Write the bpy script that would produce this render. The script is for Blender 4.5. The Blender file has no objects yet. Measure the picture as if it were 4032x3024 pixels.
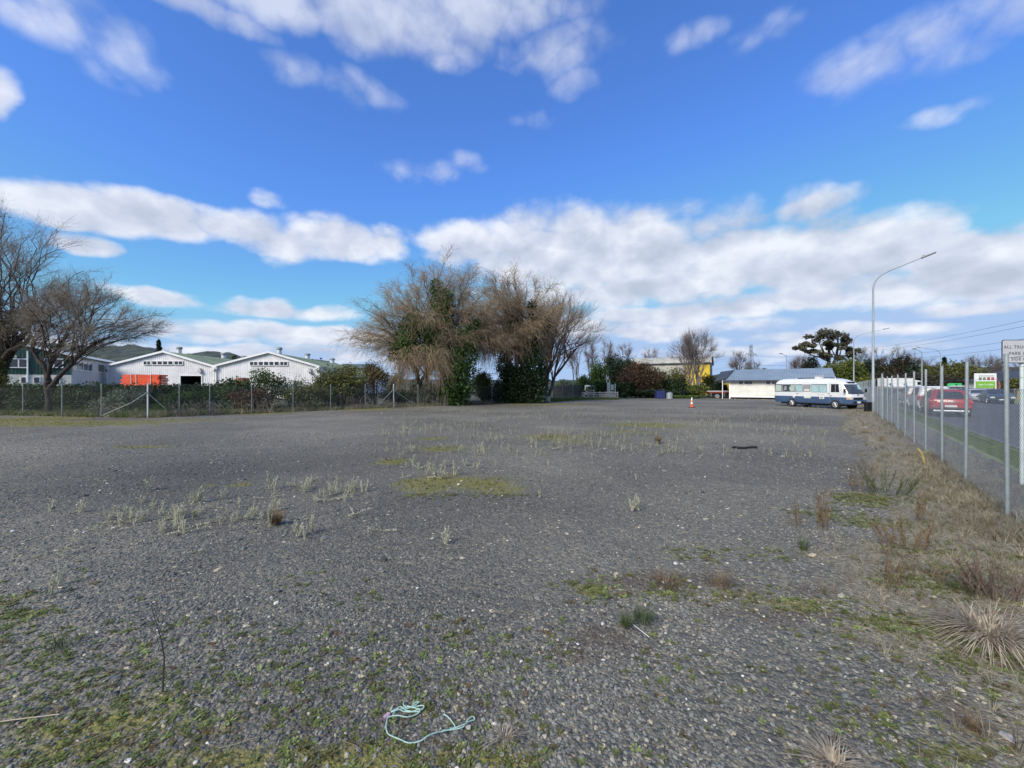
import bpy, bmesh, math, random
import numpy as np
from mathutils import Vector, Matrix

R = math.radians
SC = bpy.context.scene
COL = SC.collection
EYE = 1.85          # camera height
FPX = 1600.0        # focal length in pixels of the 4032 px wide photograph
HOR = 1518.0        # row of the horizon

def P(px, z, h=0.0):
    return Vector(((px - 2016.0) / FPX * z, z, h))
def G(px, py):
    return P(px, EYE * FPX / (py - HOR))
def H(py, z):
    return EYE + (HOR - py) * z / FPX

# ---------------------------------------------------------------- camera
cam = bpy.data.cameras.new('camera')
cam_o = bpy.data.objects.new('camera', cam); COL.objects.link(cam_o)
cam.sensor_width = 36.0
cam.lens = 36.0 * FPX / 4032.0
cam.shift_y = 6.0 / 4032.0
cam.clip_start = 0.05
cam.clip_end = 9000
cam_o.location = (0, 0, EYE)
cam_o.rotation_euler = (R(90), 0, 0)
SC.camera = cam_o

# ---------------------------------------------------------------- light
SUN_EL, SUN_AZ = 36.0, 222.0         # azimuth clockwise from +Y: behind the camera, to the left
world = bpy.data.worlds.new('World'); SC.world = world
world.use_nodes = True
def build_world():
    nt = world.node_tree; N = nt.nodes; L = nt.links
    N.clear()
    def nd(t, **k):
        n = N.new(t)
        for a, b in k.items(): setattr(n, a, b)
        return n
    def math_(op, a, b=None, c=None, clamp=False):
        n = nd('ShaderNodeMath', operation=op); n.use_clamp = clamp
        for i, v in enumerate((a, b, c)):
            if v is None: continue
            if isinstance(v, (int, float)): n.inputs[i].default_value = v
            else: L.new(v, n.inputs[i])
        return n.outputs[0]
    def vmath(op, a, b=None, out=0):
        n = nd('ShaderNodeVectorMath', operation=op)
        for i, v in enumerate((a, b)):
            if v is None: continue
            if isinstance(v, (tuple, list)): n.inputs[i].default_value = v
            else: L.new(v, n.inputs[i])
        return n.outputs[out]
    tc = nd('ShaderNodeTexCoord')
    sep = nd('ShaderNodeSeparateXYZ'); L.new(tc.outputs['Generated'], sep.inputs[0])
    x, y, z = sep.outputs
    az = math_('ARCTAN2', x, y)
    el = math_('ARCSINE', z)
    comb = nd('ShaderNodeCombineXYZ'); L.new(az, comb.inputs[0]); L.new(el, comb.inputs[1])
    base = comb.outputs[0]
    # slow warp of the outline, then fine detail
    def noise(vec, scale, detail, rough=0.55, dist=0.0, col=False):
        n = nd('ShaderNodeTexNoise'); L.new(vec, n.inputs['Vector'])
        n.inputs['Scale'].default_value = scale; n.inputs['Detail'].default_value = detail
        n.inputs['Roughness'].default_value = rough; n.inputs['Distortion'].default_value = dist
        return n.outputs['Color' if col else 'Fac']
    # features flatten and get finer towards the horizon, where the clouds are far away
    elc = math_('MAXIMUM', el, 0.0)
    ely = math_('MULTIPLY_ADD', elc, 1.25, math_('MULTIPLY', math_('DIVIDE', elc, math_('ADD', elc, .12)), .36))
    cst = nd('ShaderNodeCombineXYZ'); L.new(az, cst.inputs[0]); L.new(ely, cst.inputs[1]); st = cst.outputs[0]
    w1 = vmath('SUBTRACT', noise(st, 5.0, 4, col=True), (0.5, 0.5, 0.5))
    warp = vmath('ADD', base, vmath('MULTIPLY', w1, (0.11, 0.06, 0.0)))
    # cloud bodies: px, py, half width px, half height px, strength
    blobs = [
        (230, 50, 340, 130, .72), (480, 190, 150, 140, .62), (60, 30, 200, 90, .7), (750, 10, 300, 70, .9), (-20, 340, 90, 120, .95),
        (1150, 30, 440, 120, 1.15), (1500, 80, 420, 190, 1.4), (1880, 40, 400, 130, 1.05), (1620, 180, 160, 90, .7),
        (2250, 210, 200, 120, .7), (2330, 330, 120, 60, .45), (1200, 300, 110, 60, .34), (1420, 350, 110, 60, .40),
        (2730, 130, 90, 50, .34), (3000, 130, 110, 60, .36), (3330, 290, 180, 90, .52), (3560, 200, 240, 120, .62),
        (3780, 200, 160, 90, .5), (3750, 430, 150, 40, .34), (2060, 480, 70, 35, .36), (1640, 670, 110, 50, .40),
        (1860, 640, 70, 35, .34), (3950, 60, 200, 80, .35),
        (330, 830, 300, 80, .95), (700, 870, 400, 92, 1.1), (1050, 930, 240, 88, .9), (1370, 930, 230, 84, 1.0),
        (330, 960, 100, 45, .8), (1070, 790, 70, 35, .4),
        (1850, 950, 200, 90, .95), (2250, 980, 440, 190, 1.35), (2750, 1010, 520, 210, 1.45), (3250, 1020, 500, 200, 1.45),
        (3800, 1040, 440, 160, 1.35), (2400, 880, 350, 80, .9), (2950, 880, 400, 70, .9), (3500, 1130, 500, 90, 1.0),
        (2300, 1150, 380, 70, .8), (4200, 950, 300, 120, .9),
        (640, 1170, 200, 36, .75), (1120, 1215, 260, 44, .8), (900, 1300, 400, 42, .75), (1300, 1330, 340, 42, .7),
        (2800, 1220, 700, 50, 1.05), (2600, 1300, 420, 35, .85), (3300, 1320, 500, 35, .6), (3850, 1200, 320, 40, .7),
        (2200, 1290, 300, 60, .8), (1000, 1390, 600, 34, .65), (3000, 1390, 800, 30, .5),
    ]
    def ang(px, py):
        v = Vector(((px - 2016) / FPX, 1.0, (HOR - py) / FPX)).normalized()
        return math.atan2(v.x, v.y), math.asin(v.z)
    field = None
    for (px, py, hw, hh, s) in blobs:
        a0, e0 = ang(px, py)
        a1, _ = ang(px + hw, py); _, e1 = ang(px, py - hh)
        d = vmath('MULTIPLY', vmath('SUBTRACT', warp, (a0, e0, 0)), (1.10 / abs(a1 - a0), 1.27 / abs(e1 - e0), 0))
        l2 = vmath('DOT_PRODUCT', d, d, 1)
        f = math_('MULTIPLY_ADD', l2, -0.62 * s, s)          # s*(1-.62 r2)
        field = f if field is None else math_('SMOOTH_MAX', field, f, 0.15)
    # the sky outside the frame goes on with the same broken cumulus
    far = noise(st, 3.1, 3)
    side = nd('ShaderNodeMapRange', interpolation_type='SMOOTHSTEP')
    L.new(math_('ABSOLUTE', az), side.inputs[0]); side.inputs[1].default_value = .98; side.inputs[2].default_value = 1.2
    gen = math_('MULTIPLY_ADD', far, 6.0, -2.9)
    gen2 = math_('SUBTRACT', gen, math_('MULTIPLY_ADD', side.outputs[0], -4.0, 4.0))
    field = math_('SMOOTH_MAX', field, gen2, 0.15)
    field = math_('MAXIMUM', field, -1.0)
    def puff(vec):
        wv = vmath('ADD', vec, vmath('MULTIPLY', vmath('SUBTRACT', noise(vec, 9.0, 3, col=True), (.5, .5, .5)), (.07, .07, 0)))
        def vr(s):
            n = nd('ShaderNodeTexVoronoi', feature='F1', voronoi_dimensions='2D'); n.inputs['Scale'].default_value = s; L.new(wv, n.inputs['Vector']); d_ = n.outputs['Distance']; return math_('MULTIPLY_ADD', math_('MULTIPLY', d_, d_), .9, .12)
        a = math_('MULTIPLY_ADD', vr(9.0), -.32, .12); c = math_('MULTIPLY_ADD', vr(21.0), -.18, .07)
        return math_('ADD', math_('ADD', noise(vec, 5.5, 9, .58, .15), a), c)
    fine = puff(st)
    fine_v = math_('MULTIPLY_ADD', fine, 2.7, -1.25)
    soft = nd('ShaderNodeMapRange'); L.new(el, soft.inputs[0]); soft.inputs[1].default_value = .30; soft.inputs[2].default_value = .50
    soft.inputs[3].default_value = 1.0; soft.inputs[4].default_value = .56
    dens = math_('MULTIPLY', math_('ADD', field, fine_v), soft.outputs[0])
    mr = nd('ShaderNodeMapRange', interpolation_type='SMOOTHSTEP'); L.new(dens, mr.inputs[0])
    mr.inputs[1].default_value = -.10; mr.inputs[2].default_value = .95
    mr.inputs[4].default_value = .93
    # light on the clouds: upper edges bright, bellies grey
    st2 = vmath('ADD', st, (-.012, .06, 0))
    fine2 = puff(st2)
    sh = math_('SUBTRACT', fine, fine2)
    sh = math_('MULTIPLY_ADD', sh, 2.3, .68)
    thick = nd('ShaderNodeMapRange'); L.new(dens, thick.inputs[0])
    thick.inputs[1].default_value = .3; thick.inputs[2].default_value = 1.8; thick.inputs[4].default_value = .42
    sh = math_('SUBTRACT', sh, thick.outputs[0], clamp=True)
    ramp = nd('ShaderNodeValToRGB'); L.new(sh, ramp.inputs[0])
    e = ramp.color_ramp.elements
    e[0].position = 0; e[0].color = (.42, .46, .56, 1)
    e[1].position = 1; e[1].color = (.72, .745, .80, 1)
    m = e.new(.45); m.color = (.53, .57, .67, 1)
    sky = nd('ShaderNodeTexSky', sky_type='NISHITA'); sky.sun_disc = False
    sky.sun_elevation = R(SUN_EL); sky.sun_rotation = R(SUN_AZ)
    sky.altitude = 50; sky.air_density = 1.0; sky.dust_density = .35; sky.ozone_density = 2.0
    # camera-like rendering of a clear blue sky: compressed towards the horizon, deeper blue above
    gm = nd('ShaderNodeGamma'); gm.inputs['Gamma'].default_value = .95; L.new(sky.outputs[0], gm.inputs['Color'])
    hs = vmath('MINIMUM', vmath('MULTIPLY', gm.outputs[0], (.63, 1.04, 1.75)), (2.7, 3.8, 5.7))
    b1 = nd('ShaderNodeBackground'); L.new(hs, b1.inputs[0]); b1.inputs[1].default_value = .12
    b2 = nd('ShaderNodeBackground'); L.new(ramp.outputs[0], b2.inputs[0]); b2.inputs[1].default_value = 1.0
    above = nd('ShaderNodeMapRange'); L.new(el, above.inputs[0]); above.inputs[1].default_value = -.01; above.inputs[2].default_value = .03
    thin = nd('ShaderNodeMapRange'); L.new(el, thin.inputs[0]); thin.inputs[1].default_value = .36; thin.inputs[2].default_value = .62; thin.inputs[3].default_value = 1.0; thin.inputs[4].default_value = .70
    mix = nd('ShaderNodeMixShader'); L.new(math_('MULTIPLY', math_('MULTIPLY', mr.outputs[0], thin.outputs[0]), above.outputs[0]), mix.inputs[0])
    L.new(b1.outputs[0], mix.inputs[1]); L.new(b2.outputs[0], mix.inputs[2])
    out = nd('ShaderNodeOutputWorld'); L.new(mix.outputs[0], out.inputs[0])
build_world()

sun = bpy.data.lights.new('sun', 'SUN'); sun.energy = 3.4; sun.angle = R(26); sun.color = (1.0, .93, .83)
sun_o = bpy.data.objects.new('sun', sun); COL.objects.link(sun_o)
sd = Vector((math.sin(R(SUN_AZ)) * math.cos(R(SUN_EL)), math.cos(R(SUN_AZ)) * math.cos(R(SUN_EL)), math.sin(R(SUN_EL))))
sun_o.rotation_euler = sd.to_track_quat('Z', 'Y').to_euler()

SC.view_settings.view_transform = 'Standard'
SC.view_settings.look = 'None'
SC.view_settings.gamma = 1.0
SC.view_settings.use_curve_mapping = False
SC.view_settings.exposure = 0.35
SC.cycles.max_bounces = 6
SC.cycles.diffuse_bounces = 3
SC.cycles.transparent_max_bounces = 8

# ---------------------------------------------------------------- helpers
def tag(o, label=None, cat=None, group=None, kind=None):
    if label: o['label'] = label
    if cat: o['category'] = cat
    if group: o['group'] = group
    if kind: o['kind'] = kind
    return o
def empty(name, loc=(0, 0, 0), rz=0.0, **k):
    o = bpy.data.objects.new(name, None); COL.objects.link(o)
    o.location = loc; o.rotation_euler = (0, 0, rz); o.empty_display_size = .2
    return tag(o, **k)
def link(name, me, parent=None):
    o = bpy.data.objects.new(name, me); COL.objects.link(o)
    if parent: o.parent = parent
    return o
def copy_tree(o, parent=None, label=None, loc=None, rz=None, scale=None):
    c = o.copy(); COL.objects.link(c)
    if parent: c.parent = parent
    for ch in list(o.children): copy_tree(ch, c)
    if label: c['label'] = label
    if loc is not None: c.location = loc
    if rz is not None: c.rotation_euler.z = rz
    if scale is not None: c.scale = (scale,) * 3 if isinstance(scale, (int, float)) else scale
    return c

class MB:
    def __init__(s): s.v = []; s.f = []; s.m = []
    def add(s, vs, fs, m=0):
        b = len(s.v); s.v += [tuple(v) for v in vs]
        for f in fs: s.f.append([b + i for i in f]); s.m.append(m)
        return s
    def box(s, x0, x1, y0, y1, z0, z1, m=0, M=None):
        vs = [Vector((x, y, z)) for z in (z0, z1) for y in (y0, y1) for x in (x0, x1)]
        if M: vs = [M @ v for v in vs]
        return s.add(vs, [(0, 2, 3, 1), (4, 5, 7, 6), (0, 1, 5, 4), (2, 6, 7, 3), (0, 4, 6, 2), (1, 3, 7, 5)], m)
    def bevbox(s, x0, x1, y0, y1, z0, z1, b=.01, m=0, M=None):
        bm = bmesh.new(); bmesh.ops.create_cube(bm, size=1)
        for v in bm.verts:
            v.co = Vector((x0 + (v.co.x + .5) * (x1 - x0), y0 + (v.co.y + .5) * (y1 - y0), z0 + (v.co.z + .5) * (z1 - z0)))
        bmesh.ops.bevel(bm, geom=bm.edges[:], offset=b, segments=2, affect='EDGES', profile=.6)
        bm.verts.index_update()
        s.add([(M @ v.co) if M else v.co.copy() for v in bm.verts], [[v.index for v in f.verts] for f in bm.faces], m)
        bm.free(); return s
    def beam(s, a, b, w, h=None, m=0):
        a = Vector(a); b = Vector(b)
        a = Vector(a); b = Vector(b); d = b - a; h = h or w
        q = d.to_track_quat('X', 'Z').to_matrix().to_4x4(); q.translation = a
        return s.box(0, d.length, -w / 2, w / 2, -h / 2, h / 2, m, q)
    def tube(s, pts, rad, n=8, cap=True, m=0):
        pts = [Vector(p) for p in pts]
        if isinstance(rad, (int, float)): rad = [rad] * len(pts)
        base = len(s.v); prev = None
        for i, p in enumerate(pts):
            t = (pts[min(i + 1, len(pts) - 1)] - pts[max(i - 1, 0)]).normalized()
            if prev is None:
                a = t.orthogonal().normalized()
            else:
                a = (prev - t * prev.dot(t)).normalized()
            prev = a; b = t.cross(a)
            for k in range(n):
                th = 2 * math.pi * k / n
                s.v.append(tuple(p + (a * math.cos(th) + b * math.sin(th)) * rad[i]))
        for i in range(len(pts) - 1):
            for k in range(n):
                k2 = (k + 1) % n
                s.f.append([base + i * n + k, base + i * n + k2, base + (i + 1) * n + k2, base + (i + 1) * n + k]); s.m.append(m)
        if cap:
            s.f.append([base + k for k in range(n)][::-1]); s.m.append(m)
            s.f.append([base + (len(pts) - 1) * n + k for k in range(n)]); s.m.append(m)
        return s
    def extrude(s, poly, a, b, axis='y', m=0):
        n = len(poly)
        def mk(u, v, w):
            return {'y': (u, w, v), 'x': (w, u, v), 'z': (u, v, w)}[axis]
        vs = [mk(u, v, a) for u, v in poly] + [mk(u, v, b) for u, v in poly]
        fs = [list(range(n)), list(range(n, 2 * n))[::-1]] + [(i, (i + 1) % n, n + (i + 1) % n, n + i) for i in range(n)]
        return s.add(vs, fs, m)
    def build(s, name, mats, parent=None, smooth=False, recalc=True):
        me = bpy.data.meshes.new(name)
        me.from_pydata(s.v, [], s.f)
        if not isinstance(mats, (list, tuple)): mats = [mats]
        for m in mats: me.materials.append(m)
        if len(mats) > 1: me.polygons.foreach_set('material_index', s.m)
        if recalc:
            bm = bmesh.new(); bm.from_mesh(me); bmesh.ops.recalc_face_normals(bm, faces=bm.faces); bm.to_mesh(me); bm.free()
        if smooth:
            me.polygons.foreach_set('use_smooth', [True] * len(me.polygons))
            try: me.set_sharp_from_angle(angle=R(38))
            except Exception: pass
        me.update()
        return link(name, me, parent)

def lettering(body, size, m, parent, loc, offset=0.0, space=1.0, align='LEFT'):
    cu = bpy.data.curves.new('lettering', 'FONT'); cu.body = body; cu.size = size; cu.extrude = .0006; cu.space_character = space; cu.offset = offset; cu.align_x = align
    t = bpy.data.objects.new('lettering', cu); COL.objects.link(t)
    dg = bpy.context.evaluated_depsgraph_get(); me = bpy.data.meshes.new_from_object(t.evaluated_get(dg)); me.name = 'lettering'
    bpy.data.objects.remove(t); me.materials.clear(); me.materials.append(m)
    o = link('lettering', me, parent); o.location = loc; o.rotation_euler = (R(90), 0, 0)
    return o
def np_mesh(name, V, F, mat, parent=None, tone=None, smooth=False):
    """V (n,3), F (m,k) -> object, optional per-face float attribute 'tone'"""
    me = bpy.data.meshes.new(name)
    V = np.ascontiguousarray(V, dtype=np.float32); F = np.ascontiguousarray(F, dtype=np.int32)
    m, k = F.shape
    me.vertices.add(len(V)); me.vertices.foreach_set('co', V.ravel())
    me.loops.add(m * k); me.loops.foreach_set('vertex_index', F.ravel())
    me.polygons.add(m); me.polygons.foreach_set('loop_start', np.arange(m, dtype=np.int32) * k)
    try: me.polygons.foreach_set('loop_total', np.full(m, k, dtype=np.int32))
    except Exception: pass
    if smooth: me.polygons.foreach_set('use_smooth', np.ones(m, dtype=bool))
    me.update(calc_edges=True)
    if tone is not None:
        a = me.attributes.new('tone', 'FLOAT', 'FACE'); a.data.foreach_set('value', np.ascontiguousarray(tone, dtype=np.float32))
    me.materials.append(mat)
    return link(name, me, parent)

# ---------------------------------------------------------------- materials
def mat(name, col, rough=.6, metal=0.0, var=.12, scale=3.0, bump=0.0, bscale=40.0, dirt=0.0, spec=.5, coat=0.0):
    m = bpy.data.materials.new(name); m.use_nodes = True
    nt = m.node_tree; N = nt.nodes; L = nt.links
    b = N['Principled BSDF']
    b.inputs['Roughness'].default_value = rough; b.inputs['Metallic'].default_value = metal
    b.inputs['Specular IOR Level'].default_value = spec
    b.inputs['Coat Weight'].default_value = coat
    tc = N.new('ShaderNodeTexCoord')
    n1 = N.new('ShaderNodeTexNoise'); n1.inputs['Scale'].default_value = scale; n1.inputs['Detail'].default_value = 6
    n1.inputs['Roughness'].default_value = .65
    L.new(tc.outputs['Object'], n1.inputs['Vector'])
    rp = N.new('ShaderNodeValToRGB'); L.new(n1.outputs['Fac'], rp.inputs[0])
    c = Vector(col[:3])
    lo = c * (1 - var * 1.6); hi = c * (1 + var)
    if dirt: lo = lo.lerp(Vector((.13, .11, .08)), dirt)
    rp.color_ramp.elements[0].position = .32; rp.color_ramp.elements[0].color = (*lo, 1)
    rp.color_ramp.elements[1].position = .62; rp.color_ramp.elements[1].color = (*[min(1, v) for v in hi], 1)
    L.new(rp.outputs[0], b.inputs['Base Color'])
    if bump:
        n2 = N.new('ShaderNodeTexNoise'); n2.inputs['Scale'].default_value = bscale; n2.inputs['Detail'].default_value = 5
        L.new(tc.outputs['Object'], n2.inputs['Vector'])
        bp = N.new('ShaderNodeBump'); bp.inputs['Strength'].default_value = bump; bp.inputs['Distance'].default_value = .02
        L.new(n2.outputs['Fac'], bp.inputs['Height']); L.new(bp.outputs[0], b.inputs['Normal'])
    return m
def leafmat(name, cols, rough=.55, inst=False, trans=.25):
    """colour from the per-face (or per-instance) attribute 'tone'"""
    m = bpy.data.materials.new(name); m.use_nodes = True
    nt = m.node_tree; N = nt.nodes; L = nt.links
    b = N['Principled BSDF']; b.inputs['Roughness'].default_value = rough; b.inputs['Specular IOR Level'].default_value = .3
    at = N.new('ShaderNodeAttribute'); at.attribute_name = 'tone'; at.attribute_type = 'INSTANCER' if inst else 'GEOMETRY'
    rp = N.new('ShaderNodeValToRGB'); L.new(at.outputs['Fac'], rp.inputs[0])
    e = rp.color_ramp.elements
    for i, c in enumerate(cols):
        pos = i / (len(cols) - 1)
        el = e[0] if i == 0 else (e[-1] if i == len(cols) - 1 else e.new(pos))
        el.position = pos; el.color = (*c, 1)
    tc = N.new('ShaderNodeTexCoord'); n1 = N.new('ShaderNodeTexNoise'); n1.inputs['Scale'].default_value = 1.3
    L.new(tc.outputs['Object'], n1.inputs['Vector'])
    mx = N.new('ShaderNodeMix'); mx.data_type = 'RGBA'; mx.blend_type = 'MULTIPLY'; mx.inputs[0].default_value = .5
    r2 = N.new('ShaderNodeValToRGB'); L.new(n1.outputs['Fac'], r2.inputs[0])
    r2.color_ramp.elements[0].position = .3; r2.color_ramp.elements[0].color = (.6, .62, .6, 1)
    r2.color_ramp.elements[1].position = .7; r2.color_ramp.elements[1].color = (1, 1, .95, 1)
    L.new(rp.outputs[0], mx.inputs[6]); L.new(r2.outputs[0], mx.inputs[7])
    L.new(mx.outputs[2], b.inputs['Base Color'])
    if trans:
        tr = N.new('ShaderNodeBsdfTranslucent'); L.new(mx.outputs[2], tr.inputs[0])
        ms = N.new('ShaderNodeMixShader'); ms.inputs[0].default_value = trans
        L.new(b.outputs[0], ms.inputs[1]); L.new(tr.outputs[0], ms.inputs[2])
        L.new(ms.outputs[0], N['Material Output'].inputs[0])
    return m

M = {}
M['galv'] = mat('galvanised_steel', (.33, .37, .37), .55, .35, .12, 6, .1, 60)
M['galv_old'] = mat('weathered_steel', (.30, .33, .33), .6, .25, .2, 5)
M['galv_bright'] = mat('bright_steel', (.62, .65, .66), .5, .2, .1, 5)
M['wire'] = mat('fence_wire', (.36, .38, .39), .6, .3, .1, 2)
M['wire_dark'] = mat('old_fence_wire', (.12, .13, .125), .7, .1, .1, 2)
M['lamp'] = mat('lamp_pole_steel', (.33, .36, .385), .5, .3, .08, 2)
M['lamp_head'] = mat('lamp_head_grey', (.22, .23, .25), .5, .1, .1, 5)
M['white_clad'] = mat('white_cladding', (.80, .785, .785), .55, 0, .06, .6, dirt=.12)
M['white_trim'] = mat('white_trim', (.84, .84, .84), .5, 0, .05, 2)
M['green_clad'] = mat('dark_green_cladding', (.022, .075, .062), .55, 0, .15, .7)
M['white_block'] = mat('white_block_wall', (.62, .62, .56), .8, 0, .12, 1.5, .2, 8)
M['grey_wall'] = mat('pale_grey_wall', (.52, .515, .51), .8, 0, .07, .4)
M['roof_light'] = mat('light_grey_roofing', (.50, .53, .53), .5, .1, .1, .3)
M['roof_green'] = mat('faded_green_roofing', (.145, .19, .13), .55, 0, .2, .5)
M['roof_blue'] = mat('blue_grey_roofing', (.24, .30, .345), .45, .1, .08, .6)
M['roof_dark'] = mat('dark_roofing', (.05, .055, .065), .6, 0, .15, 1)
M['cream'] = mat('cream_boards', (.68, .675, .61), .6, 0, .06, 1.2, dirt=.05)
M['glass'] = mat('window_glass', (.025, .03, .035), .08, 0, .2, 1, spec=.8)
M['glass_bus'] = mat('bus_glass', (.05, .06, .065), .08, 0, .3, 1.4, spec=.8)
M['curtain'] = mat('blue_green_curtain', (.36, .52, .52), .35, 0, .1, 3)
M['curtain2'] = mat('pale_curtain', (.42, .50, .44), .35, 0, .15, 2)
M['panel_grey'] = mat('grey_panel', (.30, .30, .31), .4, 0, .06, 3)
M['black'] = mat('black_plastic', (.012, .012, .013), .5, 0, .3, 5)
M['rubber'] = mat('tyre_rubber', (.015, .015, .016), .85, 0, .3, 8, .2, 40)
M['dark_inside'] = mat('dark_interior', (.008, .009, .012), .9, 0, .3, 1)
M['orange'] = mat('orange_steel', (.80, .085, .018), .45, 0, .12, 1.5)
M['strap'] = mat('pale_strap', (.6, .45, .35), .6)
M['bus_white'] = mat('bus_white_paint', (.72, .73, .72), .25, 0, .03, 1.2, coat=.3)
M['bus_blue'] = mat('bus_blue_paint', (.055, .105, .20), .3, 0, .1, 1.5, coat=.3, dirt=.15)
M['silver'] = mat('silver_metal', (.62, .63, .64), .35, .7, .08, 6)
M['headlight'] = mat('headlight_lens', (.62, .64, .62), .12, 0, .15, 12)
M['indicator'] = mat('amber_lens', (.7, .42, .2), .2, 0, .1, 10)
M['red_paint'] = mat('red_car_paint', (.36, .022, .026), .25, 0, .08, 1.5, coat=.5)
M['white_paint'] = mat('white_car_paint', (.62, .64, .66), .25, 0, .04, 1.5, coat=.5)
M['silver_paint'] = mat('silver_car_paint', (.40, .42, .43), .3, .3, .06, 1.5, coat=.5)
M['blue_paint'] = mat('dark_blue_car_paint', (.035, .06, .10), .25, .1, .1, 1.5, coat=.5)
M['grey_paint'] = mat('grey_car_paint', (.15, .16, .17), .3, .2, .1, 1.5, coat=.5)
M['tail'] = mat('red_tail_lens', (.40, .03, .03), .2, 0, .15, 10)
M['plate'] = mat('number_plate_white', (.75, .75, .75), .5, 0, .05, 20)
M['concrete'] = mat('concrete', (.36, .36, .34), .85, 0, .18, 3, .4, 20, dirt=.2)
M['timber_dark'] = mat('dark_stained_timber', (.045, .047, .045), .85, 0, .3, 3, .3, 30)
M['timber_grey'] = mat('weathered_rail_timber', (.40, .36, .34), .8, 0, .15, 3)
M['yellow'] = mat('yellow_cladding', (.58, .40, .02), .6, 0, .15, .5)
M['yellow_worn'] = mat('lichen_grey_cladding', (.30, .29, .22), .8, 0, .4, 1.2)
M['grey_clad'] = mat('aged_sheet_cladding', (.36, .35, .30), .8, 0, .3, .5)
M['cone'] = mat('cone_orange', (.80, .10, .03), .5, 0, .1, 6)
M['cone_white'] = mat('cone_white_band', (.80, .80, .78), .4, 0, .06, 6)
M['rope'] = mat('pale_green_rope', (.40, .58, .50), .7, 0, .15, 60, .4, 300)
M['pink'] = mat('pink_plastic', (.68, .42, .50), .5, 0, .1, 30)
M['yellow_pipe'] = mat('yellow_pipe', (.42, .31, .10), .6, 0, .2, 20, dirt=.3)
M['paper'] = mat('white_litter', (.75, .75, .75), .7, 0, .12, 20)
M['old_paper'] = mat('weathered_paper', (.46, .42, .36), .8, 0, .25, 25)
M['sign_white'] = mat('sign_white', (.52, .52, .52), .5, 0, .04, 5)
M['sign_black'] = mat('sign_black', (.03, .02, .045), .5, 0, .1, 10)
M['letter'] = mat('sign_lettering', (.13, .11, .14), .6, 0, .1, 20)
M['board_green'] = mat('board_green', (.20, .45, .045), .5, 0, .06, 3)
M['board_white'] = mat('board_white', (.80, .80, .78), .5, 0, .03, 3)
M['bright_green'] = mat('bright_green_paint', (.06, .48, .12), .5, 0, .08, 3)
M['teal_roof'] = mat('turquoise_roofing', (.10, .38, .33), .5, 0, .08, 1)
M['brown_red'] = mat('rust_red', (.25, .05, .04), .7, 0, .2, 2)
M['navy'] = mat('navy_drum', (.02, .03, .12), .5, 0, .2, 3)
M['pylon'] = mat('pylon_steel', (.16, .19, .23), .7, .1, .05, 1)
M['cable'] = mat('power_cable', (.04, .045, .055), .7, 0, .05, 1)
M['wood_pole'] = mat('wooden_pole', (.12, .10, .085), .9, 0, .2, 3)
M['bark'] = mat('willow_bark', (.085, .065, .052), .9, 0, .3, 5, .5, 30)
M['bark_dark'] = mat('dark_bark', (.050, .038, .030), .9, 0, .3, 5, .5, 30)
M['bark_pale'] = mat('pale_bark', (.17, .145, .13), .9, 0, .25, 5, .5, 30)
M['asphalt'] = mat('asphalt', (.085, .088, .093), .85, 0, .12, .8, .5, 250)
M['kerb'] = mat('kerb_concrete', (.12, .12, .115), .85, 0, .15, 3, .3, 30)
M['verge'] = mat('mown_grass_verge', (.19, .25, .07), .9, 0, .3, 2.5, .6, 60, dirt=.3)
M['field'] = mat('rough_grass_ground', (.060, .072, .028), .95, 0, .4, .7, .6, 20, dirt=.3)
M['hill'] = mat('bush_clad_hill', (.040, .052, .036), .95, 0, .45, .02, 0)
TW = {}
TW['willow'] = leafmat('willow_twigs', [(.20, .145, .095), (.35, .26, .165), (.50, .385, .25)], .8, trans=0)
TW['willow_grey'] = leafmat('grey_willow_twigs', [(.18, .145, .115), (.30, .245, .19), (.42, .35, .27)], .8, trans=0)
TW['grey'] = leafmat('bare_grey_twigs', [(.13, .105, .095), (.20, .165, .15), (.27, .23, .21)], .8, trans=0)
TW['reddish'] = leafmat('bare_reddish_twigs', [(.15, .105, .10), (.22, .16, .15), (.27, .21, .195)], .8, trans=0)
LF = {}
LF['ivy'] = leafmat('ivy_leaves', [(0.021, 0.044, 0.010), (0.048, 0.103, 0.023), (0.098, 0.184, 0.041)])
LF['ivy_dark'] = leafmat('dark_ivy_leaves', [(.010, .022, .009), (.022, .045, .015), (.045, .08, .025)])
LF['hedge'] = leafmat('hedge_leaves', [(0.020, 0.040, 0.014), (0.050, 0.090, 0.026), (0.120, 0.170, 0.056)])
LF['green'] = leafmat('green_leaves', [(0.027, 0.056, 0.013), (0.062, 0.119, 0.025), (0.125, 0.188, 0.044)])
LF['olive'] = leafmat('olive_leaves', [(0.056, 0.066, 0.019), (0.122, 0.131, 0.037), (0.206, 0.198, 0.066)])
LF['brown'] = leafmat('bronze_brown_leaves', [(0.041, 0.026, 0.015), (0.094, 0.056, 0.033), (0.160, 0.094, 0.053)])
LF['pale'] = leafmat('pale_grey_green_leaves', [(0.060, 0.090, 0.054), (0.156, 0.204, 0.132), (0.324, 0.384, 0.288)])
LF['dark'] = leafmat('dark_evergreen_leaves', [(0.012, 0.024, 0.013), (0.027, 0.048, 0.024), (0.053, 0.083, 0.038)])
LF['dark_brown'] = leafmat('dark_brown_conifer_foliage', [(0.024, 0.022, 0.015), (0.051, 0.045, 0.028), (0.090, 0.075, 0.045)])
LF['yellow'] = leafmat('yellow_green_leaves', [(0.056, 0.075, 0.015), (0.125, 0.150, 0.031), (0.213, 0.225, 0.062)])
LF['gum'] = leafmat('gum_tree_leaves', [(0.054, 0.058, 0.038), (0.114, 0.114, 0.074), (0.192, 0.180, 0.120)])
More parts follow.
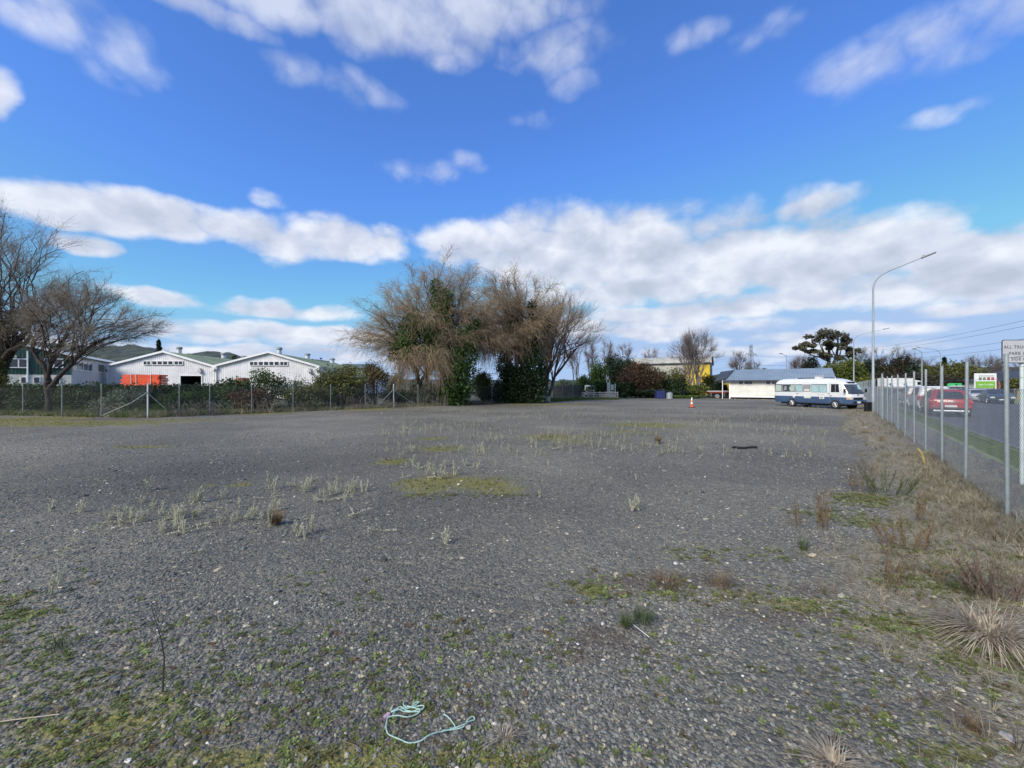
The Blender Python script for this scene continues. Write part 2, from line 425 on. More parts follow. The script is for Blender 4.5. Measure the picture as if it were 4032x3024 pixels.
LF['pink'] = leafmat('pink_blossom', [(.3, .12, .16), (.5, .22, .28), (.65, .35, .4)])
LF['orange'] = leafmat('orange_brown_twigs', [(.06, .045, .015), (.11, .08, .03), (.17, .13, .05)])

# ---------------------------------------------------------------- vegetation geometry
def leaf_cloud(rng, lobes, size, shell=.55, zmin=.03):
    """leaf-sized quads through the volume of lumpy lobes (cx,cy,cz, rx,ry,rz, n)"""
    PP = []; TT = []
    for (cx, cy, cz, rx, ry, rz, n) in lobes:
        n = int(n)
        d = rng.normal(size=(n, 3)); d /= np.linalg.norm(d, axis=1)[:, None] + 1e-9
        ph = rng.uniform(0, 6.28, 6)
        lump = 1 + .16 * np.sin(3.1 * d[:, 0] * 2 + ph[0]) * np.sin(5 * d[:, 1] + ph[1]) + .14 * np.sin(7 * d[:, 2] + 6 * d[:, 0] + ph[2]) * np.sin(8 * d[:, 1] + ph[3])
        r = (shell + (1.06 - shell) * rng.random(n) ** .8) * lump
        p = d * r[:, None] * np.array([rx, ry, rz]) + np.array([cx, cy, cz])
        t = rng.uniform(.25, .75) + .22 * np.sin(p[:, 0] * 2.1 / max(rx, .3) + ph[4]) * np.sin(p[:, 2] * 2.7 / max(rz, .3) + ph[5]) + rng.normal(0, .16, n)
        PP.append(p); TT.append(t)
    p = np.concatenate(PP); t = np.concatenate(TT)
    k = p[:, 2] > zmin; p = p[k]; t = t[k]; n = len(p)
    a = rng.normal(size=(n, 3)); a /= np.linalg.norm(a, axis=1)[:, None]
    b = np.cross(a, rng.normal(size=(n, 3))); b /= np.linalg.norm(b, axis=1)[:, None] + 1e-9
    s = size * rng.uniform(.45, 1.25, n)[:, None]
    a = a * s; b = b * s * .55
    V = np.stack([p - a, p - b, p + a, p + b], 1).reshape(-1, 3)
    V[:, 2] = np.maximum(V[:, 2], .006)
    F = np.arange(4 * n).reshape(-1, 4)
    return V, F, np.clip(t, 0, 1)
def lobes_for(rng, c, r, k, n, low=True):
    out = [(c[0], c[1], c[2], r[0] * .72, r[1] * .72, r[2] * .78, n * .25)]
    for i in range(k):
        d = rng.normal(size=3); d /= np.linalg.norm(d)
        f = rng.uniform(.42, .70); q = rng.uniform(.28, .52)
        out.append((c[0] + d[0] * r[0] * f, c[1] + d[1] * r[1] * f, c[2] + d[2] * r[2] * f, r[0] * q, r[1] * q, r[2] * q, n * .75 / k))
    return out
def frames(Pt):
    t = np.zeros_like(Pt)
    t[:, 1:-1] = Pt[:, 2:] - Pt[:, :-2]; t[:, 0] = Pt[:, 1] - Pt[:, 0]; t[:, -1] = Pt[:, -1] - Pt[:, -2]
    t /= np.linalg.norm(t, axis=2)[:, :, None] + 1e-9
    ref = np.where(np.abs(t[:, :1, 2:3]) > .9, np.array([1., 0, 0]), np.array([0, 0, 1.]))
    a = np.cross(t, np.broadcast_to(ref, t.shape)); a /= np.linalg.norm(a, axis=2)[:, :, None] + 1e-9
    return t, a, np.cross(t, a)
def np_tubes(Pt, Rd, sides):
    """Pt (m,n,3), Rd (m,n)"""
    m, n, _ = Pt.shape
    t, a, b = frames(Pt)
    th = np.arange(sides) * 2 * np.pi / sides
    V = Pt[:, :, None, :] + Rd[:, :, None, None] * (a[:, :, None, :] * np.cos(th)[None, None, :, None] + b[:, :, None, :] * np.sin(th)[None, None, :, None])
    idx = np.arange(m * n * sides).reshape(m, n, sides)
    i0 = idx[:, :-1]; i1 = idx[:, 1:]
    F = np.stack([i0, np.roll(i0, -1, 2), np.roll(i1, -1, 2), i1], -1).reshape(-1, 4)
    return V.reshape(-1, 3), F
def merge(parts):
    VV = []; FF = []; o = 0
    for V, F in parts: VV.append(V); FF.append(F + o); o += len(V)
    return np.concatenate(VV), np.concatenate(FF)
def grow(rng, base, stems, crown, n1=20, n2=12, n3=18, r0=.3, twig=1.4, droop=.5, up=.3, tr=.012, wob=.10, l2=.30, inner=.55, t1=(.35, 1.0), n4=0, lr=.40, br=.42, arch=.28, zlo=-.30):
    """stems: polylines of trunk points; crown: (centre, radii). returns (thick mesh), (twig mesh)"""
    c = np.array(crown[0], float); r = np.array(crown[1], float); base = np.array(base, float)
    thick = []; L1P = []; L1R = []
    ST = []
    for s in stems:
        s = np.array(s, float); n = 9
        tt = np.linspace(0, 1, n); seg = np.linspace(0, 1, len(s))
        q = np.stack([np.interp(tt, seg, s[:, k]) for k in range(3)], 1)
        q[1:-1, :2] += rng.normal(0, wob * .6, (n - 2, 2))
        rr = r0 * (1 - .62 * tt) / (len(stems) ** .35); rr[0] *= 1.35
        ST.append((q, rr)); V, F = np_tubes(q[None], rr[None], 9); thick.append((V, F))
    # limbs
    for i in range(n1):
        q, rr = ST[i % len(ST)]
        ts = rng.uniform(*t1); j = ts * (len(q) - 1); k = int(min(j, len(q) - 2)); f = j - k
        p0 = q[k] * (1 - f) + q[k + 1] * f; rs = rr[k] * (1 - f) + rr[k + 1] * f
        d = rng.normal(size=3); d[2] = abs(d[2]) * 1.25 + zlo; d /= np.linalg.norm(d)
        p3 = c + d * r * rng.uniform(.56, .90)
        Ld = np.linalg.norm(p3 - p0)
        out = p3 - p0; out[2] = 0
        p1 = p0 + np.array([0, 0, 1.]) * Ld * arch * (1 + up) + (out * .12 if arch > .2 else (p3 - p0) * .30)
        p2 = p3 - (p3 - c) * .10 + np.array([0, 0, .14 * Ld * (1 - droop)]) * (1 if arch > .2 else 0) - (p3 - p0) * (.12 if arch < .2 else 0)
        n = 8; u = np.linspace(0, 1, n)[:, None]
        L = (1 - u) ** 3 * p0 + 3 * (1 - u) ** 2 * u * p1 + 3 * (1 - u) * u * u * p2 + u ** 3 * p3
        L[1:-1] += rng.normal(0, wob, (n - 2, 3))
        L1P.append(L); L1R.append(rs * lr * (1 - .80 * u[:, 0]) + .004)
    L1P = np.array(L1P); L1R = np.array(L1R); thick.append(np_tubes(L1P, L1R, 6))
    # branches
    def sub(PP, RR, cnt, length, fr, outw, upw, dr, npt, rad_f, tmin, rnd=.55):
        m, n, _ = PP.shape
        i = np.repeat(np.arange(m), cnt); u = rng.uniform(tmin, 1, len(i)) * (n - 1); k = np.minimum(u.astype(int), n - 2); f = (u - k)[:, None]
        p0 = PP[i, k] * (1 - f) + PP[i, k + 1] * f
        tg = PP[i, k + 1] - PP[i, k]; tg /= np.linalg.norm(tg, axis=1)[:, None] + 1e-9
        rs = RR[i, k] * (1 - f[:, 0]) + RR[i, k + 1] * f[:, 0]
        ou = (p0 - c) / r; ou /= np.linalg.norm(ou, axis=1)[:, None] + 1e-9
        d = tg * fr + ou * outw + rng.normal(0, rnd, p0.shape); d[:, 2] += upw
        d /= np.linalg.norm(d, axis=1)[:, None] + 1e-9
        Ln = length * rng.uniform(.5, 1.25, len(i))
        s = np.linspace(0, 1, npt)[None, :, None]
        Q = p0[:, None] + d[:, None] * Ln[:, None, None] * s
        Q[:, :, 2] -= (dr * Ln[:, None] * s[:, :, 0] ** 2)
        Q[:, 1:] += rng.normal(0, .035, Q[:, 1:].shape) * Ln[:, None, None]
        RQ = (np.maximum(rs * rad_f, tr * .8))[:, None] * (1 - .65 * s[:, :, 0])
        return Q, RQ
    Rm = float(np.mean(r))
    B, BR = sub(L1P, L1R, n2, Rm * l2, .7, .55, up, droop * .4, 6, br, .25)
    thick.append(np_tubes(B, BR, 4))
    T, TR = sub(B, BR, n3, twig, .5, .5, up, droop, 4, .35, .08, .75)
    TR = np.minimum(TR, tr) * np.ones_like(TR); TR[:, -1] = tr * .45
    tw = [np_tubes(T, TR, 3)]; nf = [len(tw[0][1])]
    if n4:
        T2, TR2 = sub(T, TR, n4, twig * .55, .6, .3, up * .6, droop * 1.5, 3, .8, .2)
        TR2[:] = tr * .62
        tw.append(np_tubes(T2, TR2, 3))
    V, F = merge(tw)
    per = 3 * (4 - 1)
    m = len(T); tone = np.repeat(np.clip(.5 + .3 * np.sin(T[:, 0, 0] * .9 + 1) * np.sin(T[:, 0, 2] * 1.1) + rng.normal(0, .2, m), 0, 1), per)
    if n4:
        m2 = len(T2); tone = np.concatenate([tone, np.repeat(np.clip(.5 + .3 * np.sin(T2[:, 0, 0] * .9 + 1) * np.sin(T2[:, 0, 2] * 1.1) + rng.normal(0, .2, m2), 0, 1), 6)])
    return merge(thick), (V, F, tone), L1P
def bare_tree(seed, name, px, z, top, wpx, label, cat='tree', group=None, tm='grey', bark='bark', crown_low=None, lean=0, stems=1, **k):
    rng = np.random.default_rng(seed)
    base = P(px, z); ht = H(top, z); w = wpx * z / FPX
    lo = crown_low if crown_low is not None else ht * .22
    c = (lean, 0, (ht + lo) / 2); r = (w / 2, w / 2 * .9, (ht - lo) / 2)
    root = empty(name, base, 0, label=label, cat=cat, group=group)
    st = []
    for i in range(stems):
        a = 6.28 * i / stems + .6; s = w * .05 if stems > 1 else 0
        st.append([(math.cos(a) * s, math.sin(a) * s, -.05), (lean * .25 + math.cos(a) * s * 2, math.sin(a) * s * 2, ht * .22), (lean * .5 + math.cos(a) * s * 4, math.sin(a) * s * 4, ht * .62)])
    th, tw, limbs = grow(rng, (0, 0, 0), st, (c, r), **k)
    np_mesh('trunk', th[0], th[1], M[bark], root, smooth=True)
    np_mesh('crown', tw[0], tw[1], TW[tm], root, tone=tw[2])
    return root, limbs
def bush(seed, name, px, z, top, wpx, label, leaf='hedge', cat='bush', group=None, n=2600, size=.12, k=7, low=0.0, depth=.8, trunk=True, shell=.5):
    rng = np.random.default_rng(seed)
    ht = H(top, z); w = wpx * z / FPX
    root = empty(name, P(px, z), 0, label=label, cat=cat, group=group)
    c = (0, 0, (ht + low) / 2); r = (w / 2, w / 2 * depth, (ht - low) / 2 * 1.02)
    lob = lobes_for(rng, c, r, k, n)
    V, F, T = leaf_cloud(rng, lob, size, shell)
    np_mesh('foliage', V, F, LF[leaf], root, tone=T)
    if trunk:
        mb = MB()
        for i in range(5):
            a = rng.uniform(0, 6.28); e = rng.uniform(.25, .6)
            mb.tube([(rng.normal(0, .05 * w), rng.normal(0, .05 * w), -.03), (math.cos(a) * e * r[0] * .4, math.sin(a) * e * r[1] * .4, ht * .4), (math.cos(a) * e * r[0], math.sin(a) * e * r[1], ht * .8)],
                    [.022 * ht ** .6 + .01, .016 * ht ** .6 + .006, .005], 5)
        mb.build('stem', M['bark_dark'], root)
    return root

# ================================================================ LAYOUT
# street side fence: passes through A, runs along DV; NV points from the lot to the street
A0 = Vector((7.06, 5.79, 0)); DV = Vector((.629, .7774, 0)).normalized(); NV = Vector((DV.y, -DV.x, 0))
def S(s, d, h=0.0): return A0 + DV * s + NV * d + Vector((0, 0, h))
YAW = math.atan2(DV.y, DV.x)
# lot boundary at the back (vegetation side)
FL = [P(-700, 27.5), P(90, 25.2), P(582, 23.3), P(1550, 34.4), P(1999, 42.9), P(2107, 47.7), P(2293, 57)]
def on_fence(px):
    """ground point of the back fence seen in column px"""
    u = (px - 2016) / FPX
    for a, b in zip(FL[:-1], FL[1:]):
        ua = a.x / a.y; ub = b.x / b.y
        if ua - 1e-6 <= u <= ub + 1e-6:
            den = (b.x - a.x) - u * (b.y - a.y)
            t = (u * a.y - a.x) / den
            return a.lerp(b, t)
    return FL[-1].copy()

# ---------------------------------------------------------------- ground patches (moss, dry litter, bare soil)
def ell(px, py, w, h, s=1.0):
    c = G(px, py); z1 = EYE * FPX / (py - h / 2 - HOR); z0 = EYE * FPX / (py + h / 2 - HOR)
    return (c.x, (z0 + z1) / 2, w / 2 * c.y / FPX, (z1 - z0) / 2, s)
MOSS = [ell(*a) for a in [
    (1700, 1905, 240, 62, 1.0), (1930, 1915, 260, 56, .95), (1830, 1900, 420, 70, .7), (1545, 1815, 140, 26, .9), (1735, 1765, 170, 22, .9),
    (1700, 1726, 130, 12, .8), (2170, 1720, 190, 24, .9), (2260, 1738, 170, 14, .6), (2560, 1674, 330, 20, .8), (2480, 1700, 260, 16, .5),
    (560, 1758, 190, 12, .9), (950, 1904, 90, 18, .7), (820, 1910, 60, 16, .6), (250, 1668, 760, 22, 1.0), (60, 1655, 400, 30, .9), (700, 1655, 500, 12, .6),
    (1000, 1628, 330, 10, .8), (1420, 1612, 260, 10, .8), (2130, 1592, 420, 10, .5),
    (40, 2360, 140, 60, .8), (90, 2415, 200, 40, .9), (50, 2460, 130, 60, .7), (2300, 2310, 260, 50, .45), (2760, 2340, 500, 70, .45), (3170, 2380, 500, 70, .5),
    (500, 2850, 900, 130, .62), (250, 2950, 700, 130, .55), (900, 2980, 600, 120, .75), (1400, 2990, 700, 110, .85), (1900, 2980, 500, 110, .8),
    (3700, 2480, 500, 90, .8), (3880, 2600, 380, 110, .8), (3500, 2440, 400, 60, .5), (3450, 1970, 300, 50, .6), (3360, 1950, 240, 40, .6),
    (150, 2860, 500, 130, .6), (1050, 2700, 500, 60, .3), (620, 2750, 500, 80, .4), (2850, 2180, 500, 60, .28), (3300, 2030, 300, 60, .3),
    (3620, 2160, 240, 50, .5), (3950, 2190, 160, 40, .6), (3350, 2830, 420, 80, .4), (3650, 2300, 420, 70, .6), (3800, 2250, 300, 50, .5), (3480, 2060, 300, 36, .5), (3750, 2950, 420, 120, .5)]]
SOIL = [ell(*a) for a in [
    (2350, 2510, 260, 90, .9), (2360, 2560, 420, 120, .6), (250, 1652, 700, 16, .9), (1450, 1607, 400, 8, .9), (2000, 1596, 500, 10, 1.0), (2250, 1590, 200, 9, 1.0),
    (2600, 2290, 560, 70, .8), (2900, 2350, 500, 60, .5), (3300, 2330, 400, 80, .6), (1180, 2860, 400, 90, .5), (1500, 2920, 500, 90, .5), (700, 2900, 500, 90, .5),
    (3150, 2420, 700, 90, .7), (2780, 1650, 900, 22, .5), (2640, 1625, 400, 12, .5), (2900, 2900, 500, 60, .3), (500, 2620, 500, 90, .35),
    (3700, 2760, 400, 120, .5), (3950, 2900, 300, 200, .5), (800, 2060, 420, 60, .3)]]
DAMP = [ell(*a) for a in [(600, 1930, 1900, 330, 1.0), (1900, 2010, 1500, 180, .8), (2500, 1900, 900, 150, .6), (600, 2230, 900, 120, .4)]]
def field_of(blobs, X, Z):
    v = np.zeros_like(X)
    for (cx, cz, rx, rz, s) in blobs:
        q = ((X - cx) / rx) ** 2 + ((Z - cz) / rz) ** 2
        v = np.maximum(v, s * np.exp(-q * .9))
    return v
def wob_(X, Z, k, s=0.0):
    return (np.sin(X * k + 1.3 + s) * np.sin(Z * k * 1.13 + .4 + s) + .6 * np.sin(X * k * 2.3 + Z * k * 1.1 + 2 + s) * np.sin(Z * k * 2.7 - X * k * .7 + s)
            + .35 * np.sin(X * k * 5.1 - Z * k * 3.3 + s) * np.sin(Z * k * 5.9 + X * k * 2.2 + 1 + s)) / 1.5
def dry_strip(X, Z):
    d = (X - A0.x) * NV.x + (Z - A0.y) * NV.y
    edge = -1.45 + .34 * wob_(X, Z, 1.9) + .25 * wob_(X, Z, 5.3, 2)
    edge = edge - .9 * np.exp(-((Z - 3.9) / 1.1) ** 2) - .5 * np.clip((Z - 12) / 6, 0, 1)
    v = np.clip((d - edge) / .75, 0, 1)
    return v, d
def fields(X, Z):
    m = field_of(MOSS, X, Z); so = field_of(SOIL, X, Z)
    n = wob_(X, Z, 4.1); n2 = wob_(X, Z, 9.3, 3)
    near = np.clip((9 - Z) / 6, 0, 1)
    m = np.clip((m + (.22 * n + .20 * n2) * np.clip(m * 3, 0, 1)) , 0, 1)
    so = np.clip(so + .25 * n2 * np.clip(so * 3, 0, 1), 0, 1)
    dr, d = dry_strip(X, Z)
    return m, so, dr, d

def build_lot():
    # rows get coarser with distance, as far as a patch can still be told apart
    zs = [-4.0]
    while zs[-1] < 68: zs.append(zs[-1] + max(.05, (abs(zs[-1]) - 1) * .019))
    zs = np.array(zs); us = np.linspace(-1.0, 1.0, 280)
    Zg = np.repeat(zs[:, None], len(us), 1)
    Xg = us[None, :] * (zs[:, None].clip(0) * 1.45 + 7.5)
    V = np.stack([Xg.ravel(), Zg.ravel(), np.zeros(Xg.size)], 1)
    m, so, dr, d = fields(V[:, 0], V[:, 1])
    flat = np.clip((-d - .6) / 1.0, 0, 1) * np.clip((17 - V[:, 1]) / 5, 0, 1)
    V[:, 2] = flat * (.014 * wob_(V[:, 0], V[:, 1], 1.1) + .006 * wob_(V[:, 0], V[:, 1], 4.3, 1) - .012)
    nz, nu = len(zs), len(us)
    idx = np.arange(nz * nu).reshape(nz, nu)
    F = np.stack([idx[:-1, :-1], idx[:-1, 1:], idx[1:, 1:], idx[1:, :-1]], -1).reshape(-1, 4)
    mt = bpy.data.materials.new('crushed_gravel'); mt.use_nodes = True
    nt = mt.node_tree; N = nt.nodes; L = nt.links; b = N['Principled BSDF']; b.inputs['Roughness'].default_value = .8
    b.inputs['Specular IOR Level'].default_value = .35
    tc = N.new('ShaderNodeTexCoord'); ob = tc.outputs['Object']
    def vor(scale, feat='F1', out='Color'):
        n = N.new('ShaderNodeTexVoronoi'); n.inputs['Scale'].default_value = scale; n.feature = feat
        mp = N.new('ShaderNodeMapping'); mp.inputs['Scale'].default_value = (1, 1, .0); L.new(ob, mp.inputs[0])
        L.new(mp.outputs[0], n.inputs['Vector']); return n
    def noi(scale, det=6, r=.6):
        n = N.new('ShaderNodeTexNoise'); n.inputs['Scale'].default_value = scale; n.inputs['Detail'].default_value = det
        n.inputs['Roughness'].default_value = r; L.new(ob, n.inputs['Vector']); return n.outputs['Fac']
    def ramp(src, stops):
        r = N.new('ShaderNodeValToRGB'); L.new(src, r.inputs[0]); e = r.color_ramp.elements
        for i, (p, c) in enumerate(stops):
            el = e[0] if i == 0 else (e[-1] if i == len(stops) - 1 else e.new(p))
            el.position = p; el.color = (*c, 1)
        return r.outputs[0]
    def mix(f, a, c, blend='MIX'):
        n = N.new('ShaderNodeMix'); n.data_type = 'RGBA'; n.blend_type = blend
        if isinstance(f, float): n.inputs[0].default_value = f
        else: L.new(f, n.inputs[0])
        for i, v in ((6, a), (7, c)):
            if isinstance(v, tuple): n.inputs[i].default_value = (*v, 1)
            else: L.new(v, n.inputs[i])
        return n.outputs[2]
    def mth(op, a, b_, cl=False):
        n = N.new('ShaderNodeMath'); n.operation = op; n.use_clamp = cl
        for i, v in enumerate((a, b_)):
            if isinstance(v, (int, float)): n.inputs[i].default_value = v
            else: L.new(v, n.inputs[i])
        return n.outputs[0]
    v1 = vor(55); v2 = vor(24); v3 = vor(30)
    sx = N.new('ShaderNodeSeparateColor'); L.new(v1.outputs['Color'], sx.inputs[0])
    sx2 = N.new('ShaderNodeSeparateColor'); L.new(v2.outputs['Color'], sx2.inputs[0])
    sx3 = N.new('ShaderNodeSeparateColor'); L.new(v3.outputs['Color'], sx3.inputs[0])
    stone = ramp(sx.outputs[0], [(0, (.060, .066, .074)), (.35, (.095, .103, .112)), (.7, (.135, .143, .15)), (.9, (.18, .18, .175)), (1, (.27, .25, .215))])
    stone2 = ramp(sx2.outputs[1], [(0, (.055, .060, .068)), (.5, (.10, .108, .118)), (.88, (.15, .157, .16)), (1, (.26, .245, .21))])
    c = mix(.45, stone, stone2)
    gap = ramp(v1.outputs['Distance'], [(.22, (1, 1, 1)), (.60, (.38, .38, .38))])
    c = mix(.5, c, gap, 'MULTIPLY')
    c = mix(mth('GREATER_THAN', sx3.outputs[0], .997), c, (.40, .38, .34))
    # broad tone: fines, damp, wheel tracks
    big = ramp(noi(.16, 5), [(.36, (.70, .70, .71)), (.5, (.95, .95, .95)), (.62, (1.25, 1.23, 1.19))])
    c = mix(1.0, c, big, 'MULTIPLY'); c = mix(1.0, c, (2.0, 1.76, 1.32), 'MULTIPLY')
    brown = ramp(noi(.35, 7, .7), [(.5, (0, 0, 0)), (.72, (1, 1, 1))])
    c = mix(mth('MULTIPLY', brown, .50), c, (.165, .15, .11))
    # specks of lichen green scattered everywhere
    gs = ramp(noi(3.2, 8, .75), [(.56, (0, 0, 0)), (.68, (1, 1, 1))])
    c = mix(mth('MULTIPLY', gs, .30), c, (.105, .115, .055))
    def attr(n):
        a = N.new('ShaderNodeAttribute'); a.attribute_name = n; return a.outputs['Fac']
    c = mix(attr('damp'), c, (.74, .74, .75), 'MULTIPLY')
    nb = noi(14, 7, .7); nc = noi(38, 5, .7)
    def masked(a, k, src):
        return mth('MULTIPLY', mth('SUBTRACT', mth('ADD', attr(a), mth('MULTIPLY', mth('SUBTRACT', src, .5), k)), .20), 2.6, True)
    soilc = ramp(nc, [(.3, (.060, .045, .032)), (.5, (.11, .085, .062)), (.7, (.18, .145, .11))])
    c = mix(mth('MULTIPLY', masked('soil', 1.2, nb), .75), c, soilc)
    mossc = ramp(nc, [(.3, (.10, .092, .024)), (.5, (.20, .18, .042)), (.68, (.31, .28, .075))])
    c = mix(mth('MULTIPLY', masked('moss', 1.4, nb), .85), c, mossc)
    dryc = ramp(noi(24, 8, .75), [(.3, (.095, .077, .051)), (.48, (.22, .19, .125)), (.62, (.37, .33, .235)), (.75, (.52, .47, .35))])
    c = mix(mth('MULTIPLY', masked('dry', 1.3, nb), .92), c, dryc)
    L.new(c, b.inputs['Base Color'])
    hgt = mth('ADD', mth('MULTIPLY', v1.outputs['Distance'], -.6), mth('MULTIPLY', v2.outputs['Distance'], -.9))
    hgt = mth('ADD', hgt, mth('MULTIPLY', noi(90, 4), .5))
    bp = N.new('ShaderNodeBump'); bp.inputs['Strength'].default_value = .9; bp.inputs['Distance'].default_value = .018
    L.new(hgt, bp.inputs['Height']); L.new(bp.outputs[0], b.inputs['Normal'])
    o = np_mesh('gravel_lot', V, F, mt, smooth=True)
    dm = np.clip(field_of(DAMP, V[:, 0], V[:, 1]) + .2 * wob_(V[:, 0], V[:, 1], .9) * field_of(DAMP, V[:, 0], V[:, 1]), 0, 1)
    for nm, arr in (('moss', m), ('soil', so), ('dry', dr), ('damp', dm)):
        a = o.data.attributes.new(nm, 'FLOAT', 'POINT'); a.data.foreach_set('value', arr.astype(np.float32))
    tag(o, kind='structure')
build_lot()

def sheet(name, poly, z, m):
    me = bpy.data.meshes.new(name)
    me.from_pydata([(p[0], p[1], z) for p in poly], [], [list(range(len(poly)))])
    me.materials.append(m)
    bm = bmesh.new(); bm.from_mesh(me); bmesh.ops.recalc_face_normals(bm, faces=bm.faces)
    if bm.faces[:] and bm.faces[:][0].normal.z < 0: bmesh.ops.reverse_faces(bm, faces=bm.faces)
    bmesh.ops.triangulate(bm, faces=bm.faces); bm.to_mesh(me); bm.free()
    return tag(link(name, me), kind='structure')
sheet('ground', [(-4000, -300), (4000, -300), (4000, 4500), (-4000, 4500)], -.05, M['field'])
far = [P(2293, 57.5), P(2600, 59), P(2870, 60), P(3300, 63)] + [S(74, -.4), S(90, -.4)]
sheet('field', [p[:2] for p in FL] + [p[:2] for p in far] + [(120, 200), (-160, 200), (-90, 40)], .006, M['field'])
gravel_v = mat('verge_gravel', (.115, .108, .098), .9, 0, .3, 14, .8, 60, dirt=.35)
sheet('footpath', [S(-12, .28)[:2], S(150, .28)[:2], S(150, 1.25)[:2], S(-12, 1.25)[:2]], .004, gravel_v)
sheet('grass_verge', [S(-12, 1.1)[:2], S(150, 1.1)[:2], S(150, 2.14)[:2], S(-12, 2.14)[:2]], .010, M['verge'])
sheet('road', [S(-12, 2.28)[:2], S(320, 2.28)[:2], S(320, 11.9)[:2], S(-12, 11.9)[:2]], .006, M['asphalt'])
sheet('far_verge', [S(-12, 12.06)[:2], S(320, 12.06)[:2], S(320, 19)[:2], S(-12, 19)[:2]], .010, M['verge'])
for d0 in (2.14, 11.9):
    mb = MB(); M4 = Matrix.Translation(S(-12, d0)) @ Matrix.Rotation(YAW, 4, 'Z')
    mb.box(0, 330, -.15, 0, -.03, .03, 0, M4)
    tag(mb.build('kerb', M['kerb']), kind='structure')

# ---------------------------------------------------------------- hills far behind the sheds
def hills():
    prof = [(-900, 1365), (-400, 1348), (0, 1346), (60, 1343), (200, 1350), (325, 1362), (400, 1366), (450, 1360), (520, 1360), (590, 1368), (650, 1384), (720, 1396), (790, 1386), (840, 1382),
            (900, 1391), (950, 1402), (1060, 1420), (1150, 1425), (1230, 1412), (1300, 1425), (1420, 1450), (1600, 1492), (2100, 1498), (2600, 1490), (3000, 1463), (3200, 1458), (3500, 1440), (4400, 1450), (5600, 1470)]
    rng = np.random.default_rng(3)
    n = 520; xs = np.linspace(-900, 5600, n); top = np.interp(xs, [p[0] for p in prof], [p[1] for p in prof])
    top += rng.normal(0, .8, n) + 1.6 * np.sin(xs / 23) * np.sin(xs / 9.1)
    rows = 12; V = []
    for j in range(rows):
        f = j / (rows - 1); z = 900 + 700 * f
        for x, t in zip(xs, top):
            p = P(x, z); h = H(t, 1600) * (f ** .7)
            V.append((p.x, p.y, max(0, h) * (1 + .05 * math.sin(x / 31 + j)) if j < rows - 1 else h))
    V += [(v[0] * 1.3, v[1] * 1.3, -1) for v in V[-n:]]
    idx = np.arange(len(V)).reshape(-1, n)
    F = np.stack([idx[:-1, :-1], idx[:-1, 1:], idx[1:, 1:], idx[1:, :-1]], -1).reshape(-1, 4)
    tag(np_mesh('hills', np.array(V), F, M['hill'], smooth=True), kind='structure')
hills()

# ---------------------------------------------------------------- wire mesh fences
def mesh_wires(name, a, b, h0, h1, pitch, r, m, parent):
    """chain link between two ground points: two families of straight diagonals"""
    a = Vector(a); b = Vector(b); Lh = (b - a).length; ux = (b - a).normalized(); nn = Vector((ux.y, -ux.x, 0))
    hh = h1 - h0
    s0 = np.arange(-hh, Lh, pitch)
    P0 = []; P1 = []
    for sg in (1, -1):
        sa = s0.copy(); za = np.full_like(sa, h0 if sg > 0 else h1); sb = sa + hh; zb = np.full_like(sa, h1 if sg > 0 else h0)
        k = sa < 0; za[k] += sg * (-sa[k]); sa[k] = 0
        k = sb > Lh; zb[k] -= sg * (sb[k] - Lh); sb[k] = Lh
        P0.append(np.stack([sa, za], 1)); P1.append(np.stack([sb, zb], 1))
    p0 = np.concatenate(P0); p1 = np.concatenate(P1)
    def w(q):
        return np.array(a)[None] + np.array(ux)[None] * q[:, :1] + np.array([0, 0, 1.])[None] * q[:, 1:2]
    Pt = np.stack([w(p0), w(p1)], 1)
    V, F = np_tubes(Pt, np.full(Pt.shape[:2], r), 3)
    return V, F
def post_mesh(h, r, m, cap=True):
    mb = MB(); mb.tube([(0, 0, -.15), (0, 0, h)], r, 10)
    if cap: mb.tube([(0, 0, h), (0, 0, h + .012), (0, 0, h + .022)], [r * 1.12, r * 1.1, r * .5], 10)
    return mb

# street fence
sf = empty('chain_link_fence', S(0, 0), 0, label='tall chain-link fence with three barbed wires along the street side of the lot', cat='fence')
inv = Matrix.Translation(-S(0, 0))
post = post_mesh(2.285, .026, 0).build('post', M['galv'], sf, smooth=True)
post_s = [-2.3, 0.0]
obs = [3802, 3709.5, 3645, 3600, 3564, 3536.5, 3512, 3495, 3479, 3466]
def s_of(px):
    u = (px - 2016) / FPX
    return (u * A0.y - A0.x) / (DV.x - u * DV.y)
post_s += [s_of(p) for p in obs]
while post_s[-1] < 100: post_s.append(post_s[-1] + 2.42)
for i, s in enumerate(post_s):
    if i == 0: o = post
    else: o = post.copy(); COL.objects.link(o); o.parent = sf
    o.location = DV * s; o.rotation_euler = (random.Random(i).uniform(-.006, .006), random.Random(i + 50).uniform(-.006, .006), 0)
V, F = mesh_wires('mesh', NV * .045 - DV * 4.5, DV * 105 + NV * .045, .03, 1.80, .066, .0016, M['wire'], sf)
np_mesh('wire_mesh', V, F, M['wire'], sf)
def strand(name, h, parent, org, pts_s, dirv, off, r, m, sag=.012):
    mb = MB(); pts = []
    for a, b in zip(pts_s[:-1], pts_s[1:]):
        for k in range(5):
            f = k / 5; pts.append(org + dirv * (a + (b - a) * f) + off + Vector((0, 0, h - sag * 4 * f * (1 - f))))
    mb.tube(pts, r, 3, False); return mb.build(name, m, parent, recalc=False)
for h in (1.80, 1.96, 2.11, 2.25, .95, .06):
    strand('strand' if h > 1.9 else 'tension_wire', h, sf, Vector((0, 0, 0)), [-4.5] + post_s, DV, NV * .038, .0035, M['wire'])
brace = MB()     # the taller braced post
brace.tube([DV * s_of(3482.5) - NV * .09, DV * s_of(3482.5) - NV * .09 + Vector((0, 0, 2.5))], .042, 10)
brace.build('straining_post', M['galv'], sf, smooth=True)

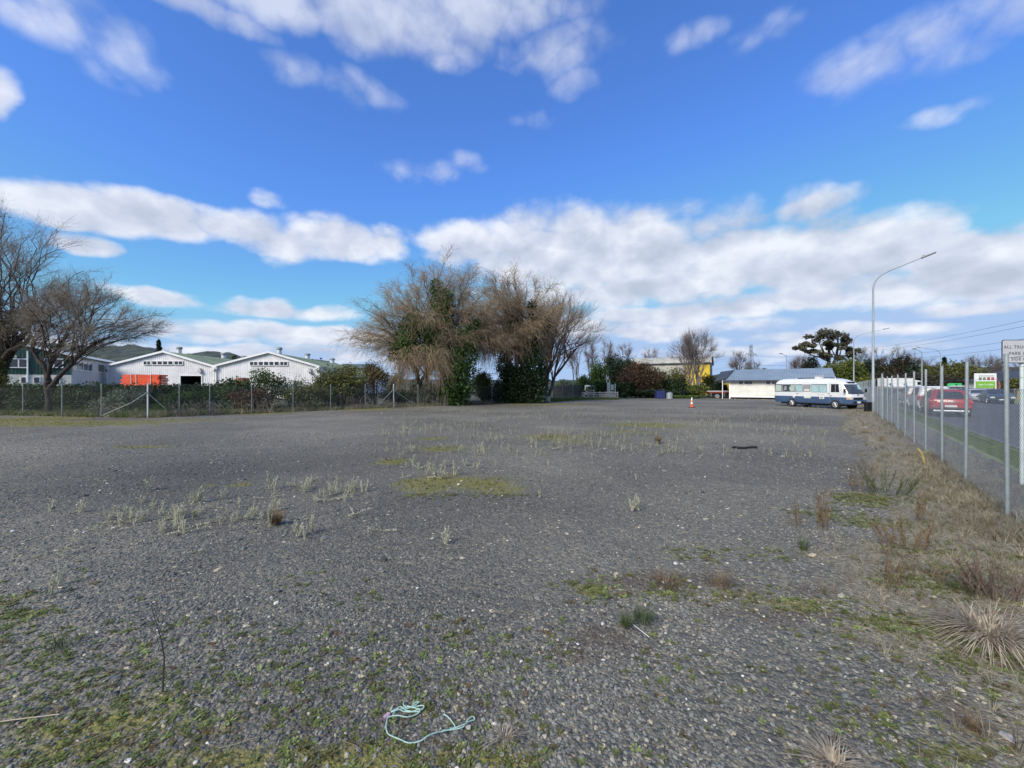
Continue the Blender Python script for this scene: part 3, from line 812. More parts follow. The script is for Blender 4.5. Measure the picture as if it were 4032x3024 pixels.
# back fence
bf = empty('back_fence', FL[2], 0, label='old wire mesh fence on thin posts in front of the shrubs and willows', cat='fence')
o0 = FL[2].copy()
bpost = post_mesh(1.93, .028, 0).build('post', M['galv_old'], bf, smooth=True)
first = True
for px in (-300, -130, 90, 244, 399, 706, 826, 991, 1154, 1302, 1438, 1646, 1725, 1808, 1875, 1937, 1999, 2057, 2107, 2140, 2170, 2215, 2255):
    if first: o = bpost; first = False
    else: o = bpost.copy(); COL.objects.link(o); o.parent = bf
    o.location = on_fence(px) - o0
for px in (582, 1550):
    mb = MB(); p = on_fence(px) - o0
    mb.tube([p + Vector((0, 0, -.1)), p + Vector((0, 0, 1.98))], .040, 10)
    mb.build('strainer_post', M['galv_bright'], bf, smooth=True)
for (pa, ha, pb, hb) in ((582, 1.45, 402, .06), (582, 1.45, 655, .5), (1550, 1.5, 1480, .05), (1550, 1.5, 1640, .05)):
    mb = MB(); a = on_fence(pa) - o0 + Vector((0, 0, ha)); b = on_fence(pb) - o0 + Vector((0, 0, hb)); nrm = Vector((0, -.06, 0))
    q = a.lerp(b, .33) + Vector((0, 0, -.14)) if pb == 402 else a.lerp(b, .5)
    mb.tube([a + nrm, q + nrm, b + nrm], .022, 8); mb.build('brace', M['galv_old'], bf, smooth=True)
parts = []
for a, b in zip(FL[:-1], FL[1:]):
    parts.append(mesh_wires('m', a - o0 + Vector((0, -.04, 0)), b - o0 + Vector((0, -.04, 0)), .03, 1.72, .075, .0022, None, None))
V, F = merge(parts); np_mesh('wire_mesh', V, F, M['wire_dark'], bf)
for h in (1.72, 1.82, 1.9, .9):
    mb = MB(); mb.tube([p - o0 + Vector((0, -.035, h)) for p in FL], .004, 3, False); mb.build('strand', M['wire_dark'], bf, recalc=False)

# ================================================================ BUILDINGS
def ribbed(mb, w, pitch, dep, topf, z0=0.0, M4=None, x0=0.0, flat=.62):
    """vertical ribbed sheet in the local xz plane facing -y, with its top following topf(x)"""
    xs = []; n = int(w / pitch)
    p = w / n
    for i in range(n):
        xs += [(x0 + i * p, 0), (x0 + (i + flat) * p, 0), (x0 + (i + flat + .12) * p, -dep), (x0 + (i + .88) * p, -dep)]
    xs.append((x0 + w, 0))
    vs = []; fs = []
    for (x, y) in xs:
        vs += [Vector((x, y, z0)), Vector((x, y, topf(x)))]
    for i in range(len(xs) - 1): fs.append((2 * i, 2 * i + 2, 2 * i + 3, 2 * i + 1))
    if M4: vs = [M4 @ v for v in vs]
    mb.add(vs, fs)
def ribbed_roof(name, parent, m, a, b, c, d, pitch=.35, dep=.05):
    """roof plane a-b eave, c-d ridge (a->c, b->d run up the slope); ribs run up the slope"""
    a, b, c, d = map(Vector, (a, b, c, d)); n = max(4, int((b - a).length / pitch)); nn = (b - a).cross(c - a).normalized()
    if nn.z < 0: nn = -nn
    mb = MB(); vs = []
    for i in range(n):
        for f, h in ((0, 0), (.70, 0), (.78, dep), (.92, dep)):
            t = (i + f) / n; vs += [a.lerp(b, t) + nn * h, c.lerp(d, t) + nn * h]
    vs += [b, d]
    k = len(vs) // 2
    mb.add(vs, [(2 * i, 2 * i + 2, 2 * i + 3, 2 * i + 1) for i in range(k - 1)])
    # underside
    mb.add([a - nn * .08, b - nn * .08, d - nn * .08, c - nn * .08], [(0, 1, 2, 3)])
    return mb.build(name, m, parent)
def window(parent, x0, x1, z0, z1, y, panes=1, fm='white_trim', glass='glass', fw=.06, depth=.08):
    """a window in the local xz plane facing -y: frame with separate panes"""
    mb = MB()
    mb.box(x0 - fw, x1 + fw, y - depth, y + .02, z1, z1 + fw); mb.box(x0 - fw, x1 + fw, y - depth - .02, y + .02, z0 - fw, z0)
    mb.box(x0 - fw, x0, y - depth, y + .02, z0, z1); mb.box(x1, x1 + fw, y - depth, y + .02, z0, z1)
    w = (x1 - x0) / panes
    for i in range(1, panes): mb.box(x0 + i * w - fw / 2, x0 + i * w + fw / 2, y - depth + .004, y + .02, z0, z1)
    f = mb.build('window', M[fm], parent)
    for i in range(panes):
        a = x0 + i * w + (fw / 2 if i else 0); b = x0 + (i + 1) * w - (fw / 2 if i < panes - 1 else 0)
        g = MB(); g.box(a, b, y - .045, y - .03, z0, z1); g.build('pane', M[glass], f)
    return f

def white_shed(px0, px1, z, eave, ridge, pr, name_label, depth, winpx, vents, door=None, light=None, skew=.129):
    """gabled shed: front corner columns px0, px1, left corner depth z"""
    dirx = Vector((1, skew, 0)).normalized(); a = P(px0, z)
    u1 = (px1 - 2016) / FPX
    t = (u1 * a.y - a.x) / (dirx.x - u1 * dirx.y); w = t
    root = empty('warehouse', a, math.atan2(dirx.y, dirx.x), label=name_label, cat='warehouse')
    inv_ = Matrix.Rotation(-root.rotation_euler.z, 4, 'Z') @ Matrix.Translation(-a)
    def lx(px):
        u = (px - 2016) / FPX; return (u * a.y - a.x) / (dirx.x - u * dirx.y)
    def lh(px, py):
        q = a + dirx * lx(px); return H(py, q.y)
    he = eave; hr = ridge; xr = lx(pr)
    def topf(x): return he + (hr - he) * (x / xr if x < xr else (w - x) / (w - xr))
    mb = MB()
    if door:
        dx0, dx1, dh = lx(door[0]), lx(door[1]), lh(door[0], door[2])
        ribbed(mb, dx0, .24, .019, topf); ribbed(mb, w - dx1, .24, .019, topf, x0=dx1)
        ribbed(mb, dx1 - dx0, .24, .019, topf, z0=dh, x0=dx0)
    else: ribbed(mb, w, .24, .019, topf)
    mb.box(-.01, 0, .0, depth, 0, he - .02); mb.box(w, w + .01, 0, depth, 0, he - .02)
    mb.add([(0, depth, 0), (w, depth, 0), (w, depth, he), (xr, depth, hr), (0, depth, he)], [(0, 1, 2, 3, 4)])
    mb.build('wall', M['white_clad'], root)
    if door:
        d = MB(); d.box(dx0, dx1, 3.0, 3.1, 0, dh); d.box(dx0, dx1, .1, 3, dh, dh + .05)
        d.box(dx0 - .05, dx0, .02, 3, 0, dh); d.box(dx1, dx1 + .05, .02, 3, 0, dh); dr = d.build('doorway', M['dark_inside'], root)
        d = MB(); d.box(dx0 - .12, dx1 + .12, -.10, -.05, dh, dh + .14); d.box(dx0 - .12, dx0, -.10, -.05, 0, dh); d.box(dx1, dx1 + .12, -.10, -.05, 0, dh)
        d.build('door_frame', M['white_trim'], dr)
    ribbed_roof('roof', root, M['roof_green'], (-.2, -.25, he - .04), (-.2, depth, he - .04), (xr, -.25, hr + .04), (xr, depth, hr + .04), .5)
    ribbed_roof('roof', root, M['roof_green'], (w + .02, -.25, he - .04), (w + .02, depth, he - .04), (xr, -.25, hr + .04), (xr, depth, hr + .04), .5)
    mb = MB(); mb.beam((-.22, -.3, he - .04), (xr, -.3, hr + .04), .06, .26); mb.beam((xr, -.3, hr + .04), (w + .05, -.3, he - .04), .06, .26)
    mb.build('barge_board', M['white_trim'], root)
    for (x0, x1) in winpx[2]:
        window(root, lx(x0), lx(x1), lh(x0, winpx[1]), lh(x0, winpx[0]), -.05, 1 if x1 - x0 < 22 else 2, fw=.07)
    for (vx, vy0, vy1, back) in vents:
        yb = back
        u = (vx - 2016) / FPX
        s = (u * (a + Vector((-dirx.y, dirx.x, 0)) * yb).y - (a + Vector((-dirx.y, dirx.x, 0)) * yb).x) / (dirx.x - u * dirx.y)
        q = a + dirx * s + Vector((-dirx.y, dirx.x, 0)) * yb
        zt = H(vy0, q.y); zb = H(vy1, q.y)
        r = (12 / FPX) * q.y * .8
        m = MB(); hh = zt - zb
        m.tube([(s, yb, zb - .9), (s, yb, zb + hh * .62)], r * .85, 14)
        m.tube([(s, yb, zb + hh * .62), (s, yb, zb + hh * .68), (s, yb, zt - .08), (s, yb, zt)], [r * .9, r * 1.12, r * 1.12, r * .9], 14, m=1)
        m.build('roof_vent', [M['galv_bright'], M['galv_old']], root, smooth=True)
    if light:
        x, y = light; m = MB(); X = lx(x); Z = lh(x, y)
        m.box(X - .22, X + .22, -.4, -.05, Z - .18, Z + .12); m.box(X - .14, X + .14, -.32, -.1, Z + .12, Z + .45); m.build('wall_light', M['sign_white'], root)
    # downpipe and rainhead at the right valley
    m = MB(); m.box(w - .45, w + .02, -.42, -.08, he - .5, he - .12); m.tube([(w - .12, -.2, he - .5), (w - .12, -.2, he - 1.9)], .07, 6); m.build('rainhead', M['white_trim'], root)
    m = MB(); m.box(-.04, .25, -.36, -.08, he - .45, he - .1); m.tube([(.1, -.16, he - .4), (.1, -.16, 0)], .06, 6); m.build('downpipe', M['white_trim'], root)
    return root, w, lx, lh
Z1 = 55.0
ws1, w1, lx1, lh1 = white_shed(425, 850, Z1, H(1441, Z1), H(1386, Z1 + 1), 647,
    'white corrugated gable warehouse with an open doorway behind the orange beams', 46,
    (1423, 1435, [(568, 594), (602, 619), (623, 640), (644, 661), (665, 682), (690, 720)]),
    [(706, 1366, 1392, 5), (881, 1390, 1412, 16), (961, 1401, 1418, 30)], (712, 794, 1480), (790, 1462))
a2 = (850 - 2016) / FPX
z2 = Z1 + .129 * w1 / math.hypot(1, .129)
ws2, w2, lx2, lh2 = white_shed(850.5, 1259, z2 + .01, H(1441, z2), H(1388, z2 + 1), 1059.5,
    'white corrugated gable warehouse half hidden by the shrubs left of the big willow', 62,
    (1425, 1438, [(986, 1015), (1021, 1037), (1041, 1058), (1062, 1078), (1083, 1099), (1105, 1132)]),
    [(1100, 1368, 1394, 5), (1211, 1392, 1413, 20), (1308, 1411, 1430, 42)], None, (1221, 1462))

def far_shed():
    z = 95; a = P(1290, z); w = P(1430, z).x - a.x
    root = empty('warehouse', a, R(4), label='low green-roofed shed end far behind the round olive bush', cat='warehouse')
    he = H(1449, z); hr = H(1431, z)
    m = MB(); m.box(0, w, 0, 20, 0, he); m.build('wall', M['grey_wall'], root)
    ribbed_roof('roof', root, M['roof_green'], (-.4, -.4, he), (w + .4, -.4, he), (-.4, 12, hr + .5), (w + .4, 12, hr + .5), .7)
    for i in range(5): window(root, w * .30 + i * .9, w * .30 + i * .9 + .45, he - 1.7, he - .8, -.01, 1)
far_shed()

def green_shed():
    corner = P(281, 45.0); d_back = Vector((-.556, .831, 0)); d_left = Vector((-.831, -.556, 0))
    he = H(1402, 45); hw = 7.6 * .5
    # local frame: x runs from the far left gable corner to the corner seen from the lot, y runs back
    W = 11.0; org = corner + d_left * W
    root = empty('workshop_building', org, math.atan2(-d_left.y, -d_left.x), label='dark green gabled workshop with pale roof behind the left bare tree', cat='building')
    def lx(px):
        u = (px - 2016) / FPX; d = -d_left; return (u * org.y - org.x) / (d.x - u * d.y)
    def lh(px, py):
        q = org - d_left * lx(px); return H(py, q.y)
    xr = lx(77); hr = lh(77, 1354); hb = lh(200, 1476)
    hl = hr - (hr - he) * xr / (W - xr)
    def topf(x): return hr - (hr - he) * (W - x - (W - xr)) / (W - xr) * -1 if x < 0 else (hl + (hr - hl) * x / xr if x < xr else he + (hr - he) * (W - x) / (W - xr))
    m = MB(); ribbed(m, W, .25, .03, topf, z0=hb); m.build('upper_wall', M['green_clad'], root)
    m = MB(); m.box(0, W, -.06, .3, 0, hb); m.build('lower_wall', M['white_block'], root)
    LEN = 34
    m = MB(); m.box(W - .02, W, .3, LEN, 0, he); m.build('side_wall', M['grey_wall'], root)
    ribbed_roof('roof', root, M['roof_light'], (W + .35, -.2, he), (W + .35, LEN, he), (xr, -.2, hr + .05), (xr, LEN, hr + .05), .6, .05)
    ribbed_roof('roof', root, M['roof_light'], (-.3, -.2, hl), (-.3, LEN, hl), (xr, -.2, hr + .05), (xr, LEN, hr + .05), .6, .05)
    m = MB(); m.beam((xr, -.25, hr), (W + .35, -.25, he - .02), .05, .14); m.build('barge_board', M['white_trim'], root)
    for (a, b) in ((41, 108), (179, 246)):
        window(root, lx(a), lx(b), lh(a, 1445), lh(a, 1414), -.04, 2, fw=.09)
    for (a, b) in ((86, 104), (136, 158), (222, 236)):
        window(root, lx(a), lx(b), lh(a, 1508), lh(a, 1486), -.07, 1, fw=.05)
    m = MB(); m.tube([(lx(111), -.12, 0), (lx(111), -.12, lh(111, 1382))], .07, 8); m.build('downpipe', M['white_trim'], root)
    m = MB(); m.box(lx(62), lx(70), -.3, -.05, lh(66, 1408), lh(66, 1400)); m.build('wall_light', M['sign_white'], root)
    # side windows along the long wall
    Mx = Matrix.Translation((W, 0, 0)) @ Matrix.Rotation(R(90), 4, 'Z')
    dB = Vector((math.cos(root.rotation_euler.z + R(90)), math.sin(root.rotation_euler.z + R(90)), 0))
    def ly(px):
        u = (px - 2016) / FPX; return (u * corner.y - corner.x) / (dB.x - u * dB.y)
    for (a, b) in ((286, 362), (384, 470)):
        y0, y1 = ly(a), ly(b); zt, zb = he - .45, he - 1.45
        f = MB(); fw = .08
        f.box(W, W + .06, y0 - fw, y1 + fw, zt, zt + fw); f.box(W, W + .08, y0 - fw, y1 + fw, zb - fw, zb)
        n = 4
        for i in range(n + 1):
            yy = y0 + (y1 - y0) * i / n; f.box(W, W + .06, yy - fw / 2, yy + fw / 2, zb, zt)
        fo = f.build('window', M['white_trim'], root)
        for i in range(n):
            g = MB(); g.box(W + .004, W + .02, y0 + (y1 - y0) * i / n + fw / 2, y0 + (y1 - y0) * (i + 1) / n - fw / 2, zb, zt); g.build('pane', M['glass'], fo)
green_shed()

def orange_beams():
    z = 43.0
    def stack(px0, px1, top, z, label, rows, seed, tilt=0):
        rng = random.Random(seed); a = P(px0, z); L_ = (px1 - px0) / FPX * z; ht = H(top, z)
        root = empty('beam_stack', a, R(3), label=label, cat='beams')
        rh = .17; n = int((ht - .3) / rh)
        for i in range(n - rows, n):
            for k in range(3):
                m = MB(); y0 = k * .42 + rng.uniform(-.03, .03); dx = rng.uniform(0, .35)
                if i > n - 3: dx += .25
                zz = .3 + i * rh + (i // 4) * .0
                m.bevbox(dx, L_ - rng.uniform(0, .3), y0, y0 + .36, zz, zz + rh - .022, .012)
                m.build('beam', M['orange'], root)
        for f in (.30, .42, .78):
            m = MB(); m.box(L_ * f, L_ * f + .07, -.06, 1.3, .3 + (n - rows) * rh, .3 + n * rh + .02); m.build('strap', M['strap'], root)
        m = MB()
        for f in (.1, .5, .9): m.box(L_ * f, L_ * f + .15, 0, 1.2, 0, .3 + (n - rows) * rh)
        m.build('support_rack', M['galv_old'], root)
    stack(468, 622, 1472, 43, 'stack of bright orange steel beams in front of the nearest white warehouse', 12, 4)
    stack(915, 960, 1487, 44, 'small stack of orange beams showing above the dark shrubs', 6, 5)
orange_beams()

def yellow_building():
    zb = 78.0; a = P(2480, zb + 6); b = P(2795, zb - 1); c = P(2862, zb + 10)
    d1 = (b - a); L_ = d1.length; rz = math.atan2(d1.y, d1.x)
    root = empty('yellow_building', a, rz, label='long yellow barrel-roofed shed behind the bronze trees', cat='building')
    ht = H(1425, zb); hr = H(1406, zb + 4); W = (c - b).length
    Wd = 13.0; n = 8; ang = [math.pi * i / n for i in range(n + 1)]
    m = MB(); m.box(0, L_ - 4.2, 0, .2, ht * .45, ht - .2); m.build('upper_wall', M['grey_clad'], root)
    m = MB(); m.box(0, L_, -.02, .2, 0, ht * .45); m.box(L_ - 4.2, L_, -.02, .2, ht * .45, ht - .2); m.build('wall', M['yellow'], root)
    # curved roof
    prof = [(Wd / 2 - math.cos(t) * (Wd / 2 + .3), ht - .2 + math.sin(t) * (hr - ht + .45)) for t in ang]
    m = MB(); vs = []
    for (y, z) in prof: vs += [(-.3, y, z), (L_ + .3, y, z)]
    m.add(vs, [(2 * i, 2 * i + 1, 2 * i + 3, 2 * i + 2) for i in range(n)]); m.build('roof', M['grey_clad'], root)
    m = MB(); m.add([(L_, y, z) for y, z in prof] + [(L_, Wd, ht * .62), (L_, 0, ht * .62)], [list(range(n + 3))]); m.build('gable_end', M['yellow_worn'], root)
    m = MB(); m.box(L_ - .1, L_ + .02, 0, Wd, 0, ht * .62); m.build('end_wall', M['yellow'], root)
    m = MB(); m.box(-.2, L_, -.35, .0, ht - .32, ht - .12); m.build('gutter', M['roof_dark'], root)
    for i in range(6):
        window(root, L_ * .12 + i * 3.6, L_ * .12 + i * 3.6 + 1.4, ht * .2, ht * .34, -.03, 1, 'grey_clad' if False else 'white_trim')
    m = MB(); m.box(L_ + .02, L_ + .12, 1.2, 4.5, ht * .3, ht * .5); m.build('opening', M['dark_inside'], root)
yellow_building()

def hut():
    z = 57.0; a = P(2874, z); b = P(3276, z - 6); d1 = b - a; L_ = d1.length; rz = math.atan2(d1.y, d1.x)
    root = empty('weatherboard_hut', a, rz, label='long low cream weatherboard hut with blue-grey roof behind the bus', cat='building')
    hw = H(1497, z) ; z0 = .35
    m = MB(); n = 13; vs = []; fs = []
    for i in range(n):
        zz0 = z0 + (hw - z0) * i / n; zz1 = z0 + (hw - z0) * (i + 1) / n
        k = len(vs); vs += [(0, -.045, zz0), (L_, -.045, zz0), (L_, 0, zz1), (0, 0, zz1)]; fs += [(k, k + 1, k + 2, k + 3)]
        k = len(vs); vs += [(0, -.045, zz0), (L_, -.045, zz0), (L_, 0, zz0), (0, 0, zz0)]; fs += [(k, k + 1, k + 2, k + 3)]
    m.add(vs, fs); m.box(0, L_, .0, 7, z0, hw); m.build('wall', M['cream'], root)
    m = MB(); m.box(-.09, .06, -.09, .05, 0, hw); m.box(-.06, L_, -.07, 0, z0 - .12, z0); m.build('corner_trim', M['white_trim'], root)
    m = MB()
    for i in range(14): m.box(.5 + i * 1.7, .7 + i * 1.7, .1, .3, 0, z0)
    m.build('pile', M['timber_dark'], root)
    hr = H(1457, z + 4)
    ribbed_roof('roof', root, M['roof_blue'], (-.5, -.55, hw - .02), (L_ + .4, -.55, hw - .02), (-.5 + 1.0, 3.8, hr), (L_ + .4, 3.8, hr), .33, .05)
    ribbed_roof('roof', root, M['roof_blue'], (-.5, 8.2, hw - .02), (L_ + .4, 8.2, hw - .02), (-.5 + 1.0, 3.8, hr), (L_ + .4, 3.8, hr), .33, .05)
    m = MB(); m.add([(-.5, -.55, hw - .02), (-.5, 8.2, hw - .02), (.5, 3.8, hr)], [(0, 1, 2)]); m.build('hip', M['roof_dark'], root)
    m = MB(); m.box(-.55, L_ + .4, -.68, -.56, hw - .16, hw - .02); m.build('gutter', M['roof_dark'], root)
    def lx(px):
        u = (px - 2016) / FPX; d = d1.normalized(); return (u * a.y - a.x) / (d.x - u * d.y)
    for (p0, p1) in ((2909, 2926), (2931, 2963), (3016, 3034), (3039, 3066), (3120, 3150)):
        window(root, lx(p0), lx(p1), hw - .56, hw - .10, -.05, 1, fw=.05)
    # lean-to with a dark roof on the left
    m = MB(); m.add([(-.5, -.5, hw + .15), (-2.1, 1.2, hw - .2), (-1.6, 5.5, hr - .2), (.4, 3.8, hr)], [(0, 1, 2, 3)]); m.add([(-.5, -.5, hw + .05), (-2.1, 1.2, hw - .3), (-1.6, 5.5, hr - .3), (.4, 3.8, hr - .1)], [(0, 1, 2, 3)])
    m.build('porch_roof', M['roof_dark'], root)
    m = MB(); m.tube([(-.9, -.3, 0), (-.9, -.3, hw)], .05, 6); m.build('porch_post', M['white_trim'], root)
hut()

def right_houses():
    z = 70; a = P(3978, z); root = empty('house', a, R(-12), label='dark-roofed house beyond the road at the right edge', cat='house')
    h = H(1502, z); hr = H(1476, z)
    m = MB(); m.box(0, 14, 0, 8, 0, h); m.build('wall', M['grey_wall'], root)
    m = MB(); m.add([(-.5, -.6, h), (14.5, -.6, h), (14.5, 8.6, h), (-.5, 8.6, h), (1.5, 4, hr + .8), (13, 4, hr + .8)], [(0, 1, 5, 4), (1, 2, 5), (2, 3, 4, 5), (3, 0, 4)]); m.build('roof', M['roof_dark'], root)
    m = MB(); m.box(2.0, 2.4, 3.4, 3.9, hr, hr + 1.4); m.build('chimney', M['concrete'], root)
    window(root, 2, 4, h - 1.6, h - .5, -.01, 2)
    z = 76; a = P(3918, z); root = empty('garden_shop', a, R(-8), label='small bright green shop with turquoise roof beside the display board', cat='shop')
    h = H(1500, z); w = (3962 - 3918) / FPX * z
    m = MB(); m.box(w * .45, w, 0, 3, 0, h); m.build('wall', M['bright_green'], root)
    m = MB(); m.box(0, w * .45, .4, 3, 0, h); m.build('dark_bay', M['dark_inside'], root)
    m = MB(); m.add([(-.4, -.8, h), (w + .3, -.8, h), (w + .3, 3.2, h + .8), (-.4, 3.2, h + .8), (-.4, -.8, h - .12), (w + .3, -.8, h - .12), (w + .3, 3.2, h + .68), (-.4, 3.2, h + .68)], [(0, 1, 2, 3), (4, 5, 6, 7), (0, 1, 5, 4), (1, 2, 6, 5), (2, 3, 7, 6), (3, 0, 4, 7)]); m.build('roof', M['teal_roof'], root)
    m = MB(); m.box(-.2, w + .2, -.9, -.6, h - .55, h - .32); m.build('awning', M['white_trim'], root)
right_houses()

# low grey wall on the far side of the road
def far_wall():
    root = empty('garden_wall', S(30, 19.2), YAW, label='low grey timber fence on the far side of the road', cat='fence')
    for i in range(60):
        m = None
        if i == 0:
            m = MB(); m.bevbox(0, 1.72, -.03, .03, .05, 1.25, .01); pn = m.build('panel', mat('grey_paling', (.20, .195, .185), .85, 0, .25, 1.5), root)
            m = MB(); m.box(-.06, .06, -.06, .06, 0, 1.35); ps = m.build('post', M['timber_grey'], root)
        else:
            o = pn.copy(); COL.objects.link(o); o.parent = root; o.location = (i * 1.8, 0, 0)
            o = ps.copy(); COL.objects.link(o); o.parent = root; o.location = (i * 1.8 - .04, 0, 0)
far_wall()

# ================================================================ VEHICLES
def loft(levels, keyfn, cap_key='body', nc=4):
    """levels: (z, xr, xf, hw, rr, rf, xs). returns {key: MB}"""
    rings = []; labels = None
    for (z, xr, xf, hw, rr, rf, xs) in levels:
        pts = []; lab = []
        lo, hi = xr + rr, xf - rf
        xx = [lo] + [min(max(x, lo + .002 * (i + 1)), hi - .002 * (len(xs) - i)) for i, x in enumerate(xs)]
        for i, x in enumerate(xx): pts.append((x, -hw)); lab.append('R%d' % i)
        for k in range(nc):
            t = math.pi / 2 * k / nc; pts.append((hi + rf * math.sin(t), -hw + rf * (1 - math.cos(t)))); lab.append('FR%d' % k)
        pts.append((xf, -hw + rf)); lab.append('F')
        for k in range(nc):
            t = math.pi / 2 * k / nc; pts.append((hi + rf * math.cos(t), hw - rf * (1 - math.sin(t)))); lab.append('FL%d' % k)
        for i, x in enumerate([hi] + xx[:0:-1]): pts.append((x, hw)); lab.append('L%d' % (len(xx) - 1 - i))
        for k in range(nc):
            t = math.pi / 2 * k / nc; pts.append((lo - rr * math.sin(t), hw - rr * (1 - math.cos(t)))); lab.append('BL%d' % k)
        pts.append((xr, hw - rr)); lab.append('B')
        for k in range(nc):
            t = math.pi / 2 * k / nc; pts.append((lo - rr * math.cos(t), -hw + rr * (1 - math.sin(t)))); lab.append('BR%d' % k)
        rings.append([(x, y, z) for x, y in pts]); labels = lab
    out = {}
    n = len(labels)
    for i in range(len(rings) - 1):
        for k in range(n):
            key = keyfn(i, labels[k]); mb = out.setdefault(key, MB()); k2 = (k + 1) % n
            mb.add([rings[i][k], rings[i][k2], rings[i + 1][k2], rings[i + 1][k]], [(0, 1, 2, 3)])
    mb = out.setdefault(cap_key, MB()); mb.add(rings[-1], [list(range(n))]); mb.add(rings[0], [list(range(n))[::-1]])
    return out
def build_loft(out, mats, root):
    objs = {}
    for key, mb in out.items():
        nm = key.split('#')[0]
        m = mats.get(key, mats.get(nm))
        me_o = mb.build(nm, m, root, recalc=False)
        bm = bmesh.new(); bm.from_mesh(me_o.data); bmesh.ops.remove_doubles(bm, verts=bm.verts, dist=.0004)
        bmesh.ops.dissolve_degenerate(bm, edges=bm.edges, dist=.0003)
        bmesh.ops.recalc_face_normals(bm, faces=bm.faces)
        c = Vector((0, 0, 0))
        bm.to_mesh(me_o.data); bm.free()
        me_o.data.polygons.foreach_set('use_smooth', [True] * len(me_o.data.polygons))
        try: me_o.data.set_sharp_from_angle(angle=R(35))
        except Exception: pass
        objs[key] = me_o
    return objs
def wheel(root, x, y, r, w, spokes=6, rimm='silver'):
    sg = -1 if y < 0 else 1
    m = MB(); m.tube([(x, y - w / 2, r), (x, y - w / 2 + .03, r), (x, y + w / 2 - .03, r), (x, y + w / 2, r)], [r * .93, r, r, r * .93], 24)
    t = m.build('wheel', M['rubber'], root, smooth=True)
    m = MB(); yo = y + sg * (w / 2)
    rr_ = r * .62
    m.tube([(x, yo - sg * .04, r), (x, yo + sg * .012, r)], [rr_, rr_], 24, m=0)
    m.tube([(x, yo + sg * .012, r), (x, yo + sg * .03, r)], [rr_ * .38, rr_ * .30], 12, m=0)
    for k in range(spokes):
        a = 2 * math.pi * k / spokes
        m.beam((x, yo + sg * .014, r), (x + math.cos(a) * rr_ * .95, yo + sg * .014, r + math.sin(a) * rr_ * .95), .05, .02, m=0)
        a += math.pi / spokes
        cx, cz = x + math.cos(a) * rr_ * .68, r + math.sin(a) * rr_ * .68
        m.tube([(cx, yo + sg * .010, cz), (cx, yo + sg * .018, cz)], rr_ * .17, 8, m=1)
    m.build('rim', [M[rimm], M['black']], t)
    m = MB(); m.tube([(x, y + sg * (w / 2 - .035), r + .02), (x, y + sg * (w / 2 - .02), r + .02)], r * 1.16, 24); m.build('wheel_arch', M['black'], root)
    return t

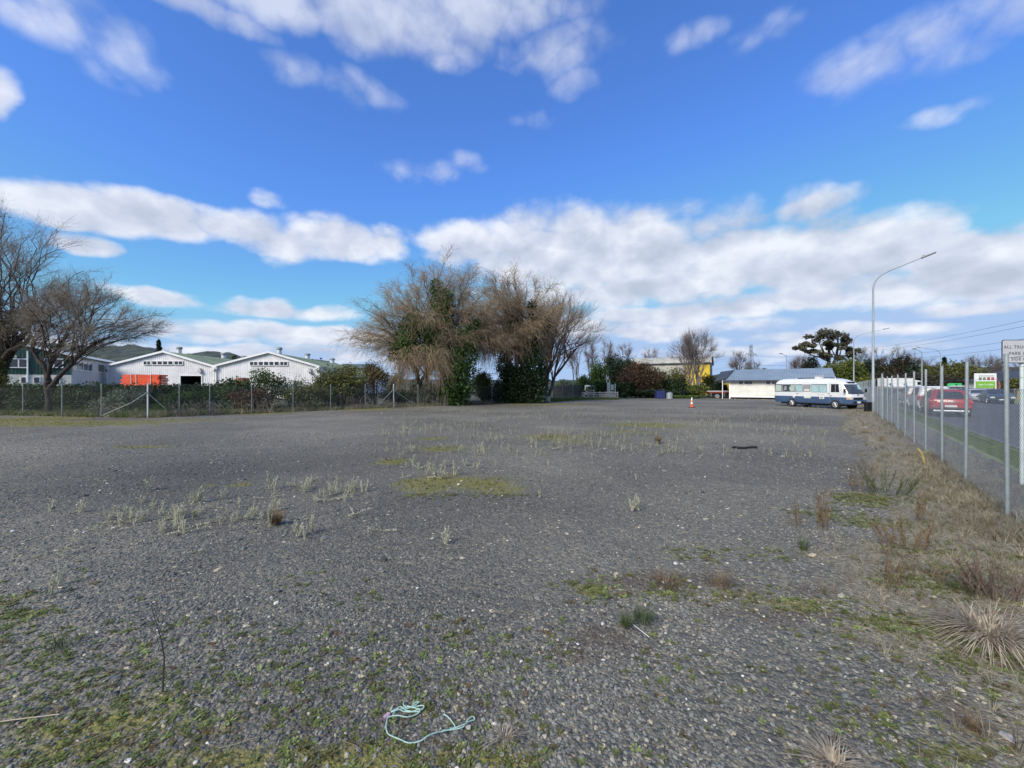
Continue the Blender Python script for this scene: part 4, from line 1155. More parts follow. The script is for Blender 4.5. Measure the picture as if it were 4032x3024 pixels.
def bus():
    a = math.radians(-76.5)
    # rear wheel position on the ground
    rw = G(3150, 1600.5)
    root = empty('motorhome_bus', rw, a, label='white and blue minibus camper parked by the street fence', cat='bus')
    SCL = .955
    W = 1.0; X0 = -1.93
    xs0 = [x + X0 for x in (.86, .93, 2.22, 2.32, 2.95, 3.0, 3.72, 3.80, 4.47, 4.51, 5.18, 5.50, 6.20)]
    def lv(z, xr, xf, hw, rr, rf): return (z, xr + X0, xf + X0, hw, rr, rf, xs0)
    levels = [lv(.40, .10, 6.86, .94, .2, .30), lv(.50, .0, 6.97, W, .16, .34), lv(.98, -.02, 7.0, W + .01, .16, .36), lv(1.24, 0, 6.95, W + .01, .16, .38),
              lv(1.38, .01, 6.90, W + .005, .16, .38), lv(2.04, .06, 6.52, W - .03, .18, .40), lv(2.14, .08, 6.42, W - .045, .2, .42), lv(2.30, .15, 6.20, W - .10, .26, .5),
              lv(2.43, .27, 5.92, W - .20, .34, .55), lv(2.52, .48, 5.55, W - .36, .40, .5), lv(2.565, .85, 5.1, W - .58, .3, .35)]
    def key(i, l):
        if i == 0 or i == 1: return 'lower_body'
        side = l[0] in 'RL' and l[1:].isdigit()
        if i in (3, 4) and (l == 'F' or (l[:2] in ('FR', 'FL') and l[2] in '0123')):
            if l[:2] == 'FR' and l[2] == '0': return 'body'
            if l[:2] == 'FL' and l[2] == '3': return 'body'
            return 'windscreen'
        if i == 4 and side:
            k = int(l[1:])
            nm = {0: 'window#a', 2: 'window#b', 4: 'window#c', 6: 'window_panel#d', 8: 'window#e', 10: 'window#f'}.get(k)
            if nm: return nm + l[0]
            if k in (3, 5, 9): return 'window_frame'
            if k == 12: return 'driver_window#g' + l[0]
        if i == 4 and l == 'B': return 'rear_window'
        return 'body'
    out = loft(levels, key)
    mats = {'lower_body': M['bus_blue'], 'body': M['bus_white'], 'windscreen': M['glass_bus'], 'rear_window': M['glass_bus'], 'window_frame': M['silver'], 'window': M['glass_bus'],
            'window_panel': M['panel_grey'], 'driver_window': M['glass'], 'window#aR': M['curtain2'], 'window#cR': M['curtain'], 'window#eR': M['curtain'], 'window#fR': M['curtain'], 'window#cL': M['curtain']}
    build_loft(out, mats, root)
    # black surround of windows, sliding pane bars
    def fr(name, x0, x1, z0, z1, y, m, t=.012, par=root):
        b = MB(); b.box(x0, x1, y - t, y, z0, z1, 0); return b.build(name, m, par)
    ys = -W - .004
    for (x0, x1, c) in ((.14, .84, 'black'), (.95, 2.2, 'silver'), (2.34, 2.93, 'silver'), (3.82, 5.16, 'silver')):
        b = MB(); x0 += X0; x1 += X0; t = .035
        b.box(x0 - t, x1 + t, ys - .014, ys, 1.355, 1.39); b.box(x0 - t, x0, ys - .014, ys + .05, 1.39, 2.03); b.box(x1, x1 + t, ys - .014, ys + .05, 1.39, 2.03); b.box(x0 - t, x1 + t, ys - .014, ys + .06, 2.03, 2.06)
        b.build('window_frame', M[c], root)
    # curtains drawn aside behind the big rear pane
    b = MB(); b.add([(X0 + 1.75, ys - .003, 1.41), (X0 + 2.18, ys - .003, 1.41), (X0 + 2.18, ys - .003, 2.0), (X0 + 1.80, ys + .02, 2.0), (X0 + 1.62, ys - .003, 1.72)], [(0, 1, 2, 3, 4)]); b.build('curtain', M['curtain2'], root)
    b = MB(); b.add([(X0 + 1.02, ys - .003, 1.46), (X0 + 1.40, ys - .003, 1.55), (X0 + 1.36, ys - .003, 1.9), (X0 + 1.15, ys - .003, 1.88)], [(0, 1, 2, 3)]); b.build('curtain', M['panel_grey'], root)
    # white pads and hatches on the flank
    for (x0, x1, z0, z1, c) in ((2.03, 2.22, .84, 1.03, 'bus_white'), (3.13, 3.75, .82, 1.02, 'cream'), (4.53, 4.95, .80, 1.02, 'bus_white'), (4.63, 4.85, .86, .93, 'black'), (2.38, 2.58, 1.14, 1.24, 'panel_grey'), (2.3, 2.62, 1.0, 1.12, 'white_trim'),
                           (3.15, 3.6, 1.44, 1.62, 'cream'), (5.25, 5.42, 1.24, 1.31, 'panel_grey'), (5.42, 5.58, 1.06, 1.11, 'black')):
        b = MB(); yy = ys - .012 if c != 'black' else ys - .02; b.bevbox(X0 + x0, X0 + x1, yy - .02, ys + .02, z0, z1, .008); b.build('hatch' if c != 'black' else 'door_handle', M[c], root)
    b = MB(); b.box(X0 + 4.3, X0 + 5.0, ys - .012, ys + .01, 1.15, 1.17); b.build('side_moulding', M['panel_grey'], root)
    # door seams
    b = MB()
    for x in (5.40, 6.34): b.box(X0 + x, X0 + x + .012, ys - .009, ys + .01, .55, 2.02)
    b.box(X0 + 5.40, X0 + 6.34, ys - .009, ys + .01, 2.06, 2.072); b.build('door_seam', M['panel_grey'], root)
    b = MB(); b.box(X0 + 5.86, X0 + 5.90, ys - .01, ys + .02, 1.40, 2.0); b.build('window_bar', M['silver'], root)
    # front end
    xf = X0 + 7.0
    for y0 in (-.86, .56):
        b = MB(); b.bevbox(xf - .12, xf + .012, y0, y0 + .30, .80, .96, .02); b.build('headlight', M['headlight'], root)
    b = MB(); b.bevbox(xf - .35, xf - .055, -.985, -.88, .80, .96, .02); b.build('indicator', M['indicator'], root)
    b = MB(); b.bevbox(xf - .35, xf - .055, .88, .985, .80, .96, .02); b.build('indicator', M['indicator'], root)
    b = MB(); b.box(xf - .05, xf + .008, -.54, .54, .82, .95)
    for i in range(3): b.box(xf + .008, xf + .018, -.54, .54, .835 + i * .04, .848 + i * .04)
    b.build('grille', M['black'], root)
    b = MB(); b.bevbox(xf - .25, xf + .05, -.93, .93, .42, .76, .05); bp = b.build('bumper', M['bus_blue'], root, smooth=True)
    b = MB(); b.box(xf + .045, xf + .058, -.62, .62, .50, .66); b.build('air_intake', M['black'], root)
    b = MB(); b.box(xf + .06, xf + .07, -.20, .20, .52, .66); b.build('number_plate', M['plate'], root)
    b = MB(); b.tube([(xf + .0, .0, 1.05), (xf - .02, 0, 1.20)], .02, 6); b.tube([(xf - .02, -.10, 1.20), (xf - .03, 0, 1.225), (xf - .02, .10, 1.20)], .018, 6)
    b.tube([(xf - .015, .09 * math.cos(t), 1.14 + .07 * math.sin(t)) for t in [i * math.pi / 6 for i in range(13)]], .012, 5, False); b.build('emblem', M['panel_grey'], root)
    b = MB(); b.bevbox(X0 + 6.2, X0 + 6.50, -.38, .38, 2.13, 2.25, .03, 0, None); b.build('roof_vent_slot', M['black'], root)
    for y0 in (-.62, .08):
        b = MB(); b.tube([(xf - .03, y0, 1.24), (xf - .07, y0 + .5, 1.36)], .012, 5); b.tube([(xf - .05, y0 + .30, 1.27), (xf - .08, y0 + .78, 1.37)], .014, 5); b.build('wiper', M['black'], root)
    b = MB(); b.add([(xf - .24, .36, 1.62), (xf - .23, .74, 1.60), (xf - .41, .70, 1.98), (xf - .40, .42, 1.99)], [(0, 1, 2, 3)]); b.build('sun_shade', M['curtain'], root)
    for sg in (-1, 1):
        b = MB(); b.tube([(xf - .45, sg * 1.0, 1.32), (xf - .25, sg * 1.22, 1.40), (xf - .2, sg * 1.24, 1.50)], .016, 6); b.bevbox(xf - .26, xf - .18, sg * 1.24 - .09, sg * 1.24 + .09, 1.38, 1.66, .02); b.build('mirror', M['black'], root)
    # wheels
    for x in (0.0, 3.935):
        for sg in (-1, 1): wheel(root, x, sg * (W - .10), .375, .24, 6)
    for sg in (-1, 1):
        b = MB(); b.box(-.52, -.49, sg * (W - .12) - .12, sg * (W - .12) + .12, .14, .50); b.build('mudflap', M['black'], root)
    b = MB(); b.box(X0 + .5, X0 + 6.4, -.7, .7, .26, .46); b.box(X0 + 2.7, X0 + 3.4, -.85, -.4, .18, .42); b.tube([(X0 + 3.6, -.5, .3), (X0 + 5, -.5, .3)], .09, 8); b.build('chassis', M['black'], root)
    # roof
    b = MB(); b.bevbox(X0 + 2.0, X0 + 3.6, -.55, .25, 2.585, 2.625, .008); b.build('solar_panel', M['glass'], root)
    b = MB(); b.bevbox(X0 + 4.45, X0 + 5.3, -.5, .3, 2.60, 2.63, .008); b.build('solar_panel', M['glass'], root)
    b = MB(); b.bevbox(X0 + 3.68, X0 + 4.15, -.42, 0, 2.56, 2.70, .02); b.bevbox(X0 + 3.66, X0 + 4.2, -.45, .05, 2.74, 2.79, .02); b.build('roof_hatch', M['cream'], root)
    b = MB(); b.bevbox(X0 + 1.7, X0 + 2.05, -.3, .2, 2.55, 2.62, .02); b.build('roof_vent', M['bus_white'], root)
    b = MB(); b.tube([(X0 + 5.4, -.35, 2.5), (X0 + 5.4, -.35, 2.68)], .02, 6); b.build('aerial', M['bus_white'], root)
    root.scale = (SCL, SCL * .90, SCL)
bus()

def car(name, pos, yaw, paint, label, kind='suv', L_=4.4, group=None, tailm=True, scale=1.0):
    root = empty(name, pos, yaw, label=label, cat='car', group=group)
    h = L_ / 2; W = .89
    if kind == 'suv':
        X = [-.9, -.1, .75]
        lv = [(.26, -h + .12, h - .15, W - .08, .25, .35, X), (.46, -h, h, W, .22, .40, X), (.80, -h + .02, h, W + .01, .22, .42, X), (.98, -h + .06, h - .12, W, .24, .45, X),
              (1.06, -h + .10, h - 1.12, W - .05, .22, .10, X), (1.48, -h + .48, h - 1.85, W - .20, .22, .12, X), (1.58, -h + .62, h - 2.05, W - .27, .2, .15, X), (1.62, -h + .9, h - 2.3, W - .42, .15, .15, X)]
    elif kind == 'wagon':
        X = [-1.1, -.2, .7]
        lv = [(.28, -h + .10, h - .15, W - .08, .2, .35, X), (.46, -h, h, W, .16, .40, X), (.82, -h + .01, h, W + .01, .16, .42, X), (1.04, -h + .03, h - .12, W, .16, .45, X),
              (1.12, -h + .05, h - 1.05, W - .04, .14, .10, X), (1.66, -h + .25, h - 1.65, W - .16, .14, .12, X), (1.76, -h + .34, h - 1.8, W - .22, .14, .15, X), (1.80, -h + .6, h - 2.1, W - .38, .12, .15, X)]
    else:
        X = [-.7, .05, .75]
        lv = [(.22, -h + .12, h - .12, W - .08, .25, .40, X), (.40, -h, h, W, .25, .48, X), (.68, -h + .02, h - .01, W + .01, .25, .50, X), (.86, -h + .08, h - .18, W, .25, .5, X),
              (.95, -h + .62, h - 1.15, W - .05, .1, .10, X), (1.34, -h + 1.25, h - 1.95, W - .20, .12, .12, X), (1.42, -h + 1.45, h - 2.15, W - .27, .12, .12, X), (1.45, -h + 1.7, h - 2.4, W - .42, .12, .12, X)]
    def key(i, l):
        if i == 0: return 'lower_trim'
        if i == 4:
            if l == 'B': return 'rear_window'
            if l == 'F': return 'windscreen'
            if l in ('R0', 'R1', 'R2', 'R3', 'L0', 'L1', 'L2', 'L3'): return 'window#' + l
        return 'body'
    out = loft(lv, key)
    build_loft(out, {'lower_trim': M['black'] if kind == 'suv' else M[paint], 'body': M[paint], 'rear_window': M['glass'], 'windscreen': M['glass'], 'window': M['glass']}, root)
    zb = lv[4][0]; zt = lv[5][0]
    for sg in (-1, 1):        # pillars between the side windows
        m = MB()
        for x in X: m.beam((x, sg * (lv[4][3] + .004), zb), (x, sg * (lv[5][3] + .004), zt), .07, .02)
        m.build('pillar', M['black'], root)
        wb = L_ * .29
        for x in (-wb, wb + .05): wheel(root, x, sg * (W - .09), .33, .2, 5)
        # lamps
        m = MB(); x0 = -h - .005; m.bevbox(x0 - .006, x0 + .22, sg * .72 - .17, sg * .72 + .17, lv[2][0] - .02, lv[3][0] - .02 + (.12 if kind == 'wagon' else 0), .02); m.build('tail_light', M['tail'], root)
        m = MB(); m.bevbox(h - .30, h - .02, sg * .66 - .17, sg * .66 + .17, lv[2][0] - .13, lv[2][0] + .03, .03); m.build('headlight', M['headlight'], root)
        m = MB(); m.bevbox(h - 1.62, h - 1.45, sg * (W + .03), sg * (W + .16) if sg > 0 else -(W + .16) + .0, zb - .02, zb + .13, .02) if sg > 0 else m.bevbox(h - 1.62, h - 1.45, -(W + .16), -(W + .03), zb - .02, zb + .13, .02)
        m.build('mirror', M[paint], root)
    m = MB(); m.box(-h - .03, -h - .012, -.25, .25, lv[1][0] + (.12 if kind == 'suv' else .18), lv[1][0] + (.24 if kind == 'suv' else .30)); m.build('number_plate', M['plate'], root)
    m = MB(); m.box(h - .01, h + .012, -.5, .5, lv[1][0] + .10, lv[1][0] + .26); m.build('grille', M['black'], root)
    m = MB(); m.box(h + .013, h + .02, -.22, .22, lv[1][0] - .04, lv[1][0] + .07); m.build('number_plate', M['plate'], root)
    if kind == 'suv':
        m = MB(); m.bevbox(-h - .06, -h + .08, -W + .16, W - .16, .30, .40, .02); m.build('bumper_bar', M['silver'], root)
        m = MB(); m.bevbox(-h - .035, -h + .1, -W + .1, W - .1, .40, .56, .03); m.build('bumper', M['black'], root)
        m = MB(); m.box(-h - .02, -h + .0, -.14, .14, .84, .90); m.build('badge', M['silver'], root)
        for sg in (-1, 1):
            m = MB(); m.tube([(-h + .85, sg * .55, 1.62), (-h + .95, sg * .56, 1.68), (h - 2.5, sg * .56, 1.68), (h - 2.4, sg * .55, 1.62)], .018, 6); m.build('roof_rail', M['silver'], root)
    if kind == 'wagon':
        m = MB(); m.bevbox(-h - .06, -h + .1, -W + .04, W - .04, .38, .58, .03); m.build('bumper', M[paint], root)
    root.scale = (scale,) * 3
    return root
def s_at(px, d):
    """distance along the street at which lateral offset d is seen in column px"""
    u = (px - 2016) / FPX; b = A0 + NV * d
    return (u * b.y - b.x) / (DV.x - u * DV.y)
g1 = 'cars parked along the near kerb'
s_red = s_at(3745, 3.15) + 2.2
car('parked_car', S(s_red, 3.15, .006), YAW, 'red_paint', 'red crossover car parked at the near kerb, seen from behind through the fence', 'suv', 4.3, g1, scale=1.0)
car('parked_car', S(s_red + 6.4, 3.25, .006), YAW + R(1), 'white_paint', 'white station wagon parked directly in front of the red car', 'wagon', 4.5, g1)
car('parked_car', S(s_red + 12.2, 3.2, .006), YAW, 'silver_paint', 'silver wagon parked second in front of the red car', 'wagon', 4.4, g1)
g2 = 'cars parked across the street'
s_ws = s_at(3868, 10.7)
car('parked_car', S(s_ws + 2.2, 10.7, .006), YAW + math.pi, 'white_paint', 'white sedan facing the camera across the street, left of the dark blue one', 'sedan', 4.5, g2)
car('parked_car', S(s_at(3945, 10.8) + 2.0, 10.8, .006), YAW + math.pi, 'blue_paint', 'dark blue sedan facing the camera across the street', 'sedan', 4.6, g2)
car('parked_car', S(s_at(3790, 13.2), 13.4, .01), YAW + R(160), 'grey_paint', 'grey sedan far up the street on the far verge', 'sedan', 4.4, g2)
car('parked_car', P(3380, 64, .01), YAW + R(80), 'white_paint', 'white car just visible beyond the bus behind the fence', 'sedan', 4.4, g2)
car('parked_car', P(3748, 84, .01), YAW + R(90), 'white_paint', 'white hatchback seen side-on behind the red car roof', 'wagon', 4.2, g2)

def truck():
    z = 99; a = P(3495, z); w = (3605 - 3495) / FPX * z
    root = empty('box_truck', a, R(2), label='long white box truck with blue marks passing behind the street fence', cat='truck')
    h = H(1489, z)
    m = MB(); m.bevbox(0, w * .27, 0, 2.5, 1.1, h, .05); m.build('trailer', M['board_white'], root)
    m = MB(); m.bevbox(w * .285, w, 0, 2.5, 1.1, h, .05); bd = m.build('box_body', M['board_white'], root)
    for x in (w * .12, w * .66):
        m = MB(); m.add([(x - .6, -.02, h - 1.5), (x + .35, -.02, h - .9), (x + .35, -.02, h - 2.2)], [(0, 1, 2)]); m.add([(x + .1, -.025, h - 2.4), (x + .5, -.025, h - 1.5), (x + .62, -.025, h - 2.3)], [(0, 1, 2)])
        m.build('blue_mark', M['roof_blue'] if False else mat('logo_blue', (.16, .22, .42), .5), root)
    cab_w = 1.9
    m = MB(); m.extrude([(w + .1, 1.0), (w + cab_w, 1.0), (w + cab_w, 1.9), (w + cab_w - .25, 3.0), (w + .3, 3.2), (w + .1, 3.0)], .05, 2.45, 'y'); m.build('cab', M['board_white'], root)
    m = MB(); m.box(w + .75, w + cab_w - .3, .01, .03, 2.0, 2.8); m.build('cab_window', M['glass'], root)
    m = MB(); m.box(w + .8, w + cab_w + .02, .0, 2.5, .6, 1.3); m.build('bumper', M['cone'], root)
    m = MB(); m.box(0, w + .1, .2, 2.3, .8, 1.1); m.build('chassis', M['black'], root)
    for x in (.9, 2.1, 3.6, w - 1.0, w + 1.0):
        for y in (.2, 2.3):
            m = MB(); m.tube([(x, y - .13, .5), (x, y + .13, .5)], .5, 18); m.build('wheel', M['rubber'], root)
truck()
def green_van():
    z = 88; a = P(3745, z); root = empty('van', a, R(-6), label='bright green van parked far beyond the red car', cat='van')
    h = H(1509, z)
    m = MB(); m.extrude([(0, .4), (0, 1.1), (.5, 1.3), (.9, h - .1), (1.1, h), (2.1, h), (2.1, .4)], 0, 1.8, 'y'); m.build('body', M['bright_green'], root)
    m = MB(); m.add([(.62, -.01, 1.3), (1.2, -.01, 1.3), (1.2, -.01, h - .2), (.92, -.01, h - .2)], [(0, 1, 2, 3)]); m.build('window', M['glass'], root)
    m = MB(); m.bevbox(-.9, .02, 0, 1.8, .5, 1.15, .1); m.build('bonnet', M['board_white'], root)
    for x in (-.3, 1.6):
        m = MB(); m.tube([(x, -.02, .33), (x, .2, .33)], .33, 14); m.build('wheel', M['rubber'], root)
green_van()

# ================================================================ STREET FURNITURE
def street_lamp(pos, ht, dirv, reach, label, group, r=.085, box=True):
    root = empty('street_lamp', pos, 0, label=label, cat='street lamp', group=group)
    d = Vector(dirv).normalized(); k = ht / 10.7
    straight = ht - 1.88 * k
    m = MB(); m.tube([(0, 0, 0), (0, 0, 1.3 * k), (0, 0, 1.35 * k), (0, 0, straight)], [r * 1.25, r * 1.25, r, r * .62], 12); m.build('pole', M['lamp'], root, smooth=True)
    pts = []; n = 14
    for i in range(n + 1):
        t = i / n
        # quarter bend that runs on as a gently rising arm
        if t < .6:
            q = t / .6; x = .95 * k * q * q; z = straight + k * (2 * q * (1 - q) * .98 + q * q * 1.30)
        else: q = (t - .6) / .4; x = .95 * k + (reach - .95 * k) * q; z = straight + 1.30 * k + (ht - straight - 1.30 * k) * q
        pts.append(d * x + Vector((0, 0, z)))
    m = MB(); m.tube(pts, [r * .62 - r * .25 * i / n for i in range(n + 1)], 10); m.build('arm', M['lamp'], root, smooth=True)
    e = pts[-1]; t = (pts[-1] - pts[-2]).normalized()
    q = t.to_track_quat('X', 'Z').to_matrix().to_4x4(); q.translation = e
    m = MB(); m.bevbox(-.08 * k, .68 * k, -.13 * k, .13 * k, -.05 * k, .05 * k, .03 * k, 0, q); m.box(.02, .14 * k, -.04, .04, .05 * k, .13 * k, 0, q); m.build('lamp_head', M['lamp_head'], root)
    if box:
        m = MB(); m.box(-.05, .05, -r * 1.5, -r * 1.2, .75, .95); m.build('access_plate', M['galv_bright'], root)
    return root
gl = 'street lamps'
base = G(3438, 1621)
street_lamp(base, 10.42, NV, 2.48, 'tall galvanised street lamp with curved arm standing at the fence beside the bus', gl)
street_lamp(P(3362, 66), H(1304, 66), NV, 3.6, 'curved-arm street lamp further along the fence, behind the tallest one', gl, .09, False)
street_lamp(P(3703, 82), H(1367, 82), (-1, .15, 0), 3.7, 'curved-arm street lamp across the road with its arm pointing left', gl, .09, False)
def small_lamp(pos, ht, armd, label):
    root = empty('street_lamp', pos, 0, label=label, cat='street lamp', group=gl)
    m = MB(); m.tube([(0, 0, 0), (0, 0, ht * .45), (0, 0, ht)], [.13, .11, .075], 8); m.build('pole', M['lamp'], root, smooth=True)
    e = Vector(armd) + Vector((0, 0, ht + .7)); m = MB(); m.tube([(0, 0, ht - .05), (0, 0, ht), tuple(e)], [.06, .06, .045], 8); m.build('arm', M['lamp'], root, smooth=True)
    m = MB(); m.tube([e, e + Vector(armd).normalized() * .75], [.15, .08], 8); m.build('lamp_head', M['lamp_head'], root)
small_lamp(P(3630, 78), H(1388, 78), (-1.2, 0, 0), 'straight street lamp with short angled arm behind the white wagon')
small_lamp(P(3097, 105), H(1403, 105), (-1.2, 0, 0), 'small distant street lamp rising behind the hut roof')

m = MB(); m.bevbox(-.17, .17, -.14, .14, 0, .66, .03); m.bevbox(-.19, .19, -.16, .16, .62, .68, .02)
o = m.build('service_box', M['black'], smooth=False); o.location = base + Vector((-.42, -.05, 0)); tag(o, 'small black box standing at the foot of the tallest street lamp', 'box')

def sign():
    z = 7.55; root = empty('road_sign', P(4029, z), 0, label='white parking sign with black border on a post at the right edge', cat='sign')
    zt = H(1338, z); zb_ = H(1430, z); x0 = (3942 - 4029) / FPX * z; x1 = .58
    m = MB(); m.tube([(.012, .03, -.1), (.012, .03, zb_ + .02)], .030, 12); m.tube([(0, .03, zb_), (0, .03, zb_ + .3)], .025, 8); m.build('post', mat('pale_post', (.58, .64, .62), .5, .1), root, smooth=True)
    def rounded(x0, x1, z0, z1, r, y):
        p = []
        for cx, cz, a0 in ((x1 - r, z0 + r, -90), (x1 - r, z1 - r, 0), (x0 + r, z1 - r, 90), (x0 + r, z0 + r, 180)):
            for k in range(5): a = R(a0 + 22.5 * k); p.append((cx + r * math.cos(a), cz + r * math.sin(a)))
        return p
    tl = .012
    m = MB(); m.extrude(rounded(x0, x1, zb_, zt, .04, 0), -.012, -.004, 'y'); pl = m.build('panel_border', M['sign_black'], root)
    m = MB(); m.extrude(rounded(x0 + tl, x1 - tl, zb_ + tl, zt - tl, .03, 0), -.016, -.0125, 'y'); pl = m.build('panel', M['sign_white'], root)
    for (t, px, py) in (('ALL TRUCKS', 3948, 1371), ('PARK ON', 3968, 1396), ('SIDE OF', 3977, 1418)):
        lettering(t, .082, M['letter'], pl, ((px - 4029) / FPX * z, -.018, H(py, z) - .006), .0012, 1.18)
sign()

def display_board():
    z = 56; root = empty('display_board', P(3879, z), R(-6), label='tall white and green advertising board with four pictures across the road', cat='sign')
    w = 77 / FPX * z / 2; t = H(1470, z)
    m = MB(); m.box(-w, -w + .12, -.04, .04, 0, t); m.box(w - .12, w, -.04, .04, 0, t); m.build('post', M['board_white'], root)
    m = MB(); m.box(-w, w, -.05, -.04, t - 1.1, t); m.build('panel', M['board_white'], root)
    m = MB(); m.box(-w + .14, w - .14, -.052, -.03, t - 2.0, t - 1.12); gp = m.build('green_panel', M['board_green'], root)
    cs = [(.16, .22, .20), (.20, .30, .18), (.38, .07, .06), (.34, .10, .12)]
    for i, c in enumerate(cs):
        x = -w * .62 + i * w * .38
        m = MB(); m.box(x, x + w * .27, -.06, -.052, t - .95, t - .52); m.build('picture', mat('board_picture', c, .6, 0, .5, 6), root)
    m = MB()
    for i in range(9): m.box(-w * .62 + i * w * .16, -w * .62 + i * w * .16 + w * .12, -.06, -.052, t - .42, t - .30)
    m.build('heading_strip', M['panel_grey'], root)
    lettering('Open To Public', .30, M['board_white'], gp, (0, -.07, t - 1.65), .004, 1.0, 'CENTER')
display_board()

def cone():
    p = G(2724, 1605); root = empty('traffic_cone', p, R(8), label='orange traffic cone with white bands standing alone on the gravel', cat='traffic cone')
    m = MB(); m.bevbox(-.19, .19, -.19, .19, 0, .04, .012); m.build('base', M['black'], root)
    def band(a, b, key, nm):
        f = lambda z: .135 - (.135 - .03) * z / .88
        m = MB(); m.tube([(0, 0, a), (0, 0, b)], [f(a), f(b)], 16); m.build(nm, M[key], root, smooth=True)
    band(.04, .33, 'cone', 'cone_body'); band(.33, .47, 'cone_white', 'reflective_band'); band(.47, .60, 'cone', 'cone_body'); band(.60, .86, 'cone_white', 'reflective_band')
cone()
def block():
    p = G(2146, 1582); o = MB().bevbox(-.58, .58, -.3, .3, 0, .64, .03).build('concrete_block', M['concrete'], None)
    o.location = p; o.rotation_euler.z = R(4); tag(o, 'square concrete block on the grass in front of the wire fence', 'concrete block')
    m = MB(); m.tube([(-.08, -.305, .42), (-.05, -.33, .36), (0, -.335, .34), (.05, -.33, .36), (.08, -.305, .42)], .018, 6, True); m.build('lifting_loop', M['galv_old'], o)
block()
def rail_fence():
    a = P(2292, 57.2); b = P(2432, 57.0); d = b - a; root = empty('rail_fence', a, math.atan2(d.y, d.x), label='low three-rail timber fence in front of the white van', cat='fence')
    L_ = d.length; n = 6
    for i in range(n + 1):
        m = MB(); m.box(L_ * i / n - .07, L_ * i / n + .07, -.05, .05, -.05, .98 + .04 * (i % 2)); m.build('post', M['timber_grey'], root)
    for z in (.25, .55, .86):
        m = MB(); m.box(-.05, L_ + .05, -.10, -.055, z - .065, z + .065); m.build('rail', M['timber_grey'], root)
rail_fence()
def white_van():
    a = P(2326, 60); root = empty('pickup_truck', a, R(65), label='white van tail partly hidden behind the low rail fence', cat='van')
    m = MB(); m.bevbox(-.0, 3.9, -.62, .95, .45, 1.9, .14); m.build('body', M['board_white'], root, smooth=True)
    m = MB(); m.box(-.015, .0, -.45, .75, 1.25, 1.72); m.build('rear_window', M['panel_grey'], root)
    for sg in (-.58, .86):
        m = MB(); m.box(-.02, 0, sg - .04, sg + .08, .9, 1.15); m.build('tail_light', M['tail'], root)
        for x in (.7, 3.2):
            m = MB(); m.tube([(x, sg - .08, .33), (x, sg + .12, .33)], .33, 14); m.build('wheel', M['rubber'], root)
    m = MB(); m.bevbox(-.08, .1, -.6, .93, .4, .6, .03); m.build('bumper', M['brown_red'], root)
white_van()
def machine():
    a = P(2396, 59); root = empty('steel_frame_machine', a, 0, label='grey steel post and frame of a machine behind the rail fence', cat='machine')
    m = MB(); m.extrude([(-.2, 0), (.15, 0), (.25, 2.3), (-.22, 2.3)], -.1, .15, 'y'); m.build('post', M['galv'], root)
    m = MB(); m.box(.9, 1.05, -.05, .1, 0, 2.1); m.box(.25, 1.0, -.03, .08, .95, 1.05); m.box(.25, 1.0, -.03, .08, .3, .4); m.build('frame', M['galv_old'], root)
    m = MB(); m.tube([(.55, .1, 1.2), (.55, .1, 1.9), (.55, .1, 2.0)], [.28, .28, .1], 14); m.build('tank', M['galv'], root, smooth=True)
    m = MB(); m.tube([(-.25, .1, 2.3), (-.25, .1, 3.4)], .03, 6); m.tube([(.2, .1, 2.3), (.2, .1, 2.75)], .03, 6); m.build('exhaust', M['galv_bright'], root)
machine()
def timber_fence():
    a = P(2176, 58.6); b = P(2289, 58.0); d = b - a; root = empty('paling_fence', a, math.atan2(d.y, d.x), label='dark stained paling fence between the wire fence and the rail fence', cat='fence')
    L_ = d.length; n = int(L_ / .19); rng = random.Random(2)
    base_ = None
    for i in range(n):
        if base_ is None: m = MB(); m.box(0, .165, -.012, .012, 0, 1.85); base_ = o = m.build('paling', M['timber_dark'], root)
        else: o = base_.copy(); COL.objects.link(o); o.parent = root
        o.location = (i * .19, rng.uniform(-.01, .01), rng.uniform(-.06, .04)); o.scale.z = 1 + .0 * i
    m = MB(); m.box(0, L_, .02, .08, .4, .5); m.box(0, L_, .02, .08, 1.4, 1.5); m.build('rail', M['timber_dark'], root)
timber_fence()
